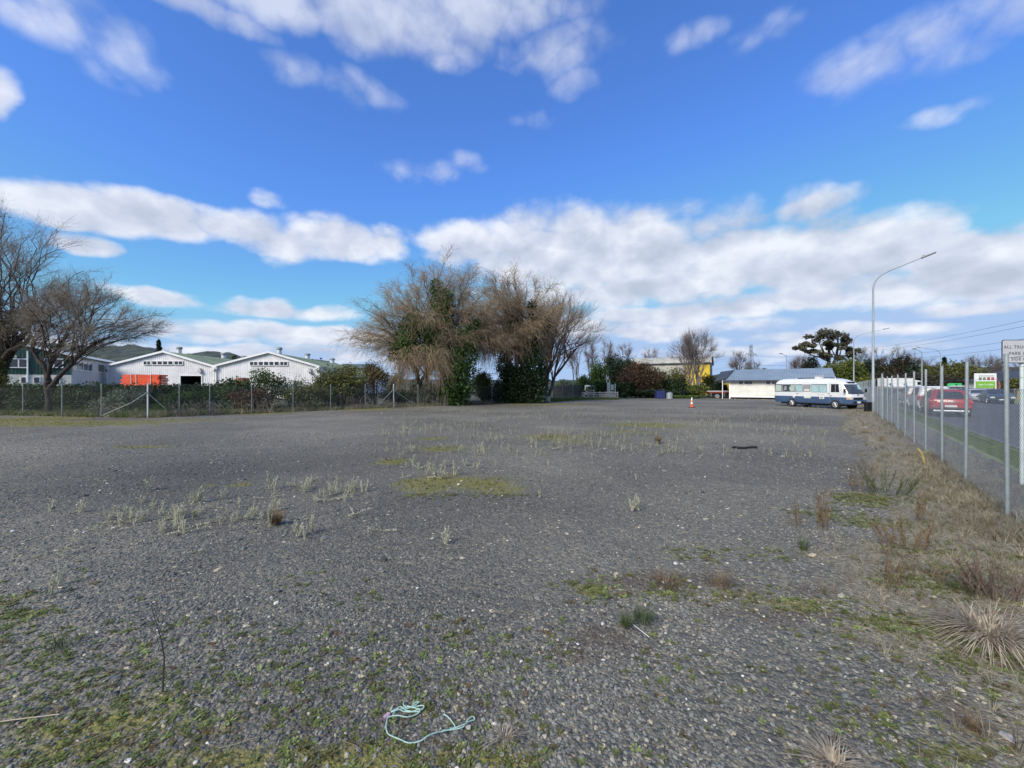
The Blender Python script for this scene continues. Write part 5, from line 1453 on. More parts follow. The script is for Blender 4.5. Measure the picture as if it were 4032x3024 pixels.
# things standing in the yard under the trees
def yard_things():
    o = MB().bevbox(-.6, .6, -.5, .5, 0, 1.1, .06).build('water_tank', M['navy']); o.location = P(2598, 57.6); tag(o, 'dark blue tank under the bronze trees', 'tank')
    m = MB(); m.tube([(0, 0, .0), (0, 0, .75), (0, 0, .9)], [.45, .45, .2], 16); o = m.build('drum', M['galv'], smooth=True); o.location = P(2636, 57.4); tag(o, 'pale grey drum at the edge of the gravel under the trees', 'drum')
    root = empty('boat_trailer', P(2792, 58.5), R(3), label='red and white boat hull on a trailer left of the hut', cat='boat')
    m = MB(); m.extrude([(0, .75), (2.6, .75), (3.0, 1.0), (-.2, 1.0)], 0, 1.3, 'y'); m.build('hull', M['brown_red'], root)
    m = MB(); m.box(-.22, 3.05, -.03, 1.33, 1.0, 1.08); m.build('gunwale', M['board_white'], root)
    m = MB(); m.beam((-.6, .6, .45), (3.4, .6, .45), .08); m.tube([(1.2, -.1, .3), (1.2, .1, .3)], .3, 12); m.beam((.3, 0, .3), (.3, 0, .75), .06); m.beam((2.3, 0, .3), (2.3, 0, .75), .06); m.build('trailer_frame', M['galv_old'], root)
    root = empty('yellow_digger', P(2846, 66), R(0), label='yellow machine glimpsed under the porch of the hut', cat='machine')
    m = MB(); m.bevbox(-.8, .9, -.5, .5, 1.2, 2.2, .08); m.build('cab', M['yellow'], root); m = MB(); m.bevbox(-.5, .4, -.52, -.49, 1.4, 2.0, .01); m.build('window', M['glass'], root)
    m = MB(); m.beam((.6, 0, 1.6), (1.8, 0, 2.3), .2); m.beam((1.8, 0, 2.3), (2.2, 0, 1.0), .16); m.build('boom', M['yellow'], root)
    m = MB(); m.bevbox(-1, 1, -.7, .7, .1, .8, .1); m.box(-.8, .8, -.5, .5, .8, 1.25); m.build('track', M['black'], root)
    # old pump gear behind the wire
    root = empty('farm_gear', P(2085, 49.5), 0, label='grey metal farm gear behind the wire fence below the willow', cat='machine')
    m = MB(); m.beam((-.9, 0, .1), (1.2, .2, 1.9), .12); m.beam((-1.1, 0, 1.75), (1.3, 0, 1.75), .12, .2); m.beam((1.0, 0, 0), (1.0, 0, 1.9), .1); m.beam((.1, .1, 0), (.7, .1, 1.1), .1); m.build('frame', M['galv'], root)
    m = MB(); m.tube([(.55, -.05, 1.1), (.55, .1, 1.1)], .28, 14); m.tube([(-.6, -.05, .8), (-.6, .1, .8)], .22, 14); m.build('pulley', M['galv_bright'], root)
    # yellow bollard and pole across the road
    o = MB().bevbox(-.11, .11, -.11, .11, 0, 1.15, .02).build('bollard', M['yellow_pipe']); o.location = P(4012, 52); tag(o, 'yellow bollard on the far verge right of the blue sedan', 'bollard')
    root = empty('utility_pole', P(3357, 100), 0, label='wooden power pole beside the second street lamp', cat='power pole')
    m = MB(); m.tube([(0, 0, 0), (0, 0, 11.1)], [.22, .16], 10); m.build('pole', M['wood_pole'], root); m = MB(); m.beam((-1.1, 0, 10.6), (1.1, 0, 10.6), .12); m.build('crossarm', M['wood_pole'], root)
    a = P(3357, 100, 10.7); b = P(4420, 35, 9.3)
    for k, (off, dz, sag) in enumerate(((0, .1, .8), (.0, -.55, .8), (.4, -2.0, .7), (.5, -2.9, .6))):
        pts = []
        for i in range(25):
            t = i / 24; p = a.lerp(b, t) + Vector((off, off, dz)); p.z -= sag * 4 * t * (1 - t); pts.append(p)
        o = MB().tube(pts, .018, 4, False).build('power_line', M['cable'], recalc=False)
        tag(o, ['topmost power line over the street', 'second power line from the top over the street', 'third power line from the top over the street', 'lowest power line over the street'][k], 'cable', 'power lines over the street')
yard_things()
def pylon():
    z = 420; b = P(2957, z); h = H(1358, z); root = empty('transmission_tower', b, R(20), label='distant lattice transmission tower above the hut roof', cat='pylon')
    m = MB(); prof = [(0, 4.2), (h * .55, 1.9), (h * .75, 1.3), (h, .9)]
    def wdt(t): return np.interp(t, [p[0] for p in prof], [p[1] for p in prof])
    lv = [0, .18, .34, .48, .6, .7, .8, .9, 1.0]
    for i in range(len(lv) - 1):
        z0, z1 = lv[i] * h, lv[i + 1] * h; w0, w1 = wdt(z0), wdt(z1)
        c0 = [(s * w0, t * w0, z0) for s, t in ((1, 1), (1, -1), (-1, -1), (-1, 1))]; c1 = [(s * w1, t * w1, z1) for s, t in ((1, 1), (1, -1), (-1, -1), (-1, 1))]
        for k in range(4):
            m.beam(c0[k], c1[k], .34); k2 = (k + 1) % 4; m.beam(c0[k], c1[k2], .13); m.beam(c0[k2], c1[k], .13); m.beam(c1[k], c1[k2], .13)
    m.build('lattice', M['pylon'], root)
    for f, w in ((.78, 7.5), (.56, 8.0), (.90, 0)):
        if w:
            m = MB(); zz = h * f; m.beam((-w, 0, zz), (w, 0, zz), .4); m.beam((-w, 0, zz), (0, 0, zz + 2.6), .3); m.beam((w, 0, zz), (0, 0, zz + 2.6), .3)
            for x in (-w, w, -w * .55, w * .55): m.beam((x, 0, zz), (x, 0, zz - 2.0), .25)
            m.build('crossarm', M['pylon'], root)
    for k, (f, w) in enumerate(((.75, -7.5), (.75, 7.5), (.53, 8), (.53, -8))):
        m = MB(); a = b + Vector((w, 0, h * f)); 
        for tgt in (P(2560, 700, 40), P(3330, 560, 52)):
            t_ = tgt + Vector((w, 0, h * (f - .75))); pts = [a.lerp(t_, i / 12) - Vector((0, 0, 9 * 4 * (i / 12) * (1 - i / 12) * .6)) for i in range(13)]
            m.tube(pts, .07, 3, False)
        o = m.build('transmission_line', M['pylon'], recalc=False); tag(o, ['upper transmission line hung left of the distant lattice tower', 'upper transmission line hung right of the distant lattice tower', 'lower transmission line hung right of the distant lattice tower', 'lower transmission line hung left of the distant lattice tower'][k], 'cable', 'lines strung from the lattice tower')
pylon()

# ================================================================ TREES AND SHRUBS
def ivy_on(root, pts, rad, n, size, leaf, seed, name='ivy', fw_=1.0):
    rng = np.random.default_rng(seed); lob = []
    for i in range(len(pts)):
        x, y, z = pts[i]; r = rad[i]
        lob.append((x + rng.normal(0, .25), y - 2.3 * fw_, z, r, r, r * 1.35, n * r * r / sum(q * q for q in rad)))
    V, F, T = leaf_cloud(rng, lob, size, .45)
    np_mesh(name, V, F, LF[leaf], root, tone=T)

def big_willows():
    z = 40.0; k = z / FPX
    def X(px, c): return (px - c) * k
    # A: the broad one on the left of the pair
    c = 1716
    ctr = ((1696 - c) * k, 0, H(1300, z)); r = (380 * k, 6.4, 292 * k)
    root = empty('willow_tree', P(c, z), 0, label='largest bare willow with ivy-covered trunks in the middle of the photo', cat='tree', group=None)
    rng = np.random.default_rng(11)
    st = [[(-1.2, 0, -.1), (X(1690, c), 0, 4.5), (X(1640, c), .3, 8.5)], [(.3, .2, -.1), (X(1745, c), .2, 5), (X(1730, c), 0, 9.5)], [(1.6, .6, -.1), (X(1800, c), .5, 4), (X(1830, c), .6, 8.2)], [(-.6, -.6, -.1), (X(1650, c), -1.2, 3.4), (X(1560, c), -1.6, 5.2)]]
    th, tw, lim = grow(rng, (0, 0, 0), st, (ctr, r), n1=112, n2=12, n3=10, r0=.40, twig=1.15, droop=.30, up=.45, n4=1, arch=.10, zlo=-.55, tr=.0115, wob=.14, l2=.22, t1=(.25, 1), lr=.34)
    np_mesh('trunk', th[0], th[1], M['bark'], root, smooth=True); np_mesh('crown', tw[0], tw[1], TW['willow'], root, tone=tw[2])
    pts = [(X(x, c), dy, H(y, z)) for x, y, dy in ((1735, 1150, 0), (1740, 1200, 0), (1748, 1250, 0), (1752, 1300, .2), (1745, 1350, 0), (1740, 1400, -.2), (1660, 1290, -.5), (1650, 1340, -.5), (1640, 1390, -.6), (1700, 1330, -.4),
           (1830, 1350, .4), (1835, 1400, .3), (1830, 1450, 0), (1825, 1500, 0), (1820, 1550, 0), (1850, 1330, .5), (1870, 1290, .6), (1775, 1190, .2), (1785, 1240, .2), (1790, 1480, .2), (1780, 1540, 0), (1700, 1400, -.4), (1600, 1400, -.8))]
    rad = [.6, .9, 1.05, 1.0, .9, .9, .9, 1.15, 1.0, .9, 1.1, 1.35, 1.4, 1.4, 1.3, .8, .5, .5, .5, 1.1, 1.1, .9, .7]
    ivy_on(root, pts, rad, 21000, .13, 'ivy', 12)
    # hanging dead curtain of twigs low in the middle
    rng = np.random.default_rng(13); n = 1000
    sx = rng.uniform(X(1600, c), X(1790, c), n); sy = rng.uniform(-4.5, -2.0, n); sz = rng.uniform(H(1440, z), H(1370, z), n) - ((sx - X(1700, c)) / 3) ** 2 * .6
    L_ = rng.uniform(.5, 3.5, n) * (.75 + .35 * np.sin(sx * 2.3)); s = np.linspace(0, 1, 6)[None]
    side = rng.normal(0, .75, n) + (sx - X(1700, c)) * .16
    Pt = np.stack([sx[:, None] + side[:, None] * s * .9 + rng.normal(0, .04, (n, 6)), sy[:, None] + rng.normal(0, .3, n)[:, None] * s, sz[:, None] - L_[:, None] * s ** 1.3], -1)
    Pt[:, :, 2] = np.maximum(Pt[:, :, 2], 1.2)
    V, F = np_tubes(Pt, np.full((n, 6), .013) * (1.1 - .6 * s), 3)
    np_mesh('hanging_twigs', V, F, TW['willow'], root, tone=np.repeat(rng.uniform(.1, .9, n), 15))
    # B
    z = 45.0; k = z / FPX; c = 2030
    ctr = ((2000 - c) * k, 0, H(1292, z)); r = (238 * k, 5.5, 250 * k)
    root = empty('willow_tree', P(c, z), 0, label='tall narrow bare willow with dark ivy right of the largest willow', cat='tree')
    rng = np.random.default_rng(21)
    st = [[(-.8, 0, -.1), (X(2005, c) * 1.1, 0, 5), ((2010 - c) * k, .3, 10)], [(.5, .3, -.1), ((2060 - c) * k, .2, 5), ((2085 - c) * k, 0, 9.5)], [(0, -.4, -.1), ((2035 - c) * k, -.4, 5), ((2050 - c) * k, 0, 9)]]
    th, tw, lim = grow(rng, (0, 0, 0), st, (ctr, r), n1=100, n2=12, n3=10, r0=.42, twig=1.1, droop=.30, up=.5, n4=1, arch=.12, zlo=-.45, tr=.0125, wob=.14, l2=.27, t1=(.3, 1), lr=.34)
    np_mesh('trunk', th[0], th[1], M['bark_dark'], root, smooth=True); np_mesh('crown', tw[0], tw[1], TW['willow'], root, tone=tw[2])
    q = [(2100, 1230, .6), (2105, 1290, .8), (2095, 1340, .9), (2090, 1400, 1.1), (2085, 1450, 1.2), (2060, 1500, 1.5), (2040, 1550, 1.6), (2000, 1500, 1.3), (1990, 1450, .9), (1985, 1560, 1.4), (2090, 1560, 1.5), (2060, 1330, .6), (2125, 1290, .6), (2000, 1300, .6), (2000, 1380, .7), (2115, 1500, 1.2)]
    ivy_on(root, [((x - c) * k, 0, H(y, z)) for x, y, _ in q], [a[2] for a in q], 19000, .14, 'ivy_dark', 22)
    rng = np.random.default_rng(23); n = 700
    sx = rng.uniform(-4.0, 1.4, n); sy = rng.uniform(-3.4, -1.6, n); sz = rng.uniform(6.0, 8.6, n); L_ = rng.uniform(1.2, 3.2, n); s = np.linspace(0, 1, 6)[None]
    Pt = np.stack([sx[:, None] + rng.normal(0, .4, n)[:, None] * s, sy[:, None] + 0 * s, sz[:, None] - L_[:, None] * s ** 1.2], -1)
    V, F = np_tubes(Pt, np.full((n, 6), .017) * (1.1 - .6 * s), 3)
    np_mesh('hanging_twigs', V, F, TW['willow'], root, tone=np.repeat(rng.uniform(.1, .9, n), 15))
    # C: the upright bare one leaning right
    z = 51.0; k = z / FPX; c = 2145
    ctr = ((2215 - c) * k, 0, H(1345, z)); r = (150 * k, 4.8, 185 * k)
    root = empty('bare_tree', P(c, z), 0, label='bare many-stemmed tree leaning right at the end of the willow group', cat='tree')
    rng = np.random.default_rng(31)
    st = [[(0, 0, -.1), (.4, 0, 3.5), (2.2, 0, 8.0)], [(.3, .2, -.1), (1.3, .2, 3.0), (4.0, 0, 6.5)], [(-.2, -.4, -.1), (.1, -.4, 4), (.6, 0, 8.5)], [(-.4, .3, -.1), (-.4, .3, 3), (-.3, 0, 7)]]
    th, tw, lim = grow(rng, (0, 0, 0), st, (ctr, r), n1=60, n2=12, n3=12, r0=.40, twig=1.1, droop=-.1, up=.75, tr=.0115, wob=.09, l2=.34, t1=(.25, 1), lr=.42)
    np_mesh('trunk', th[0], th[1], M['bark'], root, smooth=True); np_mesh('crown', tw[0], tw[1], TW['willow_grey'], root, tone=tw[2])
big_willows()

def left_trees():
    # big one at the left edge
    z = 28.0; k = z / FPX; c = 28
    root = empty('willow_tree', P(c, z), 0, label='large bare spreading tree with ivy on its leaning trunk at the left edge', cat='tree')
    rng = np.random.default_rng(41)
    ctr = ((-110 - c) * k, 0, H(1130, z)); r = (440 * k, 7, 400 * k)
    st = [[(-.9, 0, -.1), (-.3, 0, 3.2), ((95 - c) * k, 0, H(1330, z)), ((140 - c) * k, 0, H(1180, z))], [(-1.0, 0, -.1), (-1.2, .2, 4), ((-40 - c) * k, 0, 8.5)], [(-.8, -.2, -.1), (-.2, -.4, 3.2), ((160 - c) * k, -.6, H(1330, z))]]
    th, tw, lim = grow(rng, (0, 0, 0), st, (ctr, r), n1=78, n2=13, n3=13, r0=.42, twig=1.0, droop=.15, up=.45, arch=.12, zlo=-.45, tr=.0075, wob=.14, l2=.23, t1=(.3, 1), lr=.26, br=.36)
    np_mesh('trunk', th[0], th[1], M['bark_dark'], root, smooth=True); np_mesh('crown', tw[0], tw[1], TW['willow_grey'], root, tone=tw[2])
    q = [(-10, 1600, .8), (0, 1560, .75), (20, 1500, .6), (20, 1440, .5), (30, 1390, .5), (55, 1340, .5), (75, 1290, .45), (100, 1250, .3), (-30, 1450, .6)]
    ivy_on(root, [((x - c) * k, -.2, H(y, z)) for x, y, _ in q], [a[2] for a in q], 7000, .085, 'olive', 42, 'ivy', .15)
    # the smaller one right of it
    z = 26.6; k = z / FPX; c = 192
    root = empty('bare_tree', P(c, z), 0, label='smaller bare spreading tree behind the back fence in front of the green workshop', cat='tree')
    rng = np.random.default_rng(47)
    ctr = ((372 - c) * k, 0, H(1272, z)); r = (200 * k, 4.0, 185 * k)
    st = [[(0, 0, -.1), ((196 - c) * k, 0, H(1480, z)), ((205 - c) * k, 0, H(1400, z)), ((280 - c) * k, 0, H(1280, z))],
          [(0, 0, 1.6), ((225 - c) * k, .1, H(1480, z)), ((300 - c) * k, .2, H(1390, z)), ((400 - c) * k, .2, H(1330, z))],
          [(0, 0, 2.0), ((185 - c) * k, -.1, H(1440, z)), ((150 - c) * k, -.2, H(1400, z)), ((130 - c) * k, -.2, H(1300, z))]]
    th, tw, lim = grow(rng, (0, 0, 0), st, (ctr, r), n1=60, n2=13, n3=13, r0=.24, twig=.72, droop=.12, up=.45, arch=.10, zlo=-.35, tr=.0066, wob=.09, l2=.26, t1=(.35, 1), lr=.28, br=.38)
    np_mesh('trunk', th[0], th[1], M['bark_dark'], root, smooth=True); np_mesh('crown', tw[0], tw[1], TW['willow_grey'], root, tone=tw[2])
left_trees()

def hedge():
    rng = np.random.default_rng(51)
    a = P(-420, 31.5); b = P(885, 38.5); root = empty('ivy_hedge', a.lerp(b, .5), 0, label='long low dark ivy hedge in front of the warehouses', cat='hedge')
    lob = []; n = 34
    for i in range(n):
        p = a.lerp(b, (i + .5) / n) - a.lerp(b, .5); h = H(1509, (a.lerp(b, (i + .5) / n)).y) - .05 + rng.uniform(-.10, .10)
        lob.append((p.x, p.y, h * .52, 1.15, .9, h * .48, 900))
    V, F, T = leaf_cloud(rng, lob, .12, .5); np_mesh('foliage', V, F, LF['hedge'], root, tone=T)
    m = MB()
    for i in range(n): p = a.lerp(b, (i + .5) / n) - a.lerp(b, .5); m.tube([(p.x, p.y, 0), (p.x + .1, p.y, 1.2)], [.05, .02], 5)
    m.build('stem', M['bark_dark'], root)
hedge()

BUSHES = [
 # seed name px z top w label leaf n size k
 (101, 'shrub', 505, 27.2, 1520, 190, 'pale grey-green shrub behind the back fence, left of the white strainer post', 'pale', 1500, .07, 6),
 (102, 'shrub', 385, 26.6, 1560, 110, 'small pale leafy shrub low behind the back fence near the second bare tree', 'pale', 900, .06, 5),
 (103, 'shrub', 300, 28.0, 1518, 190, 'rough dark green shrub between the bare trees and the hedge', 'hedge', 1500, .08, 6),
 (104, 'shrub', 90, 27.0, 1545, 170, 'dark green undergrowth beside the ivy-covered leaning trunk', 'hedge', 1600, .08, 6),
 (105, 'shrub', 690, 28.4, 1530, 160, 'fresh green shrub right of the white strainer post', 'green', 1500, .07, 6),
 (106, 'shrub', 785, 29.5, 1518, 150, 'bright green shrub behind the tangled dry stems', 'green', 1400, .07, 6),
 (107, 'shrub', 930, 29.5, 1478, 240, 'dark bronze-green bush below the small orange beam stack', 'hedge', 3600, .09, 9),
 (108, 'buddleia', 1050, 30.5, 1438, 200, 'tall open bush with pale flower heads in front of the second warehouse', 'hedge', 3000, .085, 10),
 (109, 'buddleia', 1145, 31.0, 1462, 170, 'pale silvery-leaved bush right of the tall open bush', 'pale', 2200, .08, 8),
 (110, 'shrub', 1000, 28.6, 1525, 220, 'low bronze bush under the tall open bush', 'brown', 2400, .08, 7),
 (111, 'shrub', 1210, 31.2, 1496, 230, 'low brown-green bush between pale and round bushes', 'olive', 2600, .085, 8),
 (112, 'shrub', 1330, 34.5, 1424, 260, 'large round olive-green bush left of the willows', 'olive', 7000, .11, 12),
 (113, 'shrub', 1278, 33.0, 1480, 130, 'dark lobe-shaped bush leaning on the large round olive one', 'hedge', 2600, .09, 8),
 (114, 'sapling_willow', 1474, 38.0, 1400, 150, 'orange-brown twiggy willow sapling beside the round olive bush', 'orange', 5200, .075, 9),
 (115, 'shrub', 1560, 39.0, 1462, 120, 'pale grey-green bush right of the twiggy sapling', 'pale', 2200, .10, 8),
 (116, 'shrub', 1655, 38.5, 1490, 150, 'pale spreading bush under the hanging willow twigs', 'pale', 2600, .10, 9),
 (117, 'shrub', 1395, 36.5, 1530, 230, 'dark tangle of brush behind the fence left of the second strainer post', 'dark', 3200, .10, 8),
 (118, 'shrub', 1590, 38.0, 1530, 190, 'dark undergrowth at the foot of the sapling and pale bushes', 'dark', 3000, .10, 8),
 (119, 'shrub', 1760, 41.5, 1510, 260, 'green undergrowth at the foot of the largest willow', 'ivy', 4600, .11, 10),
 (120, 'shrub', 1900, 44.5, 1450, 110, 'mossy yellow-green bush between the two ivy-clad willows', 'yellow', 2600, .12, 8),
 (121, 'shrub', 1945, 46.5, 1520, 200, 'dark bush behind the fence between the two willows', 'dark', 3200, .12, 8),
 (122, 'shrub', 2080, 53.0, 1490, 190, 'dark undergrowth under the narrow willow', 'ivy_dark', 3600, .13, 8),
 (123, 'shrub', 2225, 58.5 + 3, 1490, 130, 'grey-green bush behind the dark paling fence', 'pale', 2400, .13, 8),
 (124, 'shrub', 2290, 62, 1465, 100, 'bushy green shrub below the clipped green column', 'green', 2600, .14, 8),
 (125, 'columnar_tree', 2350, 63, 1392, 82, 'bright green columnar tree left of the dark evergreens', 'green', 5200, .14, 10),
 (126, 'shrub', 2352, 61, 1488, 150, 'deep green rounded shrub behind the white van', 'ivy', 4200, .14, 9),
 (127, 'evergreen_tree', 2428, 68, 1385, 105, 'dark evergreen tree right of the green column', 'dark', 5600, .17, 11),
 (128, 'evergreen_tree', 2482, 74, 1402, 100, 'second dark evergreen tree with a broken top', 'dark', 4400, .18, 10),
 (129, 'bronze_tree', 2520, 61, 1418, 190, 'broad bronze-brown tree in front of the yellow shed', 'brown', 9000, .15, 13),
 (130, 'shrub', 2460, 59.5, 1500, 120, 'dark bush at the right end of the rail fence', 'ivy_dark', 3600, .14, 8),
 (131, 'olive_tree', 2640, 64, 1440, 150, 'olive tree with gaps showing the yellow shed', 'olive', 3400, .15, 12),
 (132, 'shrub', 2560, 60, 1525, 200, 'dark shadowy bushes under the bronze tree', 'dark', 4200, .14, 9),
 (133, 'shrub', 2680, 60.5, 1528, 170, 'dark green bushes under the bare tree in front of the yellow shed', 'dark', 4000, .14, 9),
 (138, 'olive_tree', 2572, 65, 1447, 120, 'olive tree between the bronze tree and the yellow shed wall', 'olive', 2600, .15, 10),
 (139, 'shrub', 2655, 62, 1482, 140, 'dark green tree left of the bare tree in front of the yellow shed', 'ivy_dark', 3000, .15, 10),
 (134, 'shrub', 2745, 59, 1508, 105, 'pale feathery green bush behind the traffic cone', 'yellow', 2600, .12, 8),
 (135, 'shrub', 2700, 58.7, 1552, 170, 'low bright green growth at the edge of the gravel', 'green', 2400, .11, 7),
 (136, 'olive_tree', 2790, 66, 1470, 110, 'loose olive tree against the yellow shed end', 'olive', 2600, .14, 10),
 (137, 'shrub', 2820, 62, 1500, 90, 'dark round bush left of the hut porch', 'ivy_dark', 2400, .13, 7),
 (140, 'shrub', 2940, 110, 1434, 90, 'brown-green bush showing over the hut roof below the pylon', 'olive', 2000, .26, 7),
 (141, 'shrub', 3000, 112, 1443, 70, 'low green bush over the hut roof right of the pylon', 'olive', 1500, .26, 6),
 (142, 'shrub', 3140, 100, 1442, 120, 'russet bushes over the right part of the hut roof', 'brown', 2400, .24, 8),
 (143, 'scrub_tree', 3195, 104, 1388, 100, 'grey-green scrubby tree left of the tall gum tree', 'gum', 2600, .26, 10),
 (144, 'shrub', 3290, 92, 1405, 130, 'yellow-green bushy trees below the tall gum tree', 'yellow', 4200, .26, 10),
 (145, 'shrub', 3368, 88, 1413, 130, 'olive-yellow bushy tree behind the bus front', 'yellow', 4200, .26, 10),
 (146, 'shrub', 3240, 90, 1468, 150, 'dark bushes behind the right end of the hut', 'brown', 2600, .24, 8),
 (150, 'conifer', 3418, 112, 1402, 80, 'dark green conifer just left of the street lamp pole', 'dark', 3800, .3, 9),
 (151, 'conifer', 3462, 122, 1395, 70, 'brown conifer just right of the street lamp pole', 'dark_brown', 3600, .3, 9),
 (152, 'conifer', 3514, 126, 1392, 76, 'second brown conifer right of the lamp pole', 'dark_brown', 3600, .3, 9),
 (153, 'conifer', 3556, 126, 1383, 58, 'tallest narrow conifer in the dark group', 'dark_brown', 3000, .3, 9),
 (154, 'conifer', 3600, 120, 1408, 66, 'thin see-through conifer at the right of the dark group', 'dark', 1500, .3, 9),
 (155, 'shrub', 3490, 108, 1460, 210, 'dark brown mass of low conifers behind the truck', 'dark_brown', 6500, .3, 12),
 (156, 'shrub', 3620, 104, 1470, 110, 'dark bushes right of the truck cab', 'dark_brown', 3200, .28, 9),
 (157, 'evergreen_tree', 3660, 108, 1432, 90, 'dark olive evergreen left of the broad one across the road', 'olive', 3200, .28, 9),
 (158, 'evergreen_tree', 3738, 106, 1408, 150, 'broad flat-topped olive evergreen across the road', 'olive', 6500, .28, 13),
 (159, 'evergreen_tree', 3828, 102, 1432, 130, 'brown-green spreading tree behind the display board', 'olive', 5200, .28, 12),
 (160, 'hedge_tree', 3770, 98, 1475, 230, 'dark hedge-like trees behind the green van', 'dark_brown', 6000, .26, 12),
 (161, 'shrub', 4000, 64, 1490, 110, 'dark green shrub in front of the dark-roofed house', 'olive', 2600, .2, 8),
 (162, 'blossom_tree', 3925, 62, 1488, 22, 'pink flowering shrub right of the display board', 'pink', 900, .13, 5),
 (163, 'shrub', 3050, 400, 1460, 160, 'far low trees on the skyline over the hut roof', 'dark', 1500, .9, 8),
 (164, 'shrub', 1450, 150, 1425, 110, 'far dark trees seen between the warehouses and the willow', 'dark', 2000, .5, 9),
 (165, 'shrub', 1255, 170, 1402, 90, 'dark clump of trees behind the right end of the warehouse roof', 'dark', 2400, .6, 9),
 (166, 'shrub', 925, 190, 1397, 44, 'small dark clump of trees between the two warehouse roofs', 'dark', 1200, .6, 7),
 (167, 'shrub', 4120, 90, 1440, 160, 'reddish tree beyond the right edge behind the sign', 'brown', 2600, .26, 9),
]
for (sd_, nm, px, z, top, w, lab, leaf, n, size, k) in BUSHES:
    cat = 'tree' if ('tree' in nm or nm in ('conifer', 'sapling_willow')) else 'bush'
    low = H(1560, z) * .0
    bush(sd_, nm, px, z, top, w, lab, leaf, cat, None, int(n * 1.15), size, k, low=low, shell=.35)

def gum_tree():
    z = 98.0; k = z / FPX; c = 3262
    root = empty('gum_tree', P(c, z), 0, label='tall open-crowned gum tree standing above the yellow-green bushes', cat='tree')
    rng = np.random.default_rng(71)
    L = [(3258, 1310, 50, 26), (3215, 1330, 36, 20), (3300, 1325, 34, 22), (3175, 1358, 24, 18), (3232, 1352, 30, 16), (3325, 1350, 26, 20), (3345, 1385, 22, 20), (3280, 1365, 26, 14), (3200, 1385, 26, 14), (3160, 1372, 14, 14), (3318, 1400, 26, 14), (3250, 1395, 26, 12)]
    lob = []; tips = []
    for (x, y, w, h) in L:
        for j in range(4):
            q = rng.normal(0, .45, 3)
            lob.append(((x - c) * k + q[0] * w * k, q[1] * 3, H(y, z) + q[2] * h * k, w * k * .55, w * k * .6, h * k * .5, 150))
        tips.append(((x - c) * k, rng.normal(0, 1.5), H(y, z)))
    V, F, T = leaf_cloud(rng, lob, .30, .3); np_mesh('crown', V, F, LF['gum'], root, tone=T)
    m = MB(); top = H(1420, z)
    m.tube([(0, 0, -.2), (-.1, 0, top * .6), (.2, 0, top + 1.5), (-.2, 0, H(1330, z))], [.55, .42, .34, .12], 9)
    m.tube([(.3, 0, top * .7), (1.8, 0, top + .6), (2.3, 0, top + 3.5), (2.2, 0, H(1325, z))], [.34, .27, .22, .08], 8)
    for t in tips:
        b0 = (.0 if t[0] < 1 else 2.1, 0, top + rng.uniform(-.5, 1.5)); mid = ((b0[0] + t[0]) / 2, t[1] * .4, (b0[2] + t[2]) / 2 - .5)
        m.tube([b0, mid, t], [.20, .14, .05], 6)
    m.build('trunk', M['bark_dark'], root, smooth=True)
gum_tree()

gb = 'bare winter trees on the skyline'
BARE = [
 (201, 2268, 122, 1326, 90, 'bare pale poplar touching the leaning tree, leftmost on the skyline', 'reddish', 3),
 (202, 2325, 126, 1345, 60, 'small bare poplar above the green column', 'reddish', 2),
 (203, 2395, 122, 1336, 80, 'bare poplar between green column and dark evergreen', 'reddish', 3),
 (204, 2462, 124, 1345, 74, 'bare rounded tree above the bronze tree', 'reddish', 3),
 (205, 2560, 132, 1372, 96, 'wide low bare tree behind the yellow shed roof', 'reddish', 3),
 (206, 2905, 128, 1376, 62, 'small bare tree left of the pylon', 'reddish', 2),
 (207, 2960, 160, 1415, 60, 'small bare tree at the foot of the pylon', 'grey', 2),
 (208, 3145, 108, 1400, 70, 'thin bare pinkish tree left of the scrubby tree', 'reddish', 2),
 (209, 3395, 146, 1376, 90, 'bare crown behind the second lamp', 'grey', 3),
 (210, 3460, 146, 1364, 100, 'bare crown just right of the lamp pole', 'grey', 3),
 (211, 3535, 146, 1362, 110, 'widest bare crown above the conifers', 'grey', 3),
 (212, 3598, 144, 1382, 70, 'bare crown at the right of the conifers', 'grey', 2),
 (213, 3872, 112, 1398, 110, 'bare grey tree behind the display board', 'grey', 3),
 (214, 3650, 140, 1412, 60, 'thin bare tree behind the straight street lamp', 'grey', 2),
 (215, 4030, 118, 1425, 90, 'bare reddish tree behind the parking sign', 'reddish', 3),
 (216, 3930, 125, 1425, 60, 'small bare tree left of the parking sign', 'grey', 2),
 (217, 650, 150, 1378, 60, 'thin bare tree behind the conifer over the first warehouse', 'grey', 2),
]
for (sd_, px, z, top, w, lab, tw_, ns) in BARE:
    bare_tree(sd_, 'bare_tree', px, z, top, w, lab, 'tree', None, tw_, 'bark', stems=ns, n1=18, n2=9, n3=8, r0=.26, twig=1.5, droop=.0, up=.8, tr=.019, wob=.10, l2=.34, t1=(.2, 1), lr=.45)
bare_tree(220, 'bare_tree', 2732, 61.5, 1312, 205, 'bare grey tree in front of the yellow shed', 'tree', None, 'grey', 'bark_pale', stems=5, crown_low=2.4, n1=42, n2=9, n3=9, r0=.26, twig=1.0, droop=-.2, up=.8, tr=.015, wob=.14, l2=.30, t1=(.2, 1), lr=.42)
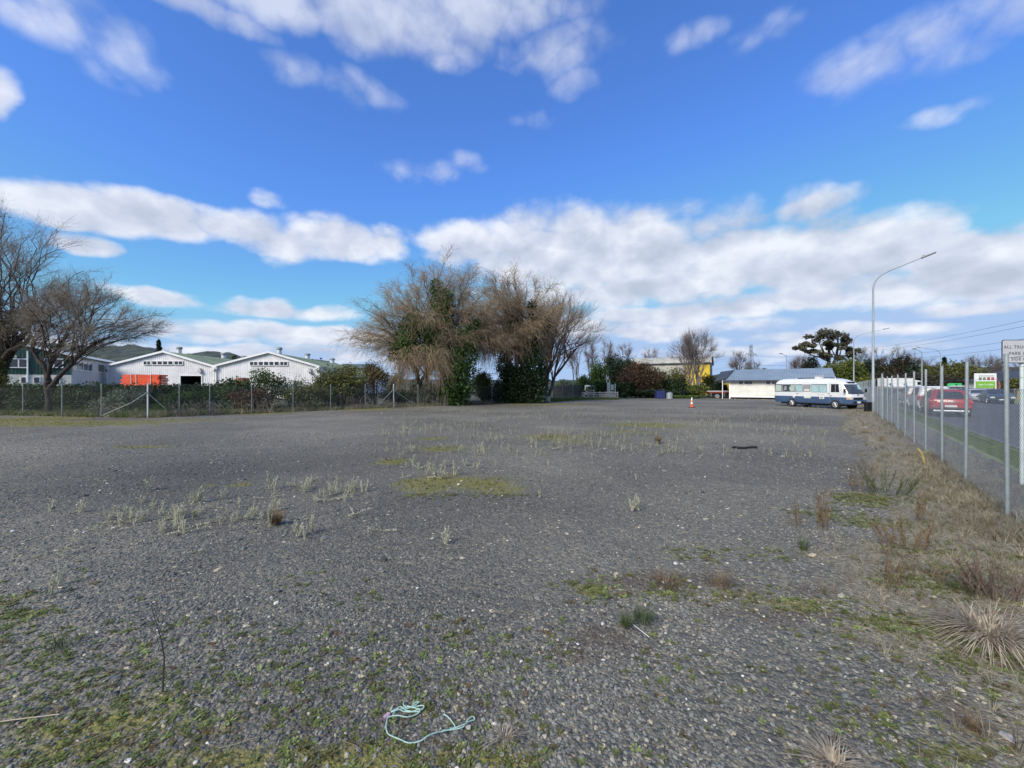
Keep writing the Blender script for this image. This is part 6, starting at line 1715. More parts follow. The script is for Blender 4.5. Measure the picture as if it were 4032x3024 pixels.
def conifer(px, z, top, w, label, seed):
    rng = np.random.default_rng(seed); root = empty('conifer', P(px, z), 0, label=label, cat='tree'); h = H(top, z); wr = w * z / FPX / 2
    lob = []
    for i in range(12):
        f = i / 12; zz = h * (.25 + .73 * f); r = wr * (1 - f) ** .8 + .12
        for j in range(4): a = rng.uniform(0, 6.28); lob.append((math.cos(a) * r * .5, math.sin(a) * r * .5, zz, r * .6, r * .6, h * .035, 60))
    V, F, T = leaf_cloud(rng, lob, .004 * z, .2); np_mesh('foliage', V, F, LF['dark'], root, tone=T)
    m = MB(); m.tube([(0, 0, 0), (0, 0, h)], [.25, .03], 7); m.build('trunk', M['bark_dark'], root)
conifer(626, 120, 1330, 34, 'pointed dark conifer behind the first white warehouse', 231)
conifer(3719, 150, 1402, 16, 'tiny pointed conifer above the broad evergreen', 232)

# ================================================================ GROUND COVER
def asset(name, mb_or_vf, m):
    me = bpy.data.meshes.new(name)
    if isinstance(mb_or_vf, MB): me.from_pydata(mb_or_vf.v, [], mb_or_vf.f)
    else: me.from_pydata([tuple(v) for v in mb_or_vf[0]], [], [tuple(int(i) for i in f) for f in mb_or_vf[1]])
    me.materials.append(m); me.update()
    return bpy.data.objects.new(name, me)
def scatter(name, pts, rot, scl, tone, srcs, kind='stuff', label=None):
    n = len(pts); me = bpy.data.meshes.new(name)
    me.vertices.add(n); me.vertices.foreach_set('co', np.ascontiguousarray(pts, dtype=np.float32).ravel())
    for an, ty, arr in (('rot', 'FLOAT_VECTOR', rot), ('scl', 'FLOAT_VECTOR', scl), ('tone', 'FLOAT', tone)):
        a = me.attributes.new(an, ty, 'POINT'); a.data.foreach_set('vector' if ty == 'FLOAT_VECTOR' else 'value', np.ascontiguousarray(arr, dtype=np.float32).ravel())
    o = link(name, me); tag(o, kind=kind, label=label)
    ng = bpy.data.node_groups.new(name, 'GeometryNodeTree')
    ng.interface.new_socket('Geometry', in_out='INPUT', socket_type='NodeSocketGeometry'); ng.interface.new_socket('Geometry', in_out='OUTPUT', socket_type='NodeSocketGeometry')
    N = ng.nodes; L = ng.links; gi = N.new('NodeGroupInput'); go = N.new('NodeGroupOutput')
    mp = N.new('GeometryNodeMeshToPoints'); L.new(gi.outputs[0], mp.inputs['Mesh'])
    ip = N.new('GeometryNodeInstanceOnPoints'); L.new(mp.outputs[0], ip.inputs['Points'])
    jn = N.new('GeometryNodeJoinGeometry')
    for s in srcs:
        oi = N.new('GeometryNodeObjectInfo'); oi.inputs['Object'].default_value = s; oi.inputs['As Instance'].default_value = True
        L.new(oi.outputs['Geometry'], jn.inputs[0])
    L.new(jn.outputs[0], ip.inputs['Instance']); ip.inputs['Pick Instance'].default_value = True
    def na(nm, dt):
        q = N.new('GeometryNodeInputNamedAttribute'); q.data_type = dt; q.inputs['Name'].default_value = nm; return q.outputs['Attribute']
    L.new(na('rot', 'FLOAT_VECTOR'), ip.inputs['Rotation']); L.new(na('scl', 'FLOAT_VECTOR'), ip.inputs['Scale'])
    rv = N.new('FunctionNodeRandomValue'); rv.data_type = 'INT'
    for s_ in rv.inputs:
        if s_.name == 'Min' and s_.type == 'INT': s_.default_value = 0
        if s_.name == 'Max' and s_.type == 'INT': s_.default_value = len(srcs) - 1
    L.new([q for q in rv.outputs if q.type == 'INT'][0], ip.inputs['Instance Index'])
    L.new(ip.outputs[0], go.inputs[0])
    md = o.modifiers.new('scatter', 'NODES'); md.node_group = ng
    return o

RG = np.random.default_rng(7)
def sample(n, z0, z1, margin=1.42, pad=1.5):
    """points spread evenly over the ground seen between two depths"""
    t = RG.random(n); z = np.sqrt(z0 * z0 + t * (z1 * z1 - z0 * z0)); x = RG.uniform(-1, 1, n) * (z * 1.30 + pad)
    return x, z
def ground_h(x, z):
    d = (x - A0.x) * NV.x + (z - A0.y) * NV.y
    flat = np.clip((-d - .6) / 1.0, 0, 1) * np.clip((17 - z) / 5, 0, 1)
    return flat * (.014 * wob_(x, z, 1.1) + .006 * wob_(x, z, 4.3, 1) - .012)

def stone_assets(m):
    out = []
    for s in range(6):
        rng = np.random.default_rng(300 + s); bm = bmesh.new(); bmesh.ops.create_icosphere(bm, subdivisions=1, radius=1)
        sc = np.array([1, rng.uniform(.6, .9), rng.uniform(.35, .6)])
        for v in bm.verts:
            f = rng.uniform(.72, 1.15); v.co = Vector((v.co.x * sc[0] * f, v.co.y * sc[1] * f, v.co.z * sc[2] * f))
        me = bpy.data.meshes.new('stone'); bm.to_mesh(me); bm.free(); me.materials.append(m); out.append(bpy.data.objects.new('stone', me))
    return out
stone_mat = leafmat('stone_chip', [(.060, .060, .055), (.12, .12, .110), (.175, .174, .157), (.23, .227, .202), (.285, .278, .243), (.42, .36, .26), (.70, .67, .60)], .7, True, 0)
SA = stone_assets(stone_mat)
def stones():
    X = []; Z = []; S_ = []
    for (n, z0, z1, a, b) in ((52000, 1.2, 3.6, .0065, .019), (70000, 3.6, 7.5, .0075, .018), (42000, 7.5, 16, .011, .026), (9000, 16, 34, .018, .034), (1500, 1.3, 14, .018, .034), (420, 3.5, 14, .030, .055), (260, 1.3, 4, .020, .034)):
        x, z = sample(n, z0, z1); X.append(x); Z.append(z); S_.append(a + (b - a) * RG.random(n) ** 2.2)
    x = np.concatenate(X); z = np.concatenate(Z); s = np.concatenate(S_)
    m, so, dr, d = fields(x, z)
    # drifts of coarser and finer gravel, fewer stones where litter covers them
    dens = .55 + .45 * wob_(x, z, .8) + .25 * wob_(x, z, 3.1, 5)
    keep = RG.random(len(x)) < np.clip(dens, .34, 1) * (1 - .85 * dr) * (1 - .5 * m) * (1 - .4 * so)
    keep &= d < -.2
    x, z, s = x[keep], z[keep], s[keep]; n = len(x)
    pts = np.stack([x, z, ground_h(x, z) + s * .12], 1)
    rot = np.stack([RG.normal(0, .25, n), RG.normal(0, .25, n), RG.uniform(0, 6.28, n)], 1)
    tone = np.clip(RG.beta(1.5, 2.1, n) * .86 + .06 * wob_(x, z, .5), 0, .82)
    tone = np.clip(tone - .16 * field_of(DAMP, x, z) + .07 * wob_(x, z, .7, 4), 0, .82)
    pale = RG.random(n); near = np.clip((6 - z) / 4, 0, 1)
    tone[pale < .028 + .045 * near] = .84
    tone[pale < .005] = 1.0
    scatter('gravel', pts, rot, np.repeat(s[:, None], 3, 1) * RG.uniform(.8, 1.2, (n, 3)), tone, SA, label='loose crushed gravel')
stones()

def blades(seed, n, h, spread, w, lean=.5, segs=3, curl=.4, base=.25):
    rng = np.random.default_rng(seed); mb = MB()
    for i in range(n):
        a = rng.uniform(0, 6.28); r = spread * base * math.sqrt(rng.random()); b = Vector((math.cos(a) * r, math.sin(a) * r, 0)); a2 = a + rng.normal(0, .5)
        hh = h * rng.uniform(.5, 1.1); dr_ = Vector((math.cos(a2), math.sin(a2), 0)); sd2 = Vector((-dr_.y, dr_.x, 0)); ln = lean * rng.uniform(.3, 1.4)
        vs = []
        for k in range(segs + 1):
            t = k / segs; p = b + dr_ * (spread * ln * (t ** 1.5)) + Vector((0, 0, hh * (t - curl * ln * t * t * .6))); ww = w * (1 - t * .85)
            vs += [p - sd2 * ww, p + sd2 * ww]
        mb.add(vs, [(2 * k, 2 * k + 1, 2 * k + 3, 2 * k + 2) for k in range(segs)])
    return mb
def rosette(seed, n, r, up=.25):
    rng = np.random.default_rng(seed); mb = MB()
    for i in range(n):
        a = rng.uniform(0, 6.28); rr = r * rng.uniform(.15, 1); c = Vector((math.cos(a) * rr, math.sin(a) * rr, up * r * rng.uniform(.1, 1.0)))
        l = r * rng.uniform(.22, .42); u = Vector((math.cos(a), math.sin(a), rng.uniform(-.3, .6))).normalized(); v = Vector((-math.sin(a), math.cos(a), rng.uniform(-.3, .3)))
        mb.add([c - u * l, c - v * l * .6 + u * l * .2, c + u * l, c + v * l * .6 + u * l * .2], [(0, 1, 2, 3)])
    return mb
def straw(seed):
    rng = np.random.default_rng(seed); mb = MB()
    p = [Vector((-.5, 0, .02))]
    for i in range(4): p.append(p[-1] + Vector((.25, rng.normal(0, .05), rng.normal(.0, .02))))
    for q in p: q.z = max(.012, q.z)
    mb.tube(p, .010, 3, False); return mb
def leaf_asset(seed):
    rng = np.random.default_rng(seed); mb = MB()
    mb.add([(-1, 0, .05), (-.3, -.55, .25), (.5, -.4, .2), (1, 0, .1), (.4, .5, .3), (-.4, .45, .12), (0, 0, .0)], [(0, 1, 6), (1, 2, 6), (2, 3, 6), (3, 4, 6), (4, 5, 6), (5, 0, 6)]); return mb
def weed(seed, stems=4, h=.2, leafy=True, lay=0):
    """dry cudweed: pale upright stems with small leaf clusters"""
    rng = np.random.default_rng(seed); mb = MB()
    for i in range(stems):
        a = rng.uniform(0, 6.28); hh = h * rng.uniform(.5, 1.15); ln = rng.uniform(.05, .35) * h + lay * h
        p = [Vector((math.cos(a) * .015, math.sin(a) * .015, 0))]
        for k in range(1, 5):
            t = k / 4; p.append(Vector((math.cos(a) * ln * t + rng.normal(0, .006), math.sin(a) * ln * t + rng.normal(0, .006), hh * t * (1 - lay * .7))))
        mb.tube(p, [.0048, .0044, .004, .0035, .0025], 3, False)
        if leafy:
            for k in range(14):
                t = .2 + .75 * (k + rng.random()) / 14 * .99; j = min(int(t * 4), 3); c = p[j].lerp(p[j + 1], t * 4 - j) ; b = rng.uniform(0, 6.28)
                u = Vector((math.cos(b), math.sin(b), rng.uniform(.2, 1.2))).normalized() * (.018 + .012 * t); v = Vector((-math.sin(b), math.cos(b), 0)) * .0065
                mb.add([c, c + u * .5 - v, c + u, c + u * .5 + v], [(0, 1, 2, 3)])
    return mb
g_green = leafmat('green_blades', [(.07, .10, .02), (.13, .18, .035), (.21, .27, .06)], .6, True)
g_dry = leafmat('dry_blades', [(.14, .112, .068), (.27, .23, .15), (.42, .37, .25), (.60, .54, .39)], .7, True)
g_brown = leafmat('brown_stems', [(.12, .082, .045), (.20, .145, .08), (.29, .22, .13)], .7, True)
g_clover = leafmat('clover_leaves', [(.20, .13, .07), (.14, .15, .045), (.20, .24, .07), (.33, .38, .14)], .6, True)
g_weed = leafmat('pale_weed', [(.30, .30, .20), (.44, .43, .31), (.60, .58, .44)], .7, True)
g_leaf = leafmat('fallen_leaf', [(.14, .10, .07), (.27, .21, .15), (.46, .40, .32)], .6, True)
A_grass = [asset('grass', blades(i, 12, 1, .7, .028, .6), g_green) for i in range(3)]
A_dry = [asset('dry_grass', blades(20 + i, 12, 1, .9, .020, .9), g_dry) for i in range(4)]
A_brown = [asset('brown_weed', blades(30 + i, 10, 1, .6, .016, .7, 3), g_brown) for i in range(3)]
A_clov = [asset('clover', rosette(40 + i, 16, 1), g_clover) for i in range(4)]
A_straw = [asset('straw', straw(50 + i), g_dry) for i in range(3)]
A_leaf = [asset('leaf', leaf_asset(60 + i), g_leaf) for i in range(2)]
A_weed = [asset('weed', weed(70 + i, 4), g_weed) for i in range(5)]
def put(name, x, z, s, assets, label, tone=None, tilt=.15, sz=None, h=None):
    n = len(x); rot = np.stack([RG.normal(0, tilt, n), RG.normal(0, tilt, n), RG.uniform(0, 6.28, n)], 1)
    sc = np.repeat(s[:, None], 3, 1)
    if sz is not None: sc[:, 2] *= sz
    if tone is None: tone = np.clip(RG.normal(.5, .24, n), 0, 1)
    hh = ground_h(x, z) + (0.003 if h is None else h)
    scatter(name, np.stack([x, z, hh], 1), rot, sc, tone, assets, label=label)

def cover():
    # clover and low green weeds in the near patches
    x, z = sample(70000, 1.3, 7.0); m, so, dr, d = fields(x, z)
    w = np.clip(m * 1.5 + .02 + .50 * np.clip(wob_(x, z, 2.2, 7), 0, 1) * np.clip((4.6 - z) / 2, 0, 1) - .06 + .70 * np.clip((3.3 - z) / .8, 0, 1) * np.clip(.55 + .6 * wob_(x, z, 1.7, 3) - .25 * x, .05, 1), 0, 1)
    k = (RG.random(len(x)) < w * .62) & (d < 1.2); x, z = x[k], z[k]
    put('clover_patches', x, z, RG.uniform(.012, .034, len(x)) * (1 + .3 * (z > 3)), A_clov, 'low green clover and rosette weeds among the near gravel')
    # moss cushions further out
    x, z = sample(60000, 6.0, 28.0); m, so, dr, d = fields(x, z)
    k = (RG.random(len(x)) < np.clip(m * 1.2 - .25, 0, 1) * .8) & (d < .3); x, z = x[k], z[k]
    put('moss', x, z, RG.uniform(.02, .045, len(x)), A_clov, 'yellow-green moss patches on the gravel', tone=np.clip(RG.normal(.35, .16, len(x)), 0, 1))
    # dry grass along the fence
    x, z = sample(95000, 1.6, 11.0); m, so, dr, d = fields(x, z)
    k = (RG.random(len(x)) < np.clip(dr, 0, 1) * .50 * (1 - .5 * m) * np.clip(.75 + .6 * wob_(x, z, 2.3, 6), .15, 1) * np.where(d > .3, .8, 1)) & (d < 1.0); x, z, d1 = x[k], z[k], d[k]
    s = RG.uniform(.035, .10, len(x)) * (1 + .9 * np.exp(-((d1 + .05) / .45) ** 2) + .3 * np.clip(wob_(x, z, 2.7), 0, 1))
    X = [x]; Z = [z]; S_ = [s]
    x, z = sample(60000, 11, 42); m, so, dr, d = fields(x, z); k = (dr > .3) & (d < .9); X.append(x[k]); Z.append(z[k]); S_.append(RG.uniform(.06, .17, k.sum()))
    x = np.concatenate(X); z = np.concatenate(Z); s = np.concatenate(S_)
    tn = np.clip(RG.normal(.45, .22, len(x)) + .14 * wob_(x, z, 1.4), 0, 1)
    put('dry_grass', x, z, s, A_dry, 'dry brown grass and dead weeds along the street fence', tone=tn, tilt=.3)
    # brown stems standing in the strip
    x, z = sample(40000, 2.0, 20); m, so, dr, d = fields(x, z)
    k = (RG.random(len(x)) < np.clip(dr * wob_(x, z, 1.9, 9) * .9, 0, 1) * .28) & (d < 1.0); x, z = x[k], z[k]
    put('brown_stems', x, z, RG.uniform(.10, .30, len(x)), A_brown, 'brown standing weed stems in the dry strip')
    # green grass in the strip and the moss patches
    x, z = sample(60000, 1.4, 13); m, so, dr, d = fields(x, z)
    k = (RG.random(len(x)) < np.clip(m * 1.1 * (.35 + .9 * dr) + .16 * dr, 0, 1) * .62 * np.clip(.6 + wob_(x, z, 2.9, 4), .05, 1)) & (d < .9); x, z = x[k], z[k]
    put('green_grass', x, z, RG.uniform(.025, .075, len(x)), A_grass, 'short green grass in the litter strip', tilt=.25)
    # straws, twigs and fallen leaves
    x, z = sample(26000, 1.3, 10); m, so, dr, d = fields(x, z)
    w = .06 + .8 * dr + .6 * so + .15 * m + .6 * np.clip((3.4 - z) / 1, 0, 1) * (x < .8); k = (RG.random(len(x)) < w * .40) & (d < 1.1); x, z = x[k], z[k]
    put('straw', x, z, RG.uniform(.05, .22, len(x)), A_straw, 'dead stalks lying on the ground', tilt=.08, sz=1)
    x, z = sample(24000, 1.3, 14); m, so, dr, d = fields(x, z)
    w = .015 + .55 * dr + .10 * so; k = (RG.random(len(x)) < w * .14) & (d < 1.1); x, z = x[k], z[k]
    put('fallen_leaves', x, z, RG.uniform(.012, .030, len(x)), A_leaf, 'pale dead leaves scattered in the dry strip', tilt=.35, h=.008)
    # brown low matted stuff in the soil patches
    x, z = sample(30000, 1.3, 9); m, so, dr, d = fields(x, z)
    k = (RG.random(len(x)) < np.clip(so - .15, 0, 1) * .65 + .22 * np.clip((4.2 - z) / 1.5, 0, 1) * np.clip(wob_(x, z, 3.3, 11), 0, 1)) & (d < -.5); x, z = x[k], z[k]
    put('dead_weeds', x, z, RG.uniform(.02, .075, len(x)), A_brown + A_dry[:2], 'matted brown dead weeds on bare patches', tilt=.5)
    # dry speckling of tiny weeds over the far half of the lot
    n = 5200; px = RG.uniform(1500, 3330, n); py = 1596 + 230 * RG.beta(1.2, 2.2, n); dd = EYE * FPX / (py - HOR); xx = (px - 2016) / FPX * dd
    k = (RG.random(n) < np.clip(.35 + .8 * wob_(xx, dd, .55, 2), .03, 1)); m, so, dr, d = fields(xx, dd); k &= d < -2.2
    put('small_dry_weeds', xx[k], dd[k], RG.uniform(.35, 1.0, k.sum()), A_weed, 'scattered small dry weeds over the far half of the lot')
    # rough grass along the foot of the back fence and behind it
    X = []; Z = []
    for a, b in zip(FL[:-1], FL[1:]):
        L_ = (b - a).length; n = int(L_ * 130); t = RG.random(n); o = RG.uniform(-.35, 3.0, n); dv = (b - a).normalized(); X.append(a.x + dv.x * t * L_ - dv.y * o); Z.append(a.y + dv.y * t * L_ + dv.x * o)
    x = np.concatenate(X); z = np.concatenate(Z)
    side = RG.random(len(x)) < np.where(x < -22, .35, .72)
    put('rough_dry_grass', x[side], z[side], RG.uniform(.12, .42, side.sum()), A_dry, 'rough dead grass and stalks along the foot of the back fence', tilt=.35)
    put('rough_green_grass', x[~side], z[~side], RG.uniform(.10, .32, (~side).sum()), A_grass, 'rough green grass along the foot of the back fence', tilt=.2)
    # field grass in front of the hedge, left
    n = 15000; x = RG.uniform(-46, -14, n); z = RG.uniform(24, 36, n)
    fz = np.interp(x, [p.x for p in FL[:4]], [p.y for p in FL[:4]]); k = z > fz + .2
    put('meadow_grass', x[k], z[k], RG.uniform(.12, .36, k.sum()), A_grass, 'uneven green grass between the back fence and the ivy hedge', tone=np.clip(RG.normal(.3, .25, k.sum()), 0, 1), tilt=.25)
    # mown verge
    n = 26000; s_ = RG.uniform(-2, 34, n) ; d_ = RG.uniform(1.22, 2.12, n); x = A0.x + DV.x * s_ + NV.x * d_; z = A0.y + DV.y * s_ + NV.y * d_
    put('verge_grass', x, z, RG.uniform(.03, .06, n), A_grass, 'mown green grass between footpath and road', h=.012)
    # field by the paling fence and block
    n = 5000; px = RG.uniform(2040, 2440, n); dd = RG.uniform(46, 58, n); x = (px - 2016) / FPX * dd; fz = np.interp(x, [p.x for p in FL[3:]], [p.y for p in FL[3:]])
    k = dd > np.minimum(fz - 4.5, 54); put('bank_grass', x[k], dd[k], RG.uniform(.12, .34, k.sum()), A_grass, 'green grass bank round the concrete block', tone=np.clip(RG.normal(.4, .2, k.sum()), 0, 1))
cover()

# ---------------------------------------------------------------- single plants and small finds
gw = leafmat('pale_weed_single', [(.38, .36, .25), (.56, .54, .39), (.72, .69, .53)], .7)
def one(name, mb, m, loc, label, cat, group=None, rz=0, sc=1, tone=None):
    o = mb.build(name, m, None, recalc=False); o.location = loc; o.rotation_euler.z = rz; o.scale = (sc,) * 3
    rng = np.random.default_rng(len(mb.f)); n = len(o.data.polygons)
    a = o.data.attributes.new('tone', 'FLOAT', 'FACE'); a.data.foreach_set('value', np.clip(rng.normal(.5, .25, n), 0, 1).astype(np.float32))
    return tag(o, label, cat, group)
WV = [one('dry_weed', weed(400 + i, [3, 5, 7, 4][i], .2, True, [0, 0, .1, .9][i]), gw, (0, -3, 0), 'pale dry weed standing in the open gravel', 'weed', 'pale dry weeds on the gravel') for i in range(4)]
RW = np.random.default_rng(77)
spots = [(120, 1868, 46), (405, 1895, 34), (590, 1930, 60), (607, 1985, 42), (500, 2040, 60), (480, 2055, 70), (562, 2055, 60), (655, 2045, 55), (710, 2040, 62), (690, 2015, 40), (770, 1980, 60), (785, 1978, 66), (760, 2045, 50), (850, 2000, 40),
         (880, 1965, 48), (890, 2040, 46), (935, 2045, 44), (960, 2040, 50), (975, 2045, 50), (1065, 1925, 70), (1080, 1935, 62), (1058, 1960, 52), (1085, 2010, 62), (1055, 2045, 60), (1062, 2075, 56), (1180, 1915, 50), (1200, 1935, 56), (1225, 1915, 44),
         (1275, 1955, 40), (1345, 1960, 44), (1390, 1925, 60), (1385, 1950, 40), (1440, 1935, 50), (1180, 2050, 46), (1172, 2110, 70), (1222, 2095, 70), (1200, 2125, 60), (1505, 2090, 60), (1755, 2140, 70), (1450, 2110, 26), (873, 2140, 26), (780, 2170, 52), (590, 2135, 30),
         (525, 2145, 40), (285, 2145, 50), (118, 2195, 46), (250, 2180, 48), (200, 2340, 80), (235, 2300, 90), (165, 2370, 60), (2490, 2010, 52), (2515, 2008, 60), (2125, 1958, 34), (1715, 1880, 60), (1735, 1885, 56), (1790, 1870, 60), (1880, 1845, 40), (1862, 1840, 34),
         (1620, 1780, 34), (1895, 1778, 40), (1905, 1785, 30), (1975, 1732, 26), (1950, 1735, 26), (2095, 1760, 40), (2110, 1762, 34), (2180, 1768, 36), (2160, 1834, 26), (1950, 1832, 26), (1610, 1712, 26), (1655, 1700, 20), (1775, 1695, 20), (1520, 1710, 20), (2505, 1890, 26), (50, 1700, 26), (105, 1705, 22), (1600, 1840, 24), (1650, 1835, 22), (1590, 1880, 34), (430, 2050, 40), (380, 2090, 26),
         *[(int(RW.normal(700, 190)), int(RW.normal(2045, 42)), int(RW.uniform(28, 62))) for _ in range(46)], *[(int(RW.normal(1310, 80)), int(RW.normal(1945, 26)), int(RW.uniform(26, 56))) for _ in range(16)], *[(int(RW.normal(1740, 70)), int(RW.normal(1850, 22)), int(RW.uniform(24, 50))) for _ in range(12)], *[(int(RW.uniform(1500, 2500)), int(RW.uniform(1690, 1790)), int(RW.uniform(18, 34))) for _ in range(40)],
         (640, 2095, 34), (820, 2060, 34), (905, 2085, 30), (1010, 2040, 36), (450, 2015, 34), (3020, 1950, 24), (2240, 1755, 28), (2300, 1752, 26), (2390, 1758, 24)]
REG = [(lambda x, y: x < 320, 'pale dry weed by itself near the left edge of the gravel', 'pale weeds near the left edge'),
       (lambda x, y: x < 830 and y > 2080, 'pale low weed on the near side of the left weed cluster', 'pale weeds on the near side of the left cluster'),
       (lambda x, y: x < 830, 'pale dry weed standing in the left weed cluster', 'pale weeds of the left cluster'),
       (lambda x, y: x < 1160, 'pale dry weed near the round rusty weed ball', 'pale weeds near the rusty weed ball'),
       (lambda x, y: x < 1460 and y < 2030, 'pale dry weed in the loose cluster right of the rusty weed ball', 'pale weeds right of the rusty ball'),
       (lambda x, y: x < 1800 and y > 2030, 'pale weed standing alone on the near open gravel', 'pale weeds on the near open gravel'),
       (lambda x, y: x < 2140 and y > 1800, 'pale weed beside the largest moss patch', 'pale weeds by the largest moss patch'),
       (lambda x, y: x < 2000, 'small pale weed on the far middle of the lot', 'small pale weeds in the far middle'),
       (lambda x, y: True, 'small pale weed on the right half of the lot', 'pale weeds on the right half')]
for i, (px, py, hp) in enumerate(spots):
    p = G(px, py); rg_ = next(r for r in REG if r[0](px, py)); src = WV[(i * 7) % 4 if hp > 30 else i % 2]; s = hp / FPX * p.y / .20
    o = copy_tree(src, None, rg_[1], p, (i * 2.1) % 6.28, float(np.clip(s, .4, 2.4))); o['group'] = rg_[2]
for o in WV: bpy.data.objects.remove(o)

g_bb = leafmat('dead_brown_stems', [(.15, .11, .08), (.25, .19, .145), (.36, .28, .22)], .7)
def sprig(name, px, py, wpx, hpx, stems, m, label, seed, cat='weed'):
    """bushy weed: wiry branching stems with many short side shoots"""
    rng = np.random.default_rng(seed); p = G(px, py); k = p.y / FPX; h = hpx * k; w = wpx * k / 2; mb = MB()
    for i in range(stems):
        a = rng.uniform(0, 6.28); b0 = w * .45 * math.sqrt(rng.random()); c = np.array([math.cos(a) * b0, math.sin(a) * b0 * .7, 0]); hh = h * rng.uniform(.45, 1.0)
        d = np.array([math.cos(a) * rng.uniform(.1, .8) * w * .6 + rng.normal(0, .1) * w, math.sin(a) * .2 * w, hh]); pts = [Vector(c + d * t + np.array([rng.normal(0, .02) * h, 0, 0])) for t in (0, .25, .5, .75, 1)]
        mb.tube(pts, [.0032, .0028, .0024, .0018, .001], 3, False)
        for j in range(int(34 * min(1.4, hh / .15) + 10)):
            t = rng.uniform(.08, 1); q = int(min(t * 4, 3)); o = pts[q].lerp(pts[q + 1], t * 4 - q); b = rng.uniform(0, 6.28); l = h * rng.uniform(.05, .16) * (1.1 - .5 * t)
            e = o + Vector((math.cos(b) * l * .6, math.sin(b) * l * .6, l)); s = Vector((-math.sin(b), math.cos(b), 0)) * .0022
            mb.add([o - s, o + s, e], [(0, 1, 2)])
            e2 = o.lerp(e, .6) + Vector((math.cos(b + 1.5) * l * .35, math.sin(b + 1.5) * l * .35, l * .3)); mb.add([o.lerp(e, .5) - s * .7, o.lerp(e, .5) + s * .7, e2], [(0, 1, 2)])
    return one(name, mb, m, p, label, cat)
g_db = leafmat('dry_clump_blades', [(.24, .18, .13), (.46, .38, .28), (.68, .60, .47)], .7)
g_gb = leafmat('green_clump_blades', [(.05, .075, .025), (.09, .125, .04), (.16, .19, .07)], .6)
g_ob = leafmat('orange_brown_stems', [(.14, .092, .048), (.24, .16, .085), (.35, .25, .145)], .7)
def clump(name, px, py, wpx, hpx, n, m, label, cat='grass clump', lean=.9, w=.004, seed=1, curl=1.0, segs=5, base=.25):
    p = G(px, py); k = p.y / FPX; h = hpx * k; sp = wpx * k / 2
    mb = blades(seed, n, h, sp, w, lean, segs, curl, base)
    return one(name, mb, m, p, label, cat)
clump('dry_tussock', 3890, 2520, 330, 200, 420, g_db, 'large sprawling pale dry grass tussock near the right edge', lean=1.05, w=.0052, seed=3, curl=1.45, segs=7, base=.35)
clump('dry_tussock', 3280, 3010, 260, 100, 130, g_db, 'pale dry grass tussock cut by the bottom edge at right', lean=1.2, w=.0030, seed=4, curl=1.1)
clump('dry_tussock', 1990, 2905, 150, 60, 60, g_db, 'small pale dry tuft right of the rope', lean=1.1, w=.0024, seed=5)
clump('dry_tussock', 3830, 2870, 150, 90, 150, g_ob, 'small fine brown tuft in the bottom right', lean=1.0, w=.0014, seed=6)
clump('grass_clump', 2465, 2465, 90, 66, 130, g_gb, 'dark green grass clump left of the white stick', lean=.6, w=.0018, seed=7, base=.5)
clump('grass_clump', 2535, 2445, 120, 66, 170, g_gb, 'dark green grass clump right of the white stick', lean=.6, w=.0018, seed=8, base=.6)
clump('grass_clump', 3165, 2165, 70, 80, 80, g_gb, 'small upright green tuft in the gravel left of the dry strip', lean=.6, w=.0018, seed=9, base=.4)
sprig('brown_weed', 3235, 2085, 120, 190, 9, g_ob, 'tall orange-brown bushy weed on the edge of the gravel', 10)
sprig('brown_weed', 3140, 2070, 110, 110, 6, g_ob, 'lower orange-brown weed left of the tallest one', 11)
sprig('brown_weed', 3390, 1930, 200, 150, 12, g_ob, 'orange-brown weeds in front of the green broom tuft', 12)
sprig('broom_tuft', 3500, 1945, 300, 120, 22, g_gb, 'wide green broom-like tuft in the dry strip', 13)
sprig('brown_weed', 3560, 2160, 320, 150, 18, g_ob, 'wide brown weed patch inside the dry strip', 14)
sprig('brown_weed', 3620, 2060, 100, 190, 5, g_ob, 'tall thin brown weed rising from the dry strip', 15)
sprig('brown_weed', 3520, 2300, 150, 130, 6, g_ob, 'single leaning brown weed at the gravel edge', 16)
clump('brown_weed', 1085, 2062, 84, 58, 320, g_ob, 'round rusty brown weed ball among the pale weeds', 'weed', .8, .0030, 17, .3, base=.4)
clump('brown_weed', 2620, 2300, 150, 60, 150, g_ob, 'brown tuft left of the leaf litter in the middle gravel', 'weed', .9, .0020, 18, .6, base=.6)
clump('brown_weed', 2830, 2300, 140, 80, 120, g_ob, 'green-brown weed right of the leaf litter in the middle gravel', 'weed', .8, .0020, 19, .5, base=.6)
sprig('brown_weed', 3920, 2350, 360, 170, 46, g_bb, 'dense dead brown weed bush above the large pale tussock', 20)
clump('grass_clump', 3790, 2330, 130, 80, 70, g_gb, 'fresh green blades beside the dead weed bush', lean=.9, w=.0022, seed=21, base=.6)
clump('grass_clump', 245, 2545, 140, 70, 110, g_gb, 'small dark green grass tuft in the lower left', lean=.8, w=.0016, seed=22, base=.6)
clump('brown_weed', 2590, 1745, 60, 40, 60, g_ob, 'small rusty tuft on the gravel right of the centre moss', 'weed', .7, .01, 23, .3)
def leafless_sprig():
    p = G(640, 2725); h = 340 / FPX * p.y; rng = np.random.default_rng(5); mb = MB()
    mb.tube([(0, 0, 0), (.01, 0, h * .4), (-.01, 0, h * .62), (-.07, 0, h)], [.005, .004, .003, .0015], 4, False)
    for i in range(9):
        t = rng.uniform(.45, .9); a = rng.uniform(0, 6.28); b = Vector((-.01 - .04 * (t - .5), 0, h * t)); mb.tube([b, b + Vector((math.cos(a) * .06, math.sin(a) * .04, .05)), b + Vector((math.cos(a) * .09, math.sin(a) * .05, .11))], [.002, .0015, .001], 3, False)
    one('bare_sprig', mb, M['bark_dark'], p, 'thin dark leafless sprig standing in the lower left', 'weed')
leafless_sprig()
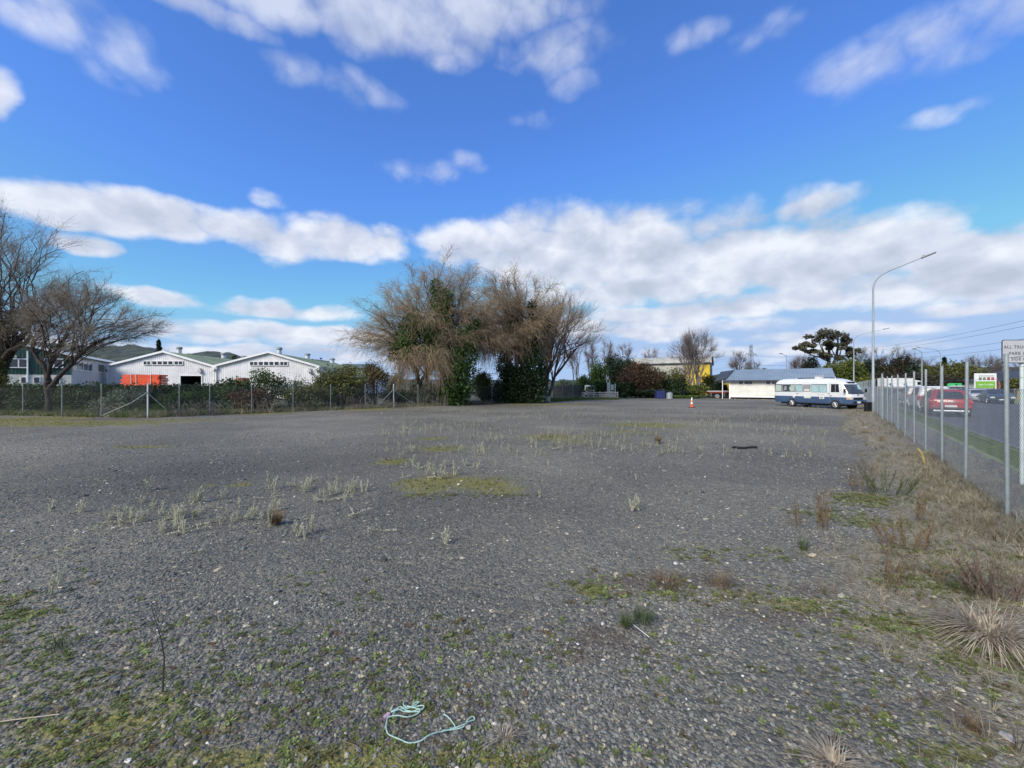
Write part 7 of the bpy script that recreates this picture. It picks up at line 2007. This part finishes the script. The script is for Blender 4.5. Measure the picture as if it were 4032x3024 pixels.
def dry_tangles():
    for i, (px, z, w, h, lab) in enumerate(((700, 23.9, 120, .95, 'tangle of bare grey brambles against the fence right of the strainer post'), (800, 24.8, 110, 1.0, 'arching bare stems against the back fence left of the dark bushes'),
            (990, 27.2, 150, .9, 'straw-coloured stalks at the foot of the bronze bush'), (1130, 29.0, 160, .8, 'grey dead stalks below the pale silvery bush'), (1360, 32.0, 150, 1.1, 'arching dead stems behind the fence below the round olive bush'), (395, 24.3, 60, .8, 'straw-coloured twig bundle at the fence behind the fallen brace'),
            (1490, 33.8, 130, .9, 'grey brush at the foot of the orange-brown sapling'), (1700, 36.5, 130, 1.2, 'bent bare vine stems behind the fence below the largest willow'))):
        rng = np.random.default_rng(600 + i); mb = MB(); ww = w * z / FPX
        for k in range(46):
            x = rng.uniform(-.5, .5) * ww; a = rng.normal(0, .5); hh = h * rng.uniform(.5, 1.1); y = rng.uniform(-.1, .7)
            mb.tube([(x, y, 0), (x + a * .2, y, hh * .6), (x + a * .55, y, hh), (x + a * 1.0, y - .1, hh * .75)], [.014, .011, .008, .004], 3, False)
        one('dead_brambles', mb, g_db if i in (2, 5) else M['bark_pale'], P(px, z), lab, 'brambles')
dry_tangles()

def rope():
    z0 = .012
    def q(px, py, h=0): p = G(px, py); p.z = ground_h(np.array([p.x]), np.array([p.y]))[0] + z0 + h; return p
    def Z(x, y): return (1400 + x / 3.16, 2650 + y / 3.16)
    def smooth(pts, n=6):
        out = []
        for i in range(len(pts) - 1):
            p0 = pts[max(i - 1, 0)]; p1 = pts[i]; p2 = pts[i + 1]; p3 = pts[min(i + 2, len(pts) - 1)]
            for k in range(n):
                t = k / n; out.append(.5 * ((2 * p1) + (p2 - p0) * t + (2 * p0 - 5 * p1 + 4 * p2 - p3) * t * t + (3 * p1 - p0 - 3 * p2 + p3) * t ** 3))
        return out + [pts[-1]]
    a = [(600, 360), (598, 420), (650, 445), (760, 410), (840, 420), (845, 455), (770, 480), (640, 470), (560, 440), (500, 480), (450, 540), (400, 560), (520, 555), (640, 560), (740, 520), (800, 490), (790, 470), (700, 485), (600, 480), (520, 470), (440, 500)]
    b = [(440, 500), (500, 490), (600, 450), (700, 420), (790, 375), (740, 385), (690, 420), (620, 410), (680, 440), (790, 460), (840, 440)]
    c = [(420, 570), (395, 600), (380, 680), (400, 760), (460, 820), (560, 865), (660, 885), (800, 860), (900, 810), (1000, 760), (1100, 720), (1240, 680), (1340, 655), (1420, 600), (1480, 570), (1460, 550), (1400, 590), (1340, 660), (1200, 700), (1080, 735)]
    d = [(1095, 525), (1150, 570), (1210, 620), (1240, 670), (1180, 700)]
    root = empty('rope', G(*Z(620, 470)), 0, label='tangled pale green rope lying on the gravel in the foreground', cat='rope')
    for i, l in enumerate((a, b, c, d)):
        pts = smooth([q(*Z(x, y), .006 * (1 + math.sin(k * 1.7))) for k, (x, y) in enumerate(l)])
        mb = MB(); mb.tube([p - root.location for p in pts], .0031, 6); mb.build('rope_strand', M['rope'], root, smooth=True)
    g = q(*Z(378, 548)) - root.location; e = q(*Z(415, 515)) - root.location; s = g - (e - g) * .8
    mb = MB(); mb.tube([s, e], .013, 12, False); mb.tube([e, s], .009, 12, False); mb.build('pipe_handle', M['pink'], root, smooth=True)
rope()
def bits():
    # black strip
    a = G(2884, 1766); b = G(2987, 1768); mb = MB(); d = b - a
    mb.tube([(0, 0, .035), (d.x * .15, 0, .04), (d.x * .2, -.03, .03), (d.x * .5, -.05, .03), (d.x * .75, -.03, .05), (d.x, 0, .04)], .032, 6); o = mb.build('rubber_strip', M['black']); o.location = a; tag(o, 'length of black rubber hose lying on the gravel', 'hose')
    mb = MB(); z = G(3630, 1830).y; k = z / FPX; mb.tube([(0, 0, -.02), (-.03, 0, .14), (-.085, 0, .29), (-.135, .02, .37), (-.15, .03, .375)], .021, 10); o = mb.build('yellow_pipe', M['yellow_pipe'], smooth=True); o.location = G(3642, 1832); tag(o, 'bent yellow pipe sticking out of the dry grass by the fence', 'pipe')
    mb = MB(); mb.tube([(0, 0, .012), (.07, -.16, .014)], .0022, 5); o = mb.build('stick', M['paper']); o.location = G(2493, 2465); tag(o, 'thin white stick lying beside the green grass clumps', 'stick')
    mb = MB(); mb.tube([(0, 0, .006), (.12, .02, .008), (.27, .05, .006)], .0028, 5); o = mb.build('stalk', g_stalk()); o.location = G(0, 2845); tag(o, 'long straw-coloured stalk lying at the lower left edge', 'stalk')
    rng = np.random.default_rng(9)
    pieces = [(3410, 1684, 16, 'white litter scrap near the far dry strip'), (3865, 1855, 30, 'flat white plastic bag outside the fence'), (3858, 1925, 22, 'cream food carton on the far side of the fence'), (3885, 1922, 18, 'grey cup beside the cream carton'),
              (625, 2503, 32, 'white scrap behind the bare sprig in the lower left'), (330, 2097, 14, 'bright white chip left of the pale weeds'), (50, 2092, 18, 'white chip near the left edge'), (447, 2080, 26, 'long pale chip among the pale weeds'), (3528, 2135, 16, 'white scrap in the brown weed patch'),
              (2895, 1738, 7, 'white stone above the black hose'), (2848, 1786, 7, 'upper of two white stones left of the black hose'), (2849, 1792, 7, 'lower of two white stones left of the black hose'), (3080, 1797, 12, 'white stone right of the black hose'), (2776, 1878, 10, 'white stone on the open gravel below the black hose'),
              (1805, 1909, 18, 'white chip on the large moss patch'), (2715, 2288, 26, 'pale leaf scrap in the middle gravel'), (2755, 2312, 30, 'pale torn paper beside the green-brown weed'), (3965, 2905, 64, 'crumpled pale paper in the bottom right corner'), (2275, 2537, 14, 'white stone on the bare soil patch'), (1845, 2865, 30, 'clear plastic scrap under the rope end')]
    for i, (px, py, wpx, lab) in enumerate(pieces):
        p = G(px, py); s = wpx / FPX * p.y / 2; bm = bmesh.new(); bmesh.ops.create_icosphere(bm, subdivisions=1, radius=1)
        flat_ = .35 if wpx < 28 else .22
        for v in bm.verts: f = rng.uniform(.7, 1.15); v.co = Vector((v.co.x * f * s, v.co.y * f * s * .7, v.co.z * f * s * flat_))
        me = bpy.data.meshes.new('litter'); bm.to_mesh(me); bm.free(); me.materials.append(M['old_paper'] if wpx > 25 else M['paper'])
        nm = 'white_stone' if 'stone' in lab or 'chip' in lab else 'litter'
        o = link(nm, me); o.location = p + Vector((0, 0, s * flat_ * .5)); o.rotation_euler.z = rng.uniform(0, 3); tag(o, lab, 'stone' if nm == 'white_stone' else 'litter')
def g_stalk():
    return mat('straw_stalk', (.45, .38, .27), .7, 0, .1, 20)
bits()
